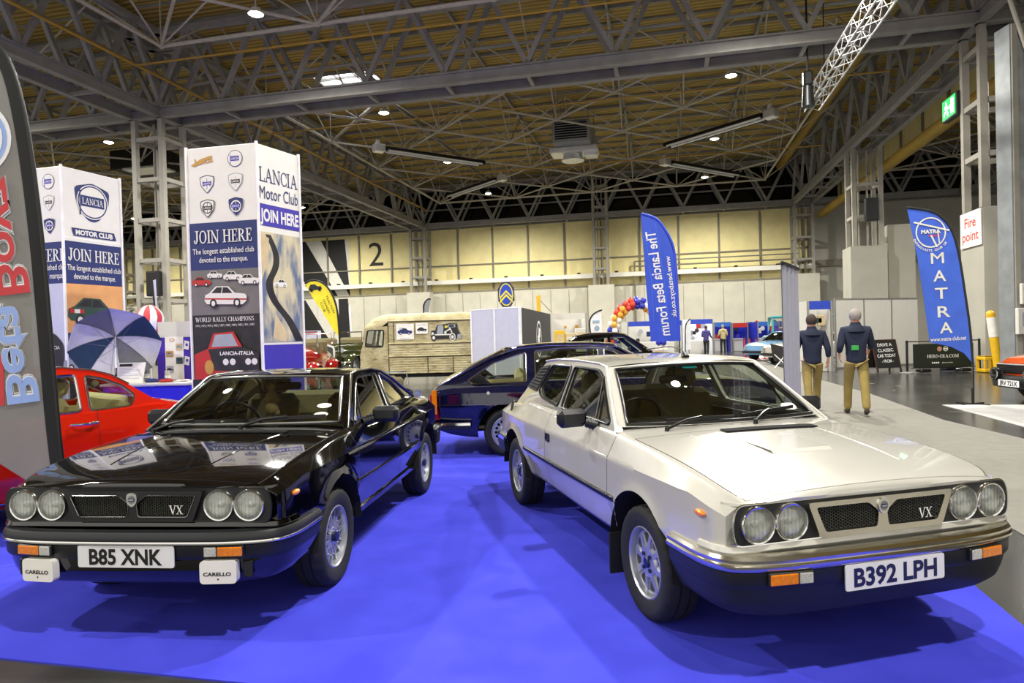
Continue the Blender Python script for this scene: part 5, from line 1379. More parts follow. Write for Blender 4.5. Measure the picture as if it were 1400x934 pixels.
# ---------------------------------------------------------------- printed faces
class Face:
    """a flat printed face; a at its lower left, b lower right, x along, y up"""
    def __init__(s, a, b): s.a = V(a); s.b = V(b); s.w = (s.b - s.a).length; s.T = frame(s.a, s.b - s.a, (0, 0, 1)); s.l = {}; s.k = 0
    def M(s, x, y, r=0.): s.k += 1; return s.T @ M4.Translation((x, y, .006 + .0004 * s.k)) @ M4.Rotation(r, 4, 'Z')
class Print:
    def __init__(s, face): s.f = face; s.mb = MB(); s.mats = []
    def mi(s, m):
        if m not in s.mats: s.mats.append(m)
        return s.mats.index(m)
    def poly(s, pts, m, holes=()): s.mb.poly(pts, s.mi(m), s.f.M(0, 0), holes); return s
    def rect(s, x0, y0, x1, y1, m): return s.poly([(x0, y0), (x1, y0), (x1, y1), (x0, y1)], m)
    def text(s, t, x, y, h, w, m, off=.0, r=0.): s.mb.text(t, s.f.M(x, y, r), h, w, s.mi(m), off); return s
    def serif(s, t, x, y, h, w, m, thick=.17): serif(s.mb, t, s.f.M(x, y), h, w, s.mi(m), 'C', thick); return s
    def circ(s, x, y, r, m, ry=None, hole=None): return s.poly(circ(r, 28, x, y, ry), m, [circ(hole, 28, x, y, hole * (ry or r) / r)] if hole else ())
    def car(s, x, y, w, body, dark='print_dark', light='banner_white', flip=1, trim=None):
        """little printed car, three-quarter view"""
        F = lambda p: [(x + flip * a * w, y + b * w) for a, b in p]
        s.poly(F([(-.5, -.05), (-.44, -.12), (.40, -.15), (.49, -.08), (.5, .02), (.46, .07), (.22, .10), (.08, .24), (-.22, .25), (-.38, .11), (-.48, .07)]), body)
        s.poly(F([(-.20, .225), (-.33, .11), (-.10, .10), (-.07, .225)]), dark).poly(F([(-.05, .225), (-.08, .10), (.17, .095), (.06, .215)]), dark)
        if trim: s.poly(F([(-.49, -.02), (.49, -.06), (.495, -.03), (-.485, .01)]), trim)
        for q in (-.29, .27): s.circ(x + flip * q * w, y - .11 * w, .082 * w, dark, .095 * w); s.circ(x + flip * q * w, y - .11 * w, .045 * w, light, .055 * w)
        return s
    def shield(s, x, y, r, m='print_navy', inner='banner_white', flag='print_purple', kind=0):
        if kind == 3: return s.circ(x, y, r, m).circ(x, y, r * .93, inner).rect(x - r * .55, y - r * .3, x + r * .55, y + r * .3, flag).rect(x - r * .66, y - r * .75, x - r * .57, y + r * .5, flag).text('LANCIA', x, y, r * .3, r * .95, inner, .01)
        sh = rounded([(x - r * .92, y + r * .78), (x, y + r * 1.0), (x + r * .92, y + r * .78), (x + r * .8, y - r * .2), (x, y - r * 1.1), (x - r * .8, y - r * .2)], r * .16, 3)
        sc = lambda k: [(x + (a - x) * k, y + (b - y) * k) for a, b in sh]
        s.poly(sh, m).poly(sc(.9), inner if kind != 2 else m)
        if kind == 2: s.circ(x, y, r * .66, inner, None, r * .52)
        if kind == 1: s.circ(x, y + .05 * r, r * .66, m, None, r * .55)
        for a in (.5, -.5, 1.57): s.poly([(x + cos(a) * r * .6 - sin(a) * r * .03, y + sin(a) * r * .6 + cos(a) * r * .03), (x - cos(a) * r * .6 - sin(a) * r * .03, y - sin(a) * r * .6 + cos(a) * r * .03), (x - cos(a) * r * .6 + sin(a) * r * .03, y - sin(a) * r * .6 - cos(a) * r * .03), (x + cos(a) * r * .6 + sin(a) * r * .03, y + sin(a) * r * .6 - cos(a) * r * .03)], m if kind != 2 else inner)
        return s.rect(x - r * .56, y - r * .17, x + r * .56, y + r * .23, flag).text('LANCIA', x, y + r * .03, r * .22, r * .92, 'banner_white', .015)
    def build(s, nm, parent): return s.mb.build(nm, s.mats, parent, 0)
def tower(name, label, c, l, r, top):
    """square fabric tower: c front corner, l and r the far ends of its two visible faces"""
    c, l, r = (V((p[0], p[1], 0)) for p in (c, l, r)); q = l + r - c; o = (c + q) / 2
    t = thing(name, label, 'printed tower', o); z0 = .06
    L = [p - o for p in (l, c, r, q)]
    mb = MB()
    for i in range(4):
        a, b = L[i], L[(i + 1) % 4]; mb.add([a + V((0, 0, z0)), b + V((0, 0, z0)), b + V((0, 0, top)), a + V((0, 0, top))], [(0, 1, 2, 3)])
    mb.add([p + V((0, 0, top - .03)) for p in L], [(0, 1, 2, 3)]); mb.build('fabric_cover', 'banner_white', t, 0)
    mb = MB()
    for p in L: mb.cyl(p * 1.01, p * 1.01 + V((0, 0, top + .03)), .022, None, 10)
    for z in (z0, top * .25, top * .5, top * .75, top):
        for i in range(4): mb.cyl(L[i] * .97 + V((0, 0, z)), L[(i + 1) % 4] * .97 + V((0, 0, z)), .012, None, 6)
    mb.build('tube_frame', 'pole_white', t, 40)
    return t, Face(L[0], L[1]), Face(L[1], L[2])
def P2(px, py, d): return at(px, py, d).to_2d()
TOP = 4.23
t, FA, FB = tower('printed_tower', 'tall white and blue JOIN HERE tower printed with rally cars', P2(350, 197, 9.2), P2(255, 206, 9.43), P2(407, 215, 9.92), TOP)
p = Print(FA); w = FA.w
p.rect(.01, 2.53, w - .01, 3.19, 'print_navy').rect(.01, .07, w - .01, 2.53, 'print_grey').rect(.01, .07, w - .01, 1.90, 'print_dark')
p.poly([(.06 * w, 4.00), (.12 * w, 3.98), (.38 * w, 4.10), (.36 * w, 4.12), (.2 * w, 4.08)], 'print_gold').text('Lancia', .25 * w, 4.06, .09, .26 * w, 'print_gold', .02, .12)
p.shield(.70 * w, 4.05, .115, 'print_navy', 'banner_white', 'print_purple', 3)
p.shield(.29 * w, 3.73, .125, 'print_navy', 'banner_white', 'print_purple').shield(.70 * w, 3.73, .125, 'print_silver', 'banner_white', 'print_dark')
p.shield(.29 * w, 3.39, .125, 'print_dark', 'banner_white', 'print_dark', 1).shield(.70 * w, 3.39, .125, 'print_navy', 'banner_white', 'print_purple', 2)
p.serif('JOIN HERE', .5 * w, 2.99, .18, .84 * w, 'banner_white').text('The longest established club', .5 * w, 2.79, .075, .88 * w, 'banner_white', .008).text('devoted to the marque.', .5 * w, 2.67, .075, .70 * w, 'banner_white', .008)
p.car(.17 * w, 2.36, .30, 'print_red').car(.37 * w, 2.45, .24, 'banner_white').car(.63 * w, 2.42, .30, 'banner_white').car(.86 * w, 2.36, .33, 'banner_white')
p.car(.52 * w, 2.13, .66, 'banner_white', trim='print_red')
p.serif('WORLD RALLY CHAMPIONS', .5 * w, 1.835, .062, .84 * w, 'banner_white').text('1974 | 1975 | 1976 | 1983 | 1987 | 1988 | 1989 | 1990 | 1991 | 1992', .5 * w, 1.75, .03, .84 * w, 'banner_white')
p.poly([(.05 * w, 1.0), (.05 * w, 1.35), (.25 * w, 1.43), (.33 * w, 1.64), (.62 * w, 1.66), (.74 * w, 1.45), (.97 * w, 1.36), (.97 * w, 1.0)], 'print_red')
p.poly([(.25 * w, 1.42), (.74 * w, 1.45), (.97 * w, 1.36), (.97 * w, 1.1), (.34 * w, 1.12)], 'print_dark').poly([(.30 * w, 1.45), (.36 * w, 1.62), (.60 * w, 1.63), (.68 * w, 1.46)], 'print_silver')
p.text('LANCIA-ITALIA', .66 * w, 1.36, .05, .48 * w, 'banner_white', .03)
for q in (.50, .60, .82, .91): p.circ(q * w, 1.24, .045, 'banner_white')
p.circ(.26 * w, 1.17, .07, 'print_gold', .1).rect(.02, .07, w - .02, 1.0, 'print_dark')
p.build('printed_face', t)
p = Print(FB); w = FB.w
p.serif('LANCIA', .5 * w, 3.83, .20, .92 * w, 'print_navy', .12).text('Motor Club', .5 * w, 3.58, .17, .92 * w, 'print_navy')
p.rect(.0, 3.12, w, 3.42, 'print_purple').text('JOIN HERE', .5 * w, 3.27, .17, .92 * w, 'banner_white', .035)
p.rect(.02, 1.5, w - .02, 3.03, 'print_rock')
road = smooth_path([V((.20 * w, 3.0, 0)), V((.36 * w, 2.75, 0)), V((.34 * w, 2.55, 0)), V((.18 * w, 2.32, 0)), V((.28 * w, 2.08, 0)), V((.62 * w, 1.80, 0)), V((.86 * w, 1.5, 0))], 5)
p.poly([(q.x - .05, q.y) for q in road] + [(q.x + .05 + .02 * i / 10, q.y) for i, q in list(enumerate(road))[::-1]], 'print_dark')
p.poly([(.0, 2.3), (.16 * w, 2.6), (.22 * w, 2.95), (.02 * w, 3.0)], 'print_sand').poly([(.25 * w, 1.55), (.32 * w, 1.9), (.6 * w, 1.62), (.55 * w, 1.5)], 'print_sand')
p.car(.46 * w, 2.32, .26, 'banner_white', flip=-1)
p.rect(.02, .07, w - .02, 1.46, 'print_purple')
p.build('printed_face', t)
t, FA, FB = tower('printed_tower', 'tall white and blue MOTOR CLUB tower printed with a green coupe', P2(83, 228, 10.1), P2(40, 232.5, 10.25), P2(163, 247, 11.05), TOP)
p = Print(FB); w = FB.w
p.rect(.01, 2.47, w - .01, 3.12, 'print_navy').rect(.01, 1.60, w - .01, 2.47, 'print_orange').rect(.01, .07, w - .01, 1.72, 'print_navy').rect(.01, .07, w - .01, 1.2, 'print_dark')
p.poly(rounded([(.20 * w, 3.98), (.5 * w, 4.07), (.8 * w, 3.98), (.78 * w, 3.75), (.62 * w, 3.50), (.5 * w, 3.45), (.38 * w, 3.50), (.22 * w, 3.75)], .06, 4), 'print_navy').circ(.5 * w, 3.77, .27, 'banner_white')
p.circ(.5 * w, 3.77, .255, 'print_navy', None, .235)
for a in (.0, .785, 1.571, 2.356): p.poly([(.5 * w + .2 * cos(a) - .02 * sin(a), 3.77 + .2 * sin(a) + .02 * cos(a)), (.5 * w - .2 * cos(a) - .02 * sin(a), 3.77 - .2 * sin(a) + .02 * cos(a)), (.5 * w - .2 * cos(a) + .02 * sin(a), 3.77 - .2 * sin(a) - .02 * cos(a)), (.5 * w + .2 * cos(a) + .02 * sin(a), 3.77 + .2 * sin(a) - .02 * cos(a))], 'banner_white' if a else 'print_navy')
p.rect(.5 * w - .20, 3.69, .5 * w + .20, 3.86, 'print_navy').serif('LANCIA', .5 * w, 3.775, .10, .36, 'banner_white').rect(.5 * w - .225, 3.55, .5 * w - .205, 3.95, 'print_navy')
p.poly([(.13 * w, 3.33), (.17 * w, 3.21), (.90 * w, 3.21), (.86 * w, 3.33)], 'print_navy').text('MOTOR CLUB', .515 * w, 3.27, .075, .64 * w, 'banner_white', .05)
p.serif('JOIN HERE', .5 * w, 2.92, .19, .88 * w, 'banner_white').text('The longest established club', .5 * w, 2.72, .085, .92 * w, 'banner_white', .008).text('devoted to the marque.', .5 * w, 2.59, .085, .72 * w, 'banner_white', .008)
p.car(.5 * w, 2.02, .96, 'print_green').rect(.06 * w, 2.02, .13 * w, 2.09, 'print_red').rect(.22 * w, 2.02, .29 * w, 2.08, 'print_red').rect(.13 * w, 2.02, .22 * w, 2.08, 'banner_white')
p.serif('1975-1986 PRODUCTION', .5 * w, 1.66, .06, .86 * w, 'banner_white').text('with only three a week', .5 * w, 1.55, .03, .5 * w, 'banner_white') if False else p.serif('1975-1986 PRODUCTION', .5 * w, 1.66, .06, .86 * w, 'banner_white')
p.car(.22 * w, 1.25, .6, 'print_silver')
p.build('printed_face', t)
p = Print(FA); w = FA.w
p.rect(.01, 2.47, w - .01, 3.10, 'print_navy').rect(.01, .07, w - .01, 2.47, 'print_lilac')
p.shield(.60 * w, 4.02, .115, 'print_navy', 'banner_white', 'print_purple', 3).shield(.60 * w, 3.70, .115, 'print_silver', 'banner_white', 'print_dark').shield(.60 * w, 3.35, .115, 'print_navy', 'banner_white', 'print_purple', 2)
p.serif('JOIN HERE', .25 * w, 2.9, .19, 1.0, 'banner_white').text('The longest established club', .25 * w, 2.72, .085, 1.0, 'banner_white', .008).text('devoted to the marque.', .35 * w, 2.59, .085, .8, 'banner_white', .008)
p.poly(rounded([(.2 * w, 1.6), (.6 * w, 1.75), (.95 * w, 1.55), (.9 * w, .8), (.5 * w, .5), (.2 * w, .8)], .1, 3), 'print_dark').text('LANCIA', .6 * w, 1.5, .05, .4 * w, 'banner_white')
p.build('printed_face', t)

# ---------------------------------------------------------------- flags
def flag(label, base, outline, d, mt, pole, edge=None, em='banner_edge', ew=.03, cat='flag', name='feather_flag', thick=.006):
    """cloth outline given as sight lines at distance d; pole: points from the foot up"""
    b = at(base[0], base[1], d); b.z = 0
    t = thing(name, label, cat, b)
    pts = [at(x, y, d) - b for x, y in outline]
    mb = MB(); mb.prism([(q.x, q.z) for q in pts], thick, 0, frame((0, 0, 0), (1, 0, 0), (0, 0, 1)) @ M4.Translation((0, 0, -thick / 2))); mb.build('flag_cloth', mt, t, 0)
    pp = [at(x, y, d) - b for x, y in pole]; pp[0].z = max(0, pp[0].z)
    mb = MB(); mb.tube(smooth_path(pp, 4), .014 if d < 20 else .03, 8); mb.build('pole', 'pole_black' if em != 'pole_white' else 'pole_white', t, 60)
    if edge:
        ee = smooth_path([at(x, y, d) - b for x, y in edge], 4); mb = MB(); mb.tube([q + V((0, -.004, 0)) for q in ee], ew / 2, 6); mb.build('sleeve', em, t, 60)
    mb = MB()
    for a in (.4, 1.97, 3.54, 5.11): mb.bar((0, 0, .012), (.30 * cos(a), .30 * sin(a), .012), .04, .02)
    mb.cyl((0, 0, 0), (0, 0, .3), .022, None, 10); mb.build('base', 'dark_metal', t, 30)
    return t, b
# near sheer flag at the left edge
D = 4.75
edge = [(-30, 30), (0, 62), (20, 100), (33, 150), (46, 230), (58, 330), (68, 440), (78, 560), (88, 650)]
t, b = flag('large sheer grey feather flag with blue and red lettering beside the red car', (100, 722), [(-95, 40), (-60, 22), (-30, 30), (0, 62), (20, 100), (33, 150), (46, 230), (58, 330), (68, 440), (78, 560), (88, 650), (45, 662), (0, 634), (-95, 600)], D, 'sheer_grey', [(104, 800), (88, 650), (78, 560), (58, 330), (33, 150), (0, 62), (-60, 22)])
mb = MB(); eo = [at(x, y, D) - b for x, y in edge]; P = []
for q in smooth_path(eo, 4): P.append([(q.x + .004, -.012, q.z), (q.x - .085, -.012, q.z + .005)])
mb.grid(P); mb.build('dark_sleeve', 'sheer_edge', t, 0)
def vtext(t, b, s, px, py, d, h, w, layers, ax=(0, 0, 1), ay=(1, 0, 0), lean=0., nm='lettering'):
    """lettering on a flag, run along ax; layers of (material, stroke growth)"""
    o = at(px, py, d) - b; mb = MB(); ms = []
    for i, (m, off) in enumerate(layers):
        T = frame(o + V((0, -.012 - .003 * i, 0)), V(ax) + V((lean, 0, 0)), ay); mb.text(s, T, h, w, i, off); ms.append(m)
    return mb.build(nm, ms, t, 0)
vtext(t, b, 'Beta', 27, 482, D, .22, .72, [('flag_white', .052), ('steel_grey', .040), ('flag_white', .032), ('flag_light_blue', .016)], lean=-.10)
vtext(t, b, 'Boyz', 13, 322, D, .22, .84, [('flag_white', .052), ('steel_grey', .040), ('flag_white', .032), ('flag_red', .016)], lean=-.10)
mb = MB(); o = at(-35, 190, D) - b
for i, (r, m) in enumerate(((.27, 0), (.24, 1), (.21, 0), (.17, 1))): mb.poly(circ(r, 32), m, frame(o + V((0, -.012 - .002 * i, 0)), (1, 0, 0), (0, 0, 1)))
mb.build('emblem', ['flag_white', 'flag_light_blue'], t, 0)
mb = MB(); o = at(2, 520, D) - b; mb.box((o.x, -.01, o.z), (.05, .004, .36)); mb.build('red_panel', 'flag_red', t, 0)
# blue forum flag
D = 14
t, b = flag('tall blue feather flag with mirrored white lettering behind the white car', (877, 520), [(876, 293), (884, 292), (897, 299), (910, 315), (919, 333), (923, 352), (926, 400), (929, 466), (890, 467), (884, 400)], D, 'banner_blue', [(931, 540), (929, 466), (926, 400), (923, 352), (910, 315), (897, 299), (877, 292)], [(929, 466), (926, 400), (923, 352), (919, 333), (910, 315), (897, 299), (877, 292)], 'print_blue', .05)
vtext(t, b, 'The Lancia Beta Forum', 899, 388, D, .21, 2.20, [('print_white', .012)], (0, 0, -1), (-1, 0, 0), .12)
vtext(t, b, 'www.betaboyz.co.uk', 917, 392, D, .10, 1.28, [('print_white', .01)], (0, 0, -1), (-1, 0, 0), .09)
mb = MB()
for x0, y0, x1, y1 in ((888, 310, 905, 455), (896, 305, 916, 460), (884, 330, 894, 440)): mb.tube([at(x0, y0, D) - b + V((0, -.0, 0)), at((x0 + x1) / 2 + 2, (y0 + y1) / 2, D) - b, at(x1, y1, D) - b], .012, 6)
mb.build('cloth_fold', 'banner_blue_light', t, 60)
# Matra flag
D = 12.3
edge = [(1331, 545), (1330, 500), (1326, 450), (1319, 400), (1311, 350), (1302, 318), (1290, 300), (1272, 289), (1240, 284)]
t, b = flag('blue feather flag with five stacked white capitals, standing on the white mat', (1330, 553), [(1240, 285), (1272, 289), (1290, 300), (1302, 318), (1311, 350), (1319, 400), (1326, 450), (1329, 496), (1318, 483), (1300, 474), (1271, 468), (1263, 410), (1254, 350)], D, 'banner_blue_light', [(1331, 553), (1331, 520), (1330, 496), (1326, 450), (1319, 400), (1311, 350), (1302, 318), (1290, 300), (1272, 289), (1240, 284)], edge[1:], 'banner_edge', .045)
for ch, x, y in zip('MATRA', (1281, 1284, 1286.5, 1290, 1293), (353, 377, 401, 426, 448)): vtext(t, b, ch, x, y, D, .20, .235, [('print_white', .012)], (1, 0, .03), (0, 0, 1))
vtext(t, b, 'www.matra-club.net', 1296, 463, D, .075, .66, [('print_white', .012)], (1, 0, .03), (0, 0, 1))
mb = MB(); o = at(1272, 318, D) - b; T = frame(o + V((0, -.012, 0)), (1, 0, .03), (0, 0, 1))
mb.poly(circ(.28, 36), 0, T, [circ(.255, 36)]); mb.bar(T @ V((-.30, .20, 0)), T @ V((.34, .02, 0)), .03, .008, 0, (0, -1, 0)); mb.bar(T @ V((-.0, -.05, 0)), T @ V((.10, -.27, 0)), .03, .008, 0, (0, -1, 0)); mb.bar(T @ V((.15, -.22, 0)), T @ V((.13, .0, 0)), .02, .008, 0, (0, -1, 0))
mb.text('MATRA', T @ M4.Translation((0, .02, .003)), .07, .36, 0, .05); mb.text('SPORTS', T @ M4.Translation((.06, -.06, .003)), .035, .22, 1, .03)
for i, ch in enumerate('ENTHUSIASTS CLUB UK'):
    a = pi * 1.12 + i * .118
    if ch != ' ': mb.text(ch, T @ M4.Translation((.33 * cos(a), .33 * sin(a), .002)) @ M4.Rotation(a + pi / 2, 4, 'Z'), .042, None, 0, .03)
mb.build('emblem', ['print_white', 'sign_red'], t, 0)
# yellow teardrop
D = 22
t, b = flag('yellow teardrop flag with an old car emblem beside the weathered van', (466, 500), [(417, 388), (424, 384), (435, 384), (447, 392), (456, 407), (461, 425), (464, 445), (464, 461), (455, 450), (443, 430), (428, 408)], D, 'banner_yellow', [(465, 500), (464, 461), (461, 425), (456, 407), (447, 392), (435, 384), (424, 384)], [(464, 461), (464, 445), (461, 425), (456, 407), (447, 392), (435, 384), (424, 384), (417, 388)], 'banner_edge', .06)
for s_, x, y, w_ in (('TRACTION', 451.5, 416, .62), ('OWNERS', 446.5, 419, .5), ('CLUB', 441.5, 420, .34)): vtext(t, b, s_, x, y, D, .075, w_, [('print_black', .0)], (.42, 0, -1), (1, 0, .42))
mb = MB(); o = at(431, 394, D) - b; T = frame(o + V((0, -.02, 0)), (1, 0, .1), (0, 0, 1)); mb.poly([(-.22, -.06), (.22, -.06), (.2, .04), (.08, .05), (.0, .13), (-.14, .13), (-.2, .03)], 0, T)
for q in (-.13, .14): mb.poly(circ(.05, 12, q, -.07), 0, T)
mb.build('emblem', 'print_black', t, 0)
D = 30
t, b = flag('small white feather flag left of the balloon arch', (808, 495), [(807, 455), (806, 440), (810, 431), (817, 426), (822, 424), (823, 455)], D, 'flag_white', [(808, 495), (807, 455), (806, 440), (810, 431), (817, 426)], [(807, 455), (806, 440), (810, 431), (817, 426), (823, 424)], 'banner_edge', .07)
mb = MB(); o = at(815, 440, D) - b; mb.box((o.x, -.02, o.z), (.3, .004, .12)); o = at(816, 449, D) - b; mb.poly(circ(.12, 16), 0, frame((o.x, -.02, o.z), (1, 0, 0), (0, 0, 1))); mb.build('emblem', 'silver_blue', t, 0)
D = 34
t, b = flag('narrow grey feather flag above the roof of the weathered van', (584, 495), [(579, 427), (580, 415), (585, 409), (589, 409), (586, 427)], D, 'steel_grey', [(584, 495), (579, 427), (580, 415), (585, 409)], [(579, 427), (580, 415), (585, 409), (589, 409)], 'banner_edge', .07)
t, b = flag('narrow pale feather flag by the wall behind the green vintage car', (480, 490), [(478, 455), (476, 425), (476, 415), (479, 418), (481, 455)], D, 'flag_white', [(480, 490), (478, 455), (476, 425), (476, 415)], [(478, 455), (476, 425), (476, 415)], 'banner_edge', .05)
t, b = flag('pink and lilac feather flag beside the left lattice column', (214, 500), [(208, 384), (213, 382), (216, 440), (213, 440)], 20, 'print_lilac', [(214, 500), (213, 440), (208, 384)], [(213, 440), (208, 384)], 'print_red', .03)
t, b = flag('white feather flag in front of the lit white booth', (937, 485), [(937, 478), (937, 450), (939, 441), (944, 436), (945, 478)], 36, 'flag_white', [(937, 485), (937, 450), (939, 441), (944, 436)], [(937, 470), (937, 450), (939, 441), (944, 436)], 'banner_edge', .06)
# ---------------------------------------------------------------- the club counter
D = 9.7
a = at(140, 522, D); b_ = at(259, 522, D); cx_ = (a.x + b_.x) / 2; cz = .95
t = thing('counter', 'white-topped counter with a bright blue front between the two printed towers', 'counter', (cx_, D + .35, 0))
wd = b_.x - a.x
mb = MB(); mb.box((0, 0, cz - .02), (wd + .06, .76, .04), 0, None, .01); mb.build('counter_top', 'panel_pale', t, 30)
mb = MB(); mb.box((0, -.33, cz / 2 - .02), (wd, .03, cz - .06), 0); mb.box((-wd / 2 + .02, 0, cz / 2 - .02), (.03, .66, cz - .06), 0); mb.box((wd / 2 - .02, 0, cz / 2 - .02), (.03, .66, cz - .06), 0); mb.build('front_panel', 'cloth_blue', t, 0)
ox, oy = cx_, D + .35
def onc(px, dy): p = at(px, 510, D + .35 + dy); return V((p.x, D + .35 + dy, cz))
# display board
q = onc(240, .22); t = thing('display_board', 'purple and white folding display board with pictures, standing on the counter', 'display board', q)
mb = MB(); mb.box((0, .03, .45), (.52, .03, .9), 0); mb.build('back_panel', 'panel_pale', t, 0)
mb = MB()
mb.box((-.2, 0, .33), (.13, .02, .66), 1); mb.box((.2, 0, .33), (.13, .02, .66), 1); mb.build('side_panel', ['panel_pale', 'cloth_purple'], t, 0)
mb = MB(); mb.box((0, -.005, .34), (.28, .02, .66), 0); mb.build('centre_panel', 'paper', t, 0)
f = Face((-.3, -.016, 0), (.3, -.016, 0)); p = Print(f)
p.circ(.27, .62, .04, 'print_gold', .025).circ(.27, .62, .03, 'banner_white', .015).rect(.33, .46, .42, .56, 'print_sand').car(.375, .51, .09, 'silver_blue').rect(.18, .36, .29, .45, 'print_gold').car(.235, .40, .10, 'print_silver').rect(.33, .25, .43, .35, 'print_green').car(.38, .30, .09, 'print_navy').rect(.18, .12, .29, .22, 'print_silver').car(.235, .165, .1, 'print_dark')
p.build('pictures', t)
p = Print(f); 
for y in (.46, .22): p = Print(f); p.poly([(.455, y + .02), (.53, y), (.545, y + .13), (.47, y + .15)], 'banner_white').rect(.485, y + .06, .52, y + .1, 'print_purple'); p.build('note', t)
# poster leaning
q = onc(176, -.26); t = thing('poster', 'white information poster leaning on the counter under the umbrella', 'poster', q)
mb = MB(); T = frame((0, 0, 0), (1, 0, 0), (0, .3, 1)); mb.prism([(-.20, 0), (.20, .0), (.21, .31), (-.19, .31)], .008, 0, T); mb.build('sheet', 'paper', t, 0)
mb = MB(); T2 = T @ M4.Translation((0, 0, .01)); mb.poly([(-.17, .25), (.02, .25), (.02, .29), (-.17, .29)], 0, T2)
for i in range(8): mb.poly([(-.17, .22 - i * .022), (.0 + .15 * (i % 3 > 0), .22 - i * .022), (.0 + .15 * (i % 3 > 0), .228 - i * .022), (-.17, .228 - i * .022)], 1, T2)
mb.build('printing', ['print_dark', 'print_lilac'], t, 0)
for i, (px, dy, r, mt, lab) in enumerate(((208, -.16, .3, 'print_navy', 'folded dark blue club shirt on the counter'), (227, -.2, -.2, 'print_red', 'folded red club scarf on the counter'), (250, -.14, .2, 'banner_white', 'white and red leaflet fan on the counter beside the tower'))):
    q = onc(px, dy); t = thing(('folded_shirt', 'scarf', 'leaflet')[i], lab, ('clothing', 'clothing', 'leaflet')[i], q, r)
    mb = MB(); mb.ball((0, 0, .02), (.10, .10, .035 if i < 2 else .012), 16, 8); 
    for v in mb.v: v.z = max(0, v.z)
    mb.build('folded_cloth' if i < 2 else 'paper_sheet', mt, t, 60)
    mb = MB(); mb.box((.0, -.02, .05 if i < 2 else .03), (.08, .06, .012), 0, None, .004); mb.build('printed_panel', ('print_purple', 'print_navy', 'print_red')[i], t, 0)
for i, (px, dy, h, lab) in enumerate(((201, .16, .26, 'grey bottle beside the poster on the counter'), (229, -.02, .16, 'small clear tumbler in front of the display board'))):
    q = onc(px, dy); t = thing('bottle' if i == 0 else 'tumbler', lab, 'bottle' if i == 0 else 'glass', q)
    mb = MB(); mb.lathe([(0, 0), (.04, 0), (.04, h * .6), (.018, h * .8), (.016, h), (0, h)] if i == 0 else [(0, 0), (.034, 0), (.04, h), (.036, h), (.03, .01), (0, .01)], 18); mb.build('vessel', 'steel_grey' if i == 0 else 'clear_lens', t, 40)
    mb = MB(); mb.lathe([(.0405, h * .2), (.0405, h * .45)], 18) if i == 0 else mb.lathe([(.039, h * .3), (.0405, h * .55)], 18); mb.build('paper_band', 'paper', t, 40)
# open umbrella lying on its side
c = at(158, 473, 9.72); t = thing('umbrella', 'open navy and white golf umbrella lying on its side behind the poster', 'umbrella', c)
ax = V((-.42, .72, .40)).normalized(); u = ax.orthogonal().normalized(); v_ = ax.cross(u); R_ = .60
def dome(a, s): 
    r = R_ * sin(s * 1.05) / sin(1.05); h = .42 * cos(s * 1.35) - .1
    sc = 1 - .05 * abs(sin(4 * a)) * s
    return ax * h + (u * cos(a) + v_ * sin(a)) * r * sc
mb = MB()
for k in range(8):
    P = [[dome(2 * pi * (k + i / 6) / 8, j / 8) for j in range(9)] for i in range(7)]
    mb.grid(P, (0, 1, 2, 1, 0, 1, 2, 1)[k])
mb.build('canopy', ['umbrella_navy', 'umbrella_white', 'umbrella_grey'], t, 40)
mb = MB(); mb.cyl(ax * .36, ax * -.75, .008, None, 8); mb.build('shaft', 'pole_white', t, 40)
mb = MB()
for k in range(8):
    a = 2 * pi * k / 8; mb.tube([dome(a, j / 6) - ax * .01 for j in range(7)], .004, 5); mb.cyl(ax * -.05, dome(a, .55) - ax * .01, .003, None, 4)
mb.build('ribs', 'steel_grey', t, 40)
mb = MB(); mb.cyl(ax * -.72, ax * -.92, .018, .015, 10); mb.build('handle', 'pole_black', t, 40)
# striped balloon-shaped windsock and the stand's pop-up behind
c = at(205, 441, 13); t = thing('striped_balloon', 'red and white striped balloon floating behind the umbrella', 'balloon', c)
mb = MB()
for k in range(12):
    mb.grid([[(.26 * cos(2 * pi * (k + i / 2) / 12) * sin(pi * j / 10) * (1 if j > 5 else .9), .26 * sin(2 * pi * (k + i / 2) / 12) * sin(pi * j / 10), -.34 * cos(pi * j / 10)) for j in range(11)] for i in range(3)], k % 2)
mb.build('envelope', ['flag_white', 'flag_red'], t, 60)
mb = MB(); mb.cyl((0, 0, -.32), (0, 0, -2.2), .006, None, 5); mb.build('string', 'pole_white', t, 0)

# ---------------------------------------------------------------- weathered van
def rusty():
    m = mat('van_primer', '#a79a70', .7, two='#c6bd95', scale=2.2, stretch=(1, 1, 1), bump=.15, bscale=25)
    nt = m.node_tree; N = nt.nodes; L = nt.links; b = N['Principled BSDF']; src = b.inputs['Base Color'].links[0].from_socket
    tc = N.new('ShaderNodeTexCoord'); mp = N.new('ShaderNodeMapping'); mp.inputs['Scale'].default_value = (1.2, 1.2, 7); nz = N.new('ShaderNodeTexNoise'); nz.inputs['Scale'].default_value = 3.2; nz.inputs['Detail'].default_value = 8; nz.inputs['Roughness'].default_value = .75
    L.new(tc.outputs['Object'], mp.inputs[0]); L.new(mp.outputs[0], nz.inputs['Vector'])
    r = N.new('ShaderNodeValToRGB'); r.color_ramp.elements[0].position = .52; r.color_ramp.elements[1].position = .66
    mx = N.new('ShaderNodeMix'); mx.data_type = 'RGBA'; mx.inputs[7].default_value = hexc('#55482a')
    L.new(nz.outputs['Fac'], r.inputs[0]); L.new(r.outputs[0], mx.inputs[0]); L.new(src, mx.inputs[6]); L.new(mx.outputs[2], b.inputs['Base Color'])
rusty()
mat('van_seam', '#3d351f', .8); mat('van_roof', '#c9bf95', .6, two='#a4986c', scale=3)
VD = 20.
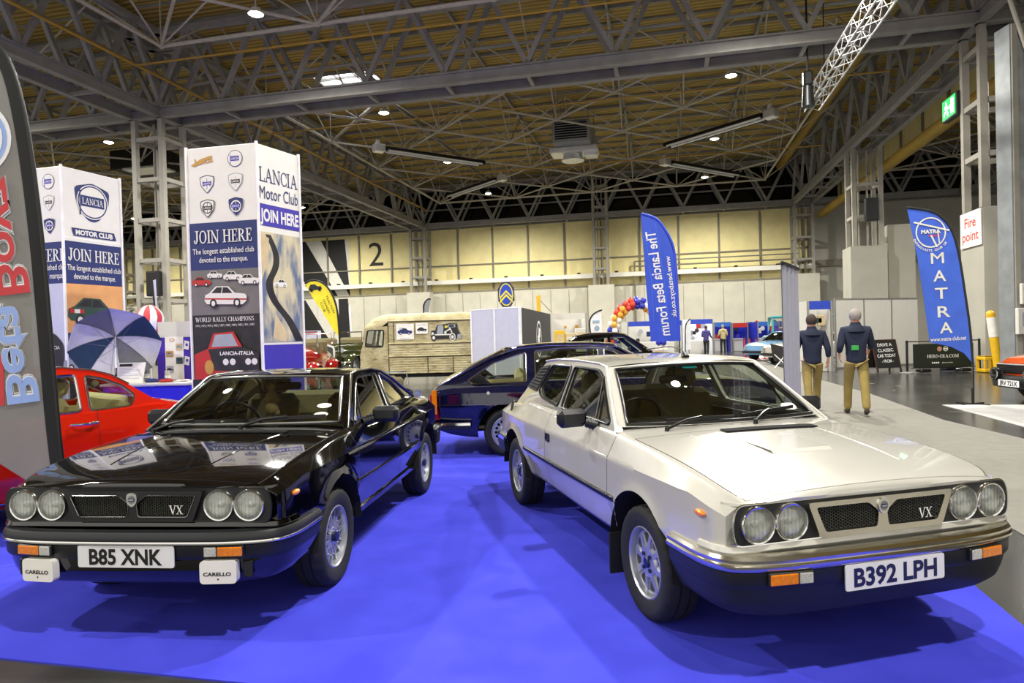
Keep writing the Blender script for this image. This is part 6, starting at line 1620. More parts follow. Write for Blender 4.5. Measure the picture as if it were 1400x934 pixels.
vo = at(492, 470, VD); t = thing('van', 'weathered beige corrugated delivery van with old car pictures on its side', 'van', (vo.x, VD + 1.0, 0), pi)   # x backwards is +X: front at local 0
van = t
def vside(x0, x1, z0, z1, corr=True, nm='side_panel', m='van_primer', lean=0.):
    n = max(2, int((z1 - z0) / .018)) if corr else 2; P = []
    for i in range(n + 1):
        z = z0 + (z1 - z0) * i / n; o = .008 * sin(2 * pi * z / .07) if corr else 0
        P.append([(-(x0 + lean * (z1 - z)) , 1.0 + o, z), (-x1, 1.0 + o, z)])
    mb = MB(); mb.grid(P); return mb.build(nm, m, t, 60)
# local: x = -(distance from the front), y = +1 faces the camera (car heading -X)
vside(.86, 4.3, .42, .92); vside(.86, 4.3, .97, 1.31); vside(.86, 4.3, 1.34, 1.98, False, 'upper_panel')
mb = MB()
for z, r in ((.945, .028), (1.325, .028), (2.0, .02)): mb.tube([(-.86, 1.01, z), (-4.3, 1.01, z)], r, 8)
mb.build('bead', 'van_roof', t, 50)
mb = MB()
for x in (.855, 2.02, 2.78): mb.box((-x, 1.005, .68 if x > 1 else 1.2), (.022, .02, .5 if x > 1 else 1.6), 0)
mb.box((-2.6, 1.005, 1.295), (3.4, .015, .02), 0); mb.box((-2.6, 1.005, .915), (3.4, .015, .02), 0); mb.box((-2.6, 1.005, 1.975), (3.4, .015, .025), 0); mb.box((-1.02, 1.004, 1.65), (.02, .015, .6), 0)
mb.build('seam', 'van_seam', t, 0)
mb = MB(); P = []
for x in (.86, .95, 2.5, 4.3): P.append([(-x, y, z) for y, z in [(1.0, 2.0)] + [(1.0 - .25 * (1 - cos(q * pi / 12)), 2.0 + .22 * sin(q * pi / 12)) for q in range(1, 7)] + [(0, 2.25)] + [(-1.0 + .25 * (1 - cos(q * pi / 12)), 2.0 + .22 * sin(q * pi / 12)) for q in range(6, -1, -1)]])
mb.grid(P); mb.build('roof', 'van_roof', t, 40)
mb = MB(); P = []
for x, zz, h in ((.86, 1.98, .24), (.6, 1.96, .22), (.35, 1.90, .17), (.17, 1.82, .07), (.14, 1.80, .0)): P.append([(-x, y, z) for y, z in [(.99, 1.80 if x < .86 else 1.98)] + [(.98 - .25 * (1 - cos(q * pi / 12)), zz + h * sin(q * pi / 12)) for q in range(1, 7)] + [(0, zz + h + .02)] + [(-.98 + .25 * (1 - cos(q * pi / 12)), zz + h * sin(q * pi / 12)) for q in range(6, 0, -1)] + [(-.99, 1.80)]])
mb.grid(P); mb.build('cab_roof', 'van_primer', t, 40)
# cab side with its window
so = [(.0, .42), (.84, .42), (.84, 1.86), (.16, 1.80), (.10, 1.4), (.0, 1.0)]
wo = rounded([(.16, 1.26), (.68, 1.24), (.72, 1.74), (.24, 1.74)], .06, 4)
mb = MB(); mb.poly(so, 0, None, [wo], lambda x, z: V((-x, -.995, z))); mb.build('cab_door', 'van_primer', t, 0)
mb = MB(); mb.poly(so, 0, None, [wo], lambda x, z: V((-x, .995, z)))
for i in range(12): mb.bar((-.03, 1.0, .62 + i * .05), (-.80, 1.0, .62 + i * .05), .012, .02)
mb.build('cab_door', 'van_primer', t, 0)
mb = MB(); mb.tube([(-x, 1.0, z) for x, z in wo], .022, 8, True); mb.build('window_seal', 'black_trim', t, 50)
mb = MB(); mb.poly(wo, 0, None, (), lambda x, z: V((-x, .985, z))); mb.build('side_window', 'car_glass', t, 0)
mb = MB(); mb.add([(0, .98, .42), (0, -.98, .42), (0, -.98, 1.0), (0, .98, 1.0)], [(0, 1, 2, 3)]); mb.add([(-.14, .98, 1.8), (-.14, -.98, 1.8), (0, -.98, 1.0), (0, .98, 1.0)], [(0, 1, 2, 3)], 1)
mb.add([(-4.3, 1, .42), (-4.3, -1, .42), (-4.3, -1, 2.2), (-4.3, 1, 2.2)], [(0, 1, 2, 3)]); mb.add([(-.86, -1, .42), (-4.3, -1, .42), (-4.3, -1, 2.0), (-.86, -1, 2.0)], [(0, 1, 2, 3)]); mb.build('nose', ['van_primer', 'car_glass'], t, 0)
mb = MB(); mb.box((-2.1, 0, .36), (4.2, 1.85, .12)); mb.build('chassis', 'gap', t, 0)
mb = MB(); mb.box((-.62, .42, .95), (.5, .5, .14), 0, None, .05); mb.box((-.80, .42, 1.25), (.12, .5, .6), 0, None, .05); mb.build('cab_seat', 'seat_tan', t, 30)
for x in (.75, 3.3):
    for s in (1, -1): wheel_parts(t, -x, s * .93, 'steel', .30, .19, seg=32)
f = Face((-.95, 1.02, 1.34), (-4.2, 1.02, 1.34)); f.T = frame((-.95, 1.02, 1.34), (-1, 0, 0), (0, 0, 1))
p = Print(f); p.rect(.15, .10, .68, .57, 'paper').car(.41, .33, .44, 'print_navy', light='print_lilac').rect(.24, .40, .33, .46, 'print_lilac').text('www.traction-owners.co.uk', .41, .135, .02, .3, 'print_dark'); p.build('poster', t)
p = Print(f); p.rect(.74, .26, 1.10, .58, 'paper').serif('Torque Flavour', .92, .525, .035, .3, 'print_dark').car(.92, .38, .29, 'print_dark'); p.build('poster', t)
p = Print(f); q = 'print_dark'
p.poly([(1.17, .18), (1.20, .34), (1.32, .36), (1.38, .50), (1.60, .53), (1.75, .55), (1.98, .54), (2.0, .36), (2.06, .26), (2.07, .16), (1.9, .10), (1.3, .09)], q).poly(rounded([(1.36, .22), (1.55, .23), (1.57, .48), (1.50, .51), (1.40, .48)], .03, 3), 'print_silver').poly([(1.66, .43), (1.70, .51), (1.92, .52), (1.92, .43)], 'print_silver').poly([(1.72, .44), (1.74, .50), (1.88, .505), (1.88, .44)], q)
p.rect(1.20, .20, 1.84, .235, 'banner_white').circ(1.27, .13, .075, q, .1).circ(1.27, .13, .04, 'banner_white', .055).circ(1.83, .14, .09, 'banner_white', .12).circ(1.83, .14, .065, q, .09).circ(1.83, .14, .04, 'banner_white', .055).circ(1.24, .26, .035, 'banner_white').circ(1.62, .27, .035, 'banner_white').circ(2.03, .15, .06, 'print_silver', .08).circ(1.64, .45, .04, 'banner_yellow')
p.poly([(1.58, .30), (1.72, .38), (1.76, .43), (1.80, .36), (1.83, .28), (1.80, .26), (1.77, .36), (1.60, .28)], 'banner_white'); p.build('car_picture', t)

# vintage cars beyond the black coupe
def vintage(label, paint, loc, rz, s=1., open_=False):
    t = thing('vintage_car', label, 'car', loc, rz)
    mb = MB(); P = []
    for x, w, z, zb_ in ((.55, .26, 1.02, .45), (.2, .30, 1.05, .45), (-.5, .42, 1.08, .42), (-.8, .55, 1.10, .4), (-2.4, .60, 1.05, .4), (-2.8, .5, .9, .45)):
        P.append([(x, w * cos(a), zb_ + (z - zb_) * (sin(a) ** .6 if sin(a) > 0 else 0)) for a in [pi * i / 14 for i in range(15)]])
    mb.grid(P); mb.build('body_shell', paint, t, 50)
    mb = MB(); Q = [(x, y, z) for x, y, z in ((-.85, .56, 1.08), (-.95, .5, 1.55), (-2.3, .5, 1.52), (-2.65, .52, 1.02))]
    mb.grid([[(q[0], q[1] * k, q[2] + (.05 if abs(k) < .5 and 0 < i < 3 else 0)) for k in (-1, -.4, .4, 1)] for i, q in enumerate(Q)])
    if not open_: mb.build('roof', paint, t, 40)
    else:
        for q in (-1.3, -2.1): mb = MB(); mb.box((q, 0, 1.0), (.2, .95, .5), 0, None, .08); mb.build('bench_seat', 'seat_tan', t, 40)
        mb = MB(); mb.tube([(-.86, -.5, 1.05), (-.95, -.48, 1.42), (-.95, .48, 1.42), (-.86, .5, 1.05)], .02, 6); mb.build('windscreen_frame', 'chrome', t, 40)
    for sgn in (1, -1):
        mb = MB()
        if not open_:
            mb.poly([(-1.0, 1.1), (-1.06, 1.46), (-1.6, 1.48), (-1.6, 1.08)], 0, None, (), lambda x, z: V((x, sgn * .52, z))); mb.poly([(-1.68, 1.08), (-1.68, 1.48), (-2.25, 1.45), (-2.4, 1.06)], 0, None, (), lambda x, z: V((x, sgn * .52, z))); mb.build('side_window', 'car_glass', t, 0)
        for xx in (.15, -2.1):
            mb = MB(); rows = []
            for i in range(13):
                a = -.1 + (pi + .1) * i / 12; r = .43
                rows.append([(xx + r * 1.12 * cos(a), sgn * (.62 + q * .15), .33 + r * sin(a) - .09 * abs(q) ** 2) for q in (-1, -.5, 0, .5, 1)])
            mb.grid(rows); mb.build('wing', paint, t, 60)
            wheel_parts(t, xx, sgn * .72, 'steel', .33, .2, .14, 32)
        h = headlamp(t, (.52, sgn * .40, .86), .10)
    mb = MB(); mb.prism(rounded([(-.24, .42), (.24, .42), (.22, .98), (0, 1.06), (-.22, .98)], .06, 4), .06, 0, frame((.56, 0, 0), (0, 1, 0), (0, 0, 1))); r_ = mb.build('radiator', 'chrome', t, 30)
    mb = MB(); mb.poly(rounded([(-.19, .47), (.19, .47), (.18, .93), (0, 1.0), (-.18, .93)], .04, 3), 0, frame((.625, 0, 0), (0, 1, 0), (0, 0, 1)))
    mb.build('radiator_core', 'mesh_grey', r_, 0)
    mb = MB(); mb.tube([(.6, -.75, .48), (.78, -.5, .48), (.82, 0, .48), (.78, .5, .48), (.6, .75, .48)], .035, 8); mb.build('bumper', 'chrome', t, 50)
    t.scale = (s, s, s); return t
vintage('dark green vintage car with an upright grille beside the weathered van', 'green_paint', (-6.95, 26.4, 0), -1.75, 1.25, True)
vintage('deep red vintage car at the foot of the JOIN HERE tower', 'maroon_paint', (-6.15, 18.2, 0), -1.5, 1.22, True)
vintage('bright red vintage car farther back behind the deep red one', 'red_paint', (-9.2, 31.0, 0), -1.5, 1.25, True)
vintage('pale blue vintage car with round wings behind the black coupe boot', 'silver_blue', (-2.0, 11.7, 0), -1.15, .62, True)

# boards by the wall beyond the vintage cars
c = at(428, 474, 37); t = thing('picture_board', 'pale blue picture board with two people on it behind the red vintage cars', 'display board', (c.x, 37, 0))
mb = MB(); mb.box((0, 0, 1.0), (.9, .05, 2.0)); mb.build('panel', 'print_lilac', t, 0)
mb = MB()
for x, z in ((-.12, .95), (.2, 1.25)): mb.poly(circ(.14, 16, x, z, .18), 0, frame((0, -.03, 0), (1, 0, 0), (0, 0, 1))); mb.poly(circ(.2, 16, x, z - .32, .18), 1, frame((0, -.029, 0), (1, 0, 0), (0, 0, 1)))
mb.build('printing', ['skin', 'print_red'], t, 0)
c = at(482, 468, 33); t = thing('trade_board', 'white trade panel with a dark arched edge behind the green vintage car', 'display board', (c.x, 33, 0))
mb = MB(); mb.prism(rounded([(-.42, .6), (.42, .6), (.42, 1.35), (-.30, 1.35)], [.02, .02, .05, .25], 5), .05, 0, frame((0, 0, 0), (1, 0, 0), (0, 0, 1))); mb.build('panel', 'flag_white', t, 0)
mb = MB(); mb.box((.25, -.06, 1.38), (.36, .02, .09)); mb.build('header', 'print_blue', t, 0)
mb = MB(); mb.tube([(-.42, -.03, 0), (-.42, -.03, 1.0), (-.36, -.03, 1.3), (-.2, -.03, 1.37), (.42, -.03, 1.36)], .02, 6); mb.box((0, 0, .02), (.9, .4, .04)); mb.build('stand', 'pole_black', t, 40)

# ---------------------------------------------------------------- kiosk walls and the chevron sign
a, c, e = P2(645, 425, 18.6), P2(711, 420, 17.2), P2(751, 430, 24.0)
t = thing('display_wall', 'pale grey double panel wall in front of the weathered van', 'display wall', ((a.x + c.x) / 2, (a.y + c.y) / 2, 0), atan2(c.y - a.y, c.x - a.x))
L_ = (c - a).length; HT = 2.2
for k in (0, 1):
    mb = MB(); mb.box((-L_ / 4 + k * L_ / 2, 0, HT / 2), (L_ / 2 - .02, .05, HT)); mb.build('panel', 'print_lilac', t, 0)
mb = MB()
for x in (-L_ / 2, 0, L_ / 2): mb.box((x, -.01, HT / 2), (.045, .07, HT + .02))
mb.box((0, 0, HT + .01), (L_, .06, .03)); mb.build('post', 'pole_white', t, 0)
t = thing('display_wall', 'charcoal wall with a white oval badge right of the pale grey panels', 'display wall', ((e.x + c.x) / 2, (e.y + c.y) / 2, 0), atan2(e.y - c.y, e.x - c.x))
L_ = (e - c).length
mb = MB(); mb.box((0, 0, HT / 2), (L_, .05, HT)); mb.build('panel', mat('wall_charcoal', '#2b2b2c', .7), t, 0)
mb = MB(); T = frame((.1, -.03, 1.35), (1, 0, 0), (0, 0, 1)); mb.poly(circ(.62, 32, ry=.56), 0, T, [circ(.54, 32, ry=.49)]); mb.poly(rounded([(-.28, -.34), (.12, -.34), (.12, .30), (-.05, .38), (-.2, .1), (-.38, .1), (-.3, -.05)], .05, 3), 0, T @ M4.Translation((0, 0, .002)))
mb.poly([(-.05, .05), (.28, .05), (.28, .30), (.1, .34)], 0, T @ M4.Translation((0, 0, .004))); mb.text('CITROEN SPECIALISTS', frame((.1, -.03, .62), (1, 0, 0), (0, 0, 1)), .13, 3.0, 0, .03); mb.build('lettering', 'white_print', t, 0)
c = at(692, 403, 18.9); t = thing('chevron_sign', 'octagonal dark blue sign with a double yellow chevron above the grey panels', 'sign', (c.x, 18.9, 0))
T = frame((0, 0, c.z), (1, 0, .02), (0, 0, 1)); s_ = .23; oc = [(-s_ * .5, -s_ * 1.5), (s_ * .5, -s_ * 1.5), (s_, -s_ * .75), (s_, s_ * .75), (s_ * .5, s_ * 1.5), (-s_ * .5, s_ * 1.5), (-s_, s_ * .75), (-s_, -s_ * .75)]
mb = MB(); mb.prism(oc, .05, 0, T); mb.build('plate', 'print_navy', t, 0)
mb = MB(); T2 = T @ M4.Translation((0, 0, .053)); mb.poly(circ(s_ * .86, 32, ry=s_ * 1.38), 0, T2, [circ(s_ * .74, 32, ry=s_ * 1.24)]); mb.poly(circ(s_ * .73, 32, ry=s_ * 1.23), 1, T2 @ M4.Translation((0, 0, .001)))
for dy in (0, -.11): mb.poly([(-s_ * .80, -.07 + dy), (0, .13 + dy), (s_ * .80, -.07 + dy), (s_ * .80, -.13 + dy), (0, .06 + dy), (-s_ * .80, -.13 + dy)], 0, T2 @ M4.Translation((0, 0, .003)))
mb.build('chevron', ['banner_yellow', 'print_blue'], t, 0)
mb = MB(); mb.cyl((0, .05, 0), (0, .05, c.z - .2), .03, None, 8); mb.cyl((0, .05, 0), (0, .05, .03), .25, None, 16); mb.build('pole', 'pole_black', t, 40)

# ---------------------------------------------------------------- balloon arch
D = 28
c0 = at(872, 500, D); t = thing('balloon_arch', 'arch of blue, red, orange and white balloons beyond the car roofs', 'balloon arch', (c0.x, D, 0))
mats_ = ['balloon_orange', 'balloon_red', 'balloon_blue', 'balloon_white']
for nm, cc in zip(mats_, ('#e9a537', '#d8402c', '#2a2fb2', '#f0eee6')): mat(nm, cc, .25, coat=.6, var=.02)
pts = [at(x, y, D) - V((c0.x, D, 0)) for x, y in ((837, 500), (836, 478), (837, 462), (840, 443), (847, 429), (858, 418), (872, 414), (886, 419), (897, 431), (903, 448), (904, 475), (904, 500))]
sp_ = smooth_path(pts, 12); acc = []; L_ = 0
for i in range(1, len(sp_)):
    L_ += (sp_[i] - sp_[i - 1]).length
    if L_ >= .215: acc.append((sp_[i], (sp_[i] - sp_[i - 1]).normalized())); L_ = 0
proto = {}
k = 0
for i, (q, d) in enumerate(acc):
    if k > 94: break
    a_ = d.cross(V((0, 1, 0))).normalized(); b2 = V((0, 1, 0))
    for j in range(4):
        an = pi / 2 * j + i * .55; mtn = mats_[(i // 2 + (j % 2)) % 4 if j < 2 else (i // 2) % 4]
        pos = q + (a_ * cos(an) + b2 * sin(an)) * .145
        if b2.dot(pos - q) > .10 and i % 2: continue
        if mtn not in proto:
            mb = MB(); mb.ball((0, 0, 0), (.125, .125, .14), 14, 9); mb.cyl((0, 0, -.15), (0, 0, -.13), .02, .008, 6); ob = mb.build('balloon', mtn, t, 60); proto[mtn] = ob
        else: ob = proto[mtn].copy(); COL.objects.link(ob); ob.parent = t
        ob.location = pos; k += 1
        if k > 94: break
mb = MB(); mb.tube(pts, .02, 6); mb.build('arch_frame', 'pole_white', t, 60)

# ---------------------------------------------------------------- far trade stands
def stand(label, px0, px1, ptop, d, wall, fascia, extra=None, name='trade_stand', depth=2.0):
    a = at(px0, ptop, d); b = at(px1, ptop, d); h = max(a.z, b.z); w = b.x - a.x
    t = thing(name, label, 'trade stand', ((a.x + b.x) / 2, d, 0))
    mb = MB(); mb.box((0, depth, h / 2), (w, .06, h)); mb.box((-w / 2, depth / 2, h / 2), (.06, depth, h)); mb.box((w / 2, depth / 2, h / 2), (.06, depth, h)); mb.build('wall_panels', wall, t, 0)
    mb = MB(); mb.box((0, 0, h - .14), (w, .06, .28)); mb.build('fascia', fascia, t, 0)
    mb = MB()
    for x in (-w / 2, w / 2): mb.box((x, -.02, h / 2), (.06, .06, h))
    mb.build('post', 'post_alu', t, 0)
    if extra: extra(t, w, h)
    return t
def goods(seed, mats, n=10, depth=1.8):
    def f(t, w, h):
        r = random.Random(seed)
        mb = MB(); mb.box((0, depth * .5, .42), (w * .8, .6, .84), 0, None, .02); mb.build('table', 'panel_pale', t, 0)
        for i in range(n):
            mb = MB(); x = -w * .42 + w * .84 * (i + .5) / n; z = r.choice((.85, 1.3, 1.7)); s_ = r.uniform(.15, .34)
            if i % 2: mb.box((x, depth * .5, z + s_ / 2 if z < 1 else z), (s_, .1, s_ * 1.1), 0, None, .02)
            else: mb.poly(circ(s_ / 2, 14, x, z + s_ / 2), 0, frame((0, depth - .06, 0), (1, 0, 0), (0, 0, 1)))
            mb.build('goods', mats[i % len(mats)], t, 30)
    return f
stand('white lit trade stand with blue fascia right of the balloon arch', 858, 932, 440, 38, 'panel_pale', 'print_blue', goods(1, ['print_navy', 'print_dark', 'print_silver'], 8))
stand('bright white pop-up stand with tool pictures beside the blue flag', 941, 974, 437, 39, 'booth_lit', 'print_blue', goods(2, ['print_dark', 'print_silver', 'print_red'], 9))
stand('blue trade stand behind the man in the beige jacket', 976, 999, 441, 43, 'booth_blue', 'booth_sky', goods(3, ['print_silver', 'print_red', 'print_dark'], 6))
stand('deep blue trade stand with a red and white sign over it', 1001, 1022, 442, 43.2, 'booth_blue', 'print_red', goods(4, ['print_purple', 'print_dark', 'booth_sky'], 5))
stand('blue trade stand with pale blue signs behind the far row of cars', 1036, 1065, 440, 42, 'booth_blue', 'booth_sky', goods(5, ['print_dark', 'banner_white', 'print_red'], 6))
stand('trade stand with a pale sign behind the rolled banner', 1069, 1096, 439, 42, 'booth_blue', 'panel_pale', goods(6, ['print_dark', 'banner_white'], 5))
stand('crowded trade stand with hanging goods left of the white shell walls', 1104, 1136, 412, 22, 'panel_pale', 'print_blue', goods(7, ['print_dark', 'print_sand', 'print_navy', 'print_silver', 'print_green'], 12, .9), depth=1.0)
stand('plain white block stand behind the charcoal wall', 752, 801, 429, 31, 'panel_pale', 'panel_pale', goods(8, ['print_gold', 'print_sand'], 5))
for px, py, lab, m_ in ((765, 452, 'yellow cabinet behind the charcoal wall', 'yellow_paint'), (793, 449, 'white notice cabinet with a pale header beside the yellow cabinet', 'panel_pale'), (779, 456, 'sand coloured display case between the yellow and white cabinets', 'print_sand')):
    c = at(px, py, 28.5); t = thing('display_case', lab, 'cabinet', (c.x, 28.5, 0))
    mb = MB(); mb.box((0, 0, c.z / 2), (.42, .4, c.z), 0, None, .02); mb.build('casing', m_, t, 30)
    mb = MB(); mb.box((0, -.21, c.z * .75), (.3, .02, c.z * .3)); mb.build('front_panel', 'print_sand' if m_ != 'print_sand' else 'panel_pale', t, 0)
c = at(736, 404, 30); t = thing('mast', 'yellow crane jib post standing above the charcoal wall', 'mast', (c.x, 30, 0))
mb = MB(); mb.box((0, 0, c.z / 2), (.17, .17, c.z), 0, None, .02); mb.build('post', 'yellow_paint', t, 30)
mb = MB(); mb.cyl((.05, 0, c.z - .2), (.55, 0, c.z - .75), .012, None, 5); mb.build('stay', 'dark_metal', t, 0)
# barrier posts
for i, (px, py) in enumerate(((1018, 489), (1021.5, 491), (1026, 490.5), (1033, 492))):
    g = at(px, py, 33); t = thing('barrier_post', ('leftmost', 'second', 'third', 'rightmost')[i] + ' of the four red barrier posts in the aisle', 'barrier post', (g.x, 33 - i * .4, 0), 0, 'red barrier posts')
    mb = MB(); mb.cyl((0, 0, 0), (0, 0, .98), .035, None, 8); mb.build('post', 'barrier_red', t, 40)
    mb = MB(); mb.cyl((0, 0, 0), (0, 0, .04), .17, None, 14); mb.build('base', 'barrier_red', t, 40)
    mb = MB(); mb.cyl((0, 0, .98), (0, 0, 1.04), .045, None, 8); mb.build('cap', 'dark_metal', t, 40)
# far minibus
t = thing('minibus', 'teal minibus with orange seats seen through its windows, far row', 'van', (13.2, 34.5, 0), 2.9)
mb = MB(); mb.box((-1.6, 0, .72), (3.6, 1.7, .75), 0, None, .12); mb.build('body_shell', 'teal_paint', t, 30)
mb = MB(); mb.box((-1.7, 0, 2.02), (3.2, 1.6, .12), 0, None, .05); mb.build('roof', 'teal_paint', t, 30)
mb = MB()
for x in (-.15, -1.1, -2.1, -3.2):
    for s in (1, -1): mb.box((x, s * .78, 1.5), (.09, .05, .95))
mb.build('pillars', 'teal_paint', t, 0)
mb = MB(); mb.add([(-.1, .76, 1.08), (-.1, -.76, 1.08), (-.2, -.76, 1.97), (-.2, .76, 1.97)], [(0, 1, 2, 3)]); mb.add([(-.1, .79, 1.08), (-3.2, .79, 1.08), (-3.2, .79, 1.97), (-.1, .79, 1.97)], [(0, 1, 2, 3)]); mb.build('glazing', 'car_glass', t, 0)
mb = MB()
for x in (-.7, -1.6, -2.5): mb.box((x, 0, 1.2), (.15, 1.4, .6), 0, None, .05)
mb.build('seats', 'orange_paint', t, 30)
for xx in (-.3, -2.7):
    for s in (1, -1): wheel_parts(t, xx, s * .82, 'steel', .3, .18, .16, 24)
# folded sign on its side frame in front of the far cars
c = at(1066, 498, 25); t = thing('folding_sign', 'dark folded canvas sign on white legs in front of the white far car', 'sign', (c.x, 25, 0), .3)
mb = MB(); mb.add([(-.25, 0, .25), (.3, 0, .12), (.38, .1, .75), (-.3, .1, .9)], [(0, 1, 2, 3)]); mb.add([(-.25, .03, .25), (.3, .03, .12), (.38, .13, .75), (-.3, .13, .9)], [(3, 2, 1, 0)]); mb.build('canvas', 'print_dark', t, 0)
mb = MB(); mb.cyl((-.3, -.1, 0), (.3, .05, .45), .02, None, 6); mb.cyl((.3, -.1, 0), (-.2, .05, .5), .02, None, 6); mb.build('legs', 'pole_white', t, 0)

# ---------------------------------------------------------------- shell scheme wall, boards, barrier, bollard
a = at(1143, 508, 23.2); b = at(1256, 500, 24.6); a.z = b.z = 0; dv = (b - a); n = 3; hh = 2.45
for i in range(n):
    p0 = a + dv * (i / n); p1 = a + dv * ((i + 1) / n); mid = (p0 + p1) / 2
    t = thing('partition_panel', ('leftmost', 'middle', 'rightmost')[i] + ' of the three white shell scheme wall panels behind the chalkboard', 'panel wall', mid, atan2(dv.y, dv.x), 'white shell scheme panels')
    w = (p1 - p0).length
    mb = MB(); mb.box((0, 0, hh / 2), (w - .05, .04, hh - .04)); mb.build('panel', 'panel_pale', t, 0)
    mb = MB(); mb.box((-w / 2, 0, hh / 2), (.05, .06, hh)); mb.box((0, 0, hh - .02), (w, .06, .05)); mb.box((0, 0, .03), (w, .06, .06)); mb.build('frame', 'post_alu', t, 0)
g = at(1208, 509, 21.6); t = thing('chalkboard', 'black A-frame chalkboard reading drive a classic car today', 'sign', (g.x, 21.6, 0), .12)
mb = MB(); T = frame((0, -.28, 0), (1, 0, 0), (0, .28, 1)); mb.prism([(-.40, .12), (.40, .12), (.38, 1.02), (-.38, 1.02)], .02, 0, T); mb.build('front_board', 'board_black', t, 0)
mb = MB(); T3 = frame((0, .28, 0), (1, 0, 0), (0, -.28, 1)); mb.prism([(-.40, .12), (.40, .12), (.38, 1.02), (-.38, 1.02)], .02, 0, T3); mb.build('back_board', 'board_black', t, 0)
mb = MB()
for TT in (T, T3):
    for x in (-.40, .40): mb.box((x, .52, .01), (.045, 1.05, .045), 0, TT)
    mb.box((0, 1.03, .01), (.80, .045, .045), 0, TT)
mb.build('frame', 'wood_dark', t, 0)
mb = MB(); T2 = T @ M4.Translation((0, 0, .024))
for s_, y, w_ in (('DRIVE A', .88, .5), ('CLASSIC', .70, .54), ('CAR TODAY', .52, .64), ('- FROM -', .34, .4)): mb.text(s_, T2 @ M4.Translation((0, y, 0)) @ M4.Rotation(.03, 4, 'Z'), .10, w_, 0, .008)
mb.build('chalk_lettering', 'white_print', t, 0)
g = at(1290, 506, 20.4); t = thing('banner_barrier', 'dark green banner barrier with white web address between two black posts', 'barrier', (g.x, 20.4, 0), .02)
mb = MB(); mb.box((0, 0, .52), (1.86, .02, .72)); mb.build('banner', mat('hero_green', '#1b2419', .6), t, 0)
for x in (-1.12, 1.12):
    mb = MB(); mb.cyl((x, 0, 0), (x, 0, 1.0), .035, None, 10); po = mb.build('post', 'pole_black', t, 40)
    mb = MB(); mb.lathe([(0, .05), (.06, .045), (.20, .02), (.20, 0)], 20, 0, M4.Translation((x, 0, 0))); mb.build('base', 'machine_grey', po, 40)
mb = MB(); mb.cyl((-1.12, 0, .96), (1.12, 0, .96), .016, None, 8); mb.cyl((-1.0, 0, .15), (1.0, 0, .15), .012, None, 6); mb.build('rail', 'pole_black', t, 40)
mb = MB()
for x in (-.62, .62): mb.box((x, 0, .07), (.34, .3, .10), 0, None, .03)
mb.build('foot', 'pole_black', t, 30)
mb = MB(); serif(mb, 'HERO-ERA.COM', frame((-.02, -.012, .50), (1, 0, 0), (0, 0, 1)), .10, .98); T = frame((0, -.012, 0), (1, 0, 0), (0, 0, 1))
for i in range(4): mb.poly(circ(.026, 12, -.34 + i * .06, .30), 0, T)
mb.text('@heroerarallies', T @ M4.Translation((.12, .30, 0)), .03, .34, 0, .01); mb.poly(circ(.075, 20, .07, .72), 0, T, [circ(.058, 20, .07, .72)]); mb.poly([(.02, .70), (.12, .70), (.12, .74), (.02, .74)], 0, T); mb.poly(circ(.075, 20, -.12, .72), 1, T); mb.build('lettering', ['white_print', 'skin'], t, 0)
g = at(1330, 507, 20.9); t = thing('bin', 'dark blue bin with a pale rim behind the right barrier post', 'bin', (g.x - .35, 21.5, 0))
mb = MB(); mb.box((0, 0, .37), (.4, .4, .74), 0, None, .03); mb.build('bin_body', 'coat_navy', t, 30); mb = MB(); mb.box((0, 0, .84), (.38, .38, .2), 0, None, .03); mb.build('bin_lid', 'panel_pale', t, 30)
g = at(1366, 507, 19.2); t = thing('bollard', 'leaning yellow bollard with a white notice beside the orange car', 'bollard', (g.x, 19.2, 0))
mb = MB(); top = V((-.18, .05, 1.72)); mb.cyl((0, 0, 0), top, .115, None, 20); mb.ball(top, .115, 20, 8); mb.build('post', 'yellow_paint', t, 40)
mb = MB(); mb.cyl(top * .62 + V((0, -.002, 0)), top * .95 + V((0, -.002, 0)), .119, None, 20, 0, False); mb.build('notice', 'paper', t, 40)
g = at(1352, 504, 19.9); t = thing('crate', 'yellow plastic step crate at the foot of the bollard', 'crate', (g.x, 19.9, 0))
mb = MB()
for z in (.06, .42): mb.box((0, 0, z), (.52, .4, .1), 0, None, .02)
for x in (-.22, .22):
    for y in (-.16, .16): mb.box((x, y, .24), (.06, .06, .34))
for x in (-.1, .06): mb.box((x, -.18, .24), (.05, .03, .3))
mb.build('crate_body', 'yellow_paint', t, 30)
mb = MB(); mb.box((0, 0, .485), (.46, .34, .03), 0, None, .01); mb.build('tread', 'duct_ochre', t, 30)
g = at(1390, 500, 17.4); t = thing('control_cabinet', 'white control cabinet with small notices fixed to the steel stanchion', 'cabinet', (13.52, 17.66, 1.5))
mb = MB(); mb.box((0, 0, 0), (.36, .12, .7), 0, None, .015); mb.box((.05, 0, .72), (.22, .1, .55), 0, None, .015); mb.build('casing', 'panel_pale', t, 30)
mb = MB(); mb.box((0, -.065, .05), (.16, .01, .36)); mb.box((.1, -.06, .62), (.14, .02, .14), 1); mb.build('notice', ['print_silver', 'sign_red'], t, 0)

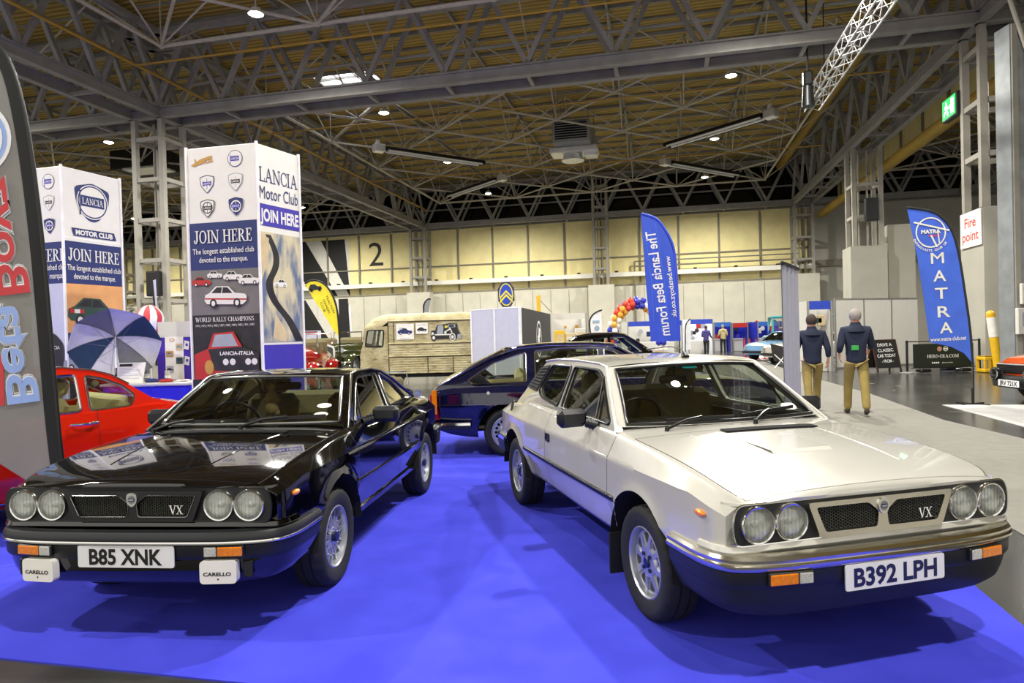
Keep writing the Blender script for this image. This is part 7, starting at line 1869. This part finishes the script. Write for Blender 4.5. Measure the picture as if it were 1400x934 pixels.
# ---------------------------------------------------------------- roller banner seen almost edge-on
t = thing('roller_banner', 'pale lilac roller banner seen edge-on behind the white car', 'banner', (2.66, 6.35, 0), atan2(.78, .49))
mb = MB(); mb.box((0, 0, .05), (.84, .16, .10), 0, None, .03); mb.build('cassette', 'post_alu', t, 30)
mb = MB(); P = []
for i in range(15):
    x = -.40 + .8 * i / 14; P.append([(x, .012 * sin(i * 1.7), .1), (x, .010 * sin(i * 1.7 + 1), 2.08)])
mb.grid(P); mb.grid([[(a[0], a[1] + .006, a[2]) for a in r] for r in P], flip=True); mb.build('sheet', 'print_lilac', t, 60)
mb = MB(); mb.box((0, 0, 2.095), (.84, .035, .035), 0, None, .01); mb.build('top_rail', 'pole_black', t, 30)
mb = MB(); mb.cyl((0, .04, .1), (0, .04, 2.1), .012, None, 6); mb.build('support_pole', 'post_alu', t, 30)
# ---------------------------------------------------------------- people
def skin_mesh(name, chain, mt, parent, sub=2, root=0):
    """chain: list of (position, radius, parent index or None)"""
    me = bpy.data.meshes.new(name); me.from_pydata([tuple(c[0]) for c in chain], [(c[2], i) for i, c in enumerate(chain) if c[2] is not None], [])
    ob = bpy.data.objects.new(name, me); COL.objects.link(ob)
    m = ob.modifiers.new('grow', 'SKIN'); m.use_smooth_shade = True
    if not me.skin_vertices: bpy.context.view_layer.update()
    sv = me.skin_vertices[0].data
    for i, c in enumerate(chain):
        r = c[1]; sv[i].radius = r if hasattr(r, '__len__') else (r, r); sv[i].use_root = (i == root)
    s = ob.modifiers.new('smooth', 'SUBSURF'); s.levels = sub; s.render_levels = sub
    dg = bpy.context.evaluated_depsgraph_get(); dg.update()
    nm = bpy.data.meshes.new_from_object(ob.evaluated_get(dg)); bpy.data.objects.remove(ob); nm.name = name
    nm.materials.clear(); nm.materials.append(MATS[mt]); nm.polygons.foreach_set('use_smooth', [True] * len(nm.polygons))
    o = bpy.data.objects.new(name, nm); COL.objects.link(o); o.parent = parent
    return o
def person(label, loc, rz, coat, legs, hair, stride=.0, h=1.75, arms=(0., 0.), bend=(.15, .15), lod=0):
    """faces local -Y; stride: how far the left foot is ahead"""
    t = thing('person', label, 'person', loc, rz); k = h / 1.75
    V3 = lambda x, y, z: V((x * k, y * k, z * k))
    hip = V3(0, 0, .93)
    L = {}
    for s, st in ((1, stride), (-1, -stride)):
        L[s] = dict(hip=V3(s * .095, 0, .90), knee=V3(s * .105, -st * .55 - .03, .50), ank=V3(s * .11, -st, .09 + (.05 if st < 0 else 0)), toe=V3(s * .125, -st - .17, .035))
    A = {}
    for s, sw in ((1, arms[0]), (-1, arms[1])):
        b = bend[0] if s > 0 else bend[1]
        A[s] = dict(sh=V3(s * .185, 0, 1.42), el=V3(s * .245, .02 - sw * .5, 1.13), wr=V3(s * .25, -sw - b * .8, .90 + b * .7), hd=V3(s * .245, -sw - b * .95, .82 + b * .75))
    c = [(hip, .11 * k, None), (V3(0, .01, 1.15), (.125 * k, .10 * k), 0), (V3(0, .01, 1.36), (.14 * k, .10 * k), 1), (V3(0, 0, 1.49), .055 * k, 2), (V3(0, -.01, 1.56), .06 * k, 3), (V3(0, -.02, 1.63), (.078 * k, .09 * k), 4), (V3(0, -.015, 1.70), (.068 * k, .08 * k), 5)]
    c.append((V3(0, -.115, 1.605), .012 * k, 5))                                  # nose
    for s in (1, -1): c.append((V3(s * .085, 0, 1.62), .014 * k, 5))                # ears
    for s in (1, -1):
        i = len(c); l = L[s]
        c += [(l['hip'], .085 * k, 0), (l['knee'], .055 * k, i), (l['ank'], .036 * k, i + 1), (l['toe'], .03 * k, i + 2)]
        i = len(c); a = A[s]
        c += [(a['sh'], .05 * k, 2), (a['el'], .038 * k, i), (a['wr'], .025 * k, i + 1), (a['hd'], (.036 * k, .018 * k), i + 2)]
        d = (a['hd'] - a['wr']).normalized(); sd = V((0, 1, 0)) - d * d.y; sd.normalize(); inn = V((-s, 0, 0))
        for q, ln in ((-1.5, .065), (-.5, .08), (.5, .075), (1.5, .055)):
            j = len(c); p = a['hd'] + sd * q * .017 * k + d * .03 * k
            c += [(p, .0085 * k, i + 3), (p + d * ln * .5 * k + inn * .008 * k, .008 * k, j), (p + d * ln * k + inn * .03 * k, .007 * k, j + 1)]
        j = len(c); c += [(a['wr'].lerp(a['hd'], .6) - sd * .03 * k, .010 * k, i + 3), (a['hd'] - sd * .045 * k + d * .03 * k + inn * .02 * k, .008 * k, j)]
    skin_mesh('body', c, 'skin', t, 2)
    cc = [(V3(0, .01, .80), (.17 * k, .135 * k), None), (V3(0, .01, 1.12), (.165 * k, .13 * k), 0), (V3(0, .01, 1.36), (.175 * k, .125 * k), 1), (V3(0, .005, 1.50), (.085 * k, .085 * k), 2)]
    for s in (1, -1):
        i = len(cc); a = A[s]; cc += [(a['sh'] + V3(0, 0, -.01), .075 * k, 2), (a['el'], .058 * k, i), (a['wr'].lerp(a['el'], .08), .045 * k, i + 1)]
    skin_mesh('jacket', cc, coat, t, 2)
    cc = [(hip + V3(0, 0, .05), (.15 * k, .12 * k), None)]
    for s in (1, -1):
        i = len(cc); l = L[s]; cc += [(l['hip'] + V3(0, 0, -.06), .098 * k, 0), (l['knee'], .074 * k, i), (l['ank'] + V3(0, 0, -.03), .066 * k, i + 1)]
    skin_mesh('trousers', cc, legs, t, 2)
    for s in (1, -1):
        l = L[s]; skin_mesh('shoe', [(l['ank'] + V3(0, .05, -.035), .045 * k, None), (l['ank'] + V3(0, -.06, -.045), .043 * k, 0), (l['toe'] + V3(0, -.01, .005), .035 * k, 1)], 'shoe_brown', t, 2)
    mb = MB(); mb.lathe([(.16 * k, 1.385 * k), (.14 * k, 1.44 * k), (.10 * k, 1.478 * k), (.08 * k, 1.51 * k), (.076 * k, 1.54 * k), (.066 * k, 1.54 * k), (.066 * k, 1.48 * k)], 20); mb.build('collar', coat, t, 60)
    mb = MB(); P = []; hr = random.Random(int(h * 1000))
    for i in range(17):
        a = 2 * pi * i / 16; r = []
        for j in range(8):
            b = j / 7 * (2.25 if sin(a) > -.25 else 1.05)
            e = 1 + hr.uniform(-.035, .045) * (0 < i < 16)
            r.append(V3(.094 * e * sin(b) * cos(a), -.008 + .116 * e * sin(b) * sin(a), 1.65 + .112 * e * cos(b)))
        P.append(r)
    mb.grid(P, flip=True); mb.build('hair', hair, t, 60)
    return t
g = at(1172, 570, 11.2)
p1 = person('grey-haired person in a navy jacket and khaki trousers walking away down the grey aisle', (g.x, g.y, 0), pi - .35, 'coat_navy', 'trousers_khaki', 'hair_grey', .26, 1.78, (-.16, .16), (.2, .3))
mb = MB(); mb.box((.03, .152, 1.14), (.11, .012, .08), 0, None, .004); mb.build('badge', 'green_badge', p1, 0)
g = at(1112, 564, 11.7)
person('person in dark clothes and khaki trousers walking on the left of the grey-haired one', (g.x, g.y, 0), pi - .2, 'coat_navy', 'trousers_khaki', 'hair_dark', -.24, 1.72, (.15, -.15), (.1, .1))
g = at(989, 484, 40); person('far person in a beige jacket and dark trousers before the blue trade stands', (g.x, 40, 0), pi, 'coat_beige', 'trousers_dark', 'hair_grey', .0, 1.74, (0, 0), (.25, .25))
g = at(966, 485, 38); person('far person in a purple top beside the one in the beige jacket', (g.x, 38, 0), pi * .8, 'coat_purple', 'trousers_dark', 'hair_dark', .1, 1.7, (0, .1), (.3, .2))
# ---------------------------------------------------------------- camera, world, view
cam = bpy.data.cameras.new('camera'); co = bpy.data.objects.new('camera', cam); COL.objects.link(co)
cam.sensor_width = 36; cam.lens = 913.8 / 1400 * 36; cam.clip_end = 300
co.matrix_world = M4.Translation((0, 0, 1.5224)) @ M4.Rotation(pi / 2 - .0113, 4, 'X') @ M4.Rotation(-.0267, 4, 'Z')
SC.camera = co
w = bpy.data.worlds.new('hall_air'); SC.world = w; w.use_nodes = True
w.node_tree.nodes['Background'].inputs[0].default_value = (1., .96, .88, 1); w.node_tree.nodes['Background'].inputs[1].default_value = 1.1
SC.view_settings.view_transform = 'Standard'; SC.view_settings.look = 'None'; SC.view_settings.gamma = 1; SC.view_settings.exposure = .14
SC.view_settings.use_curve_mapping = False
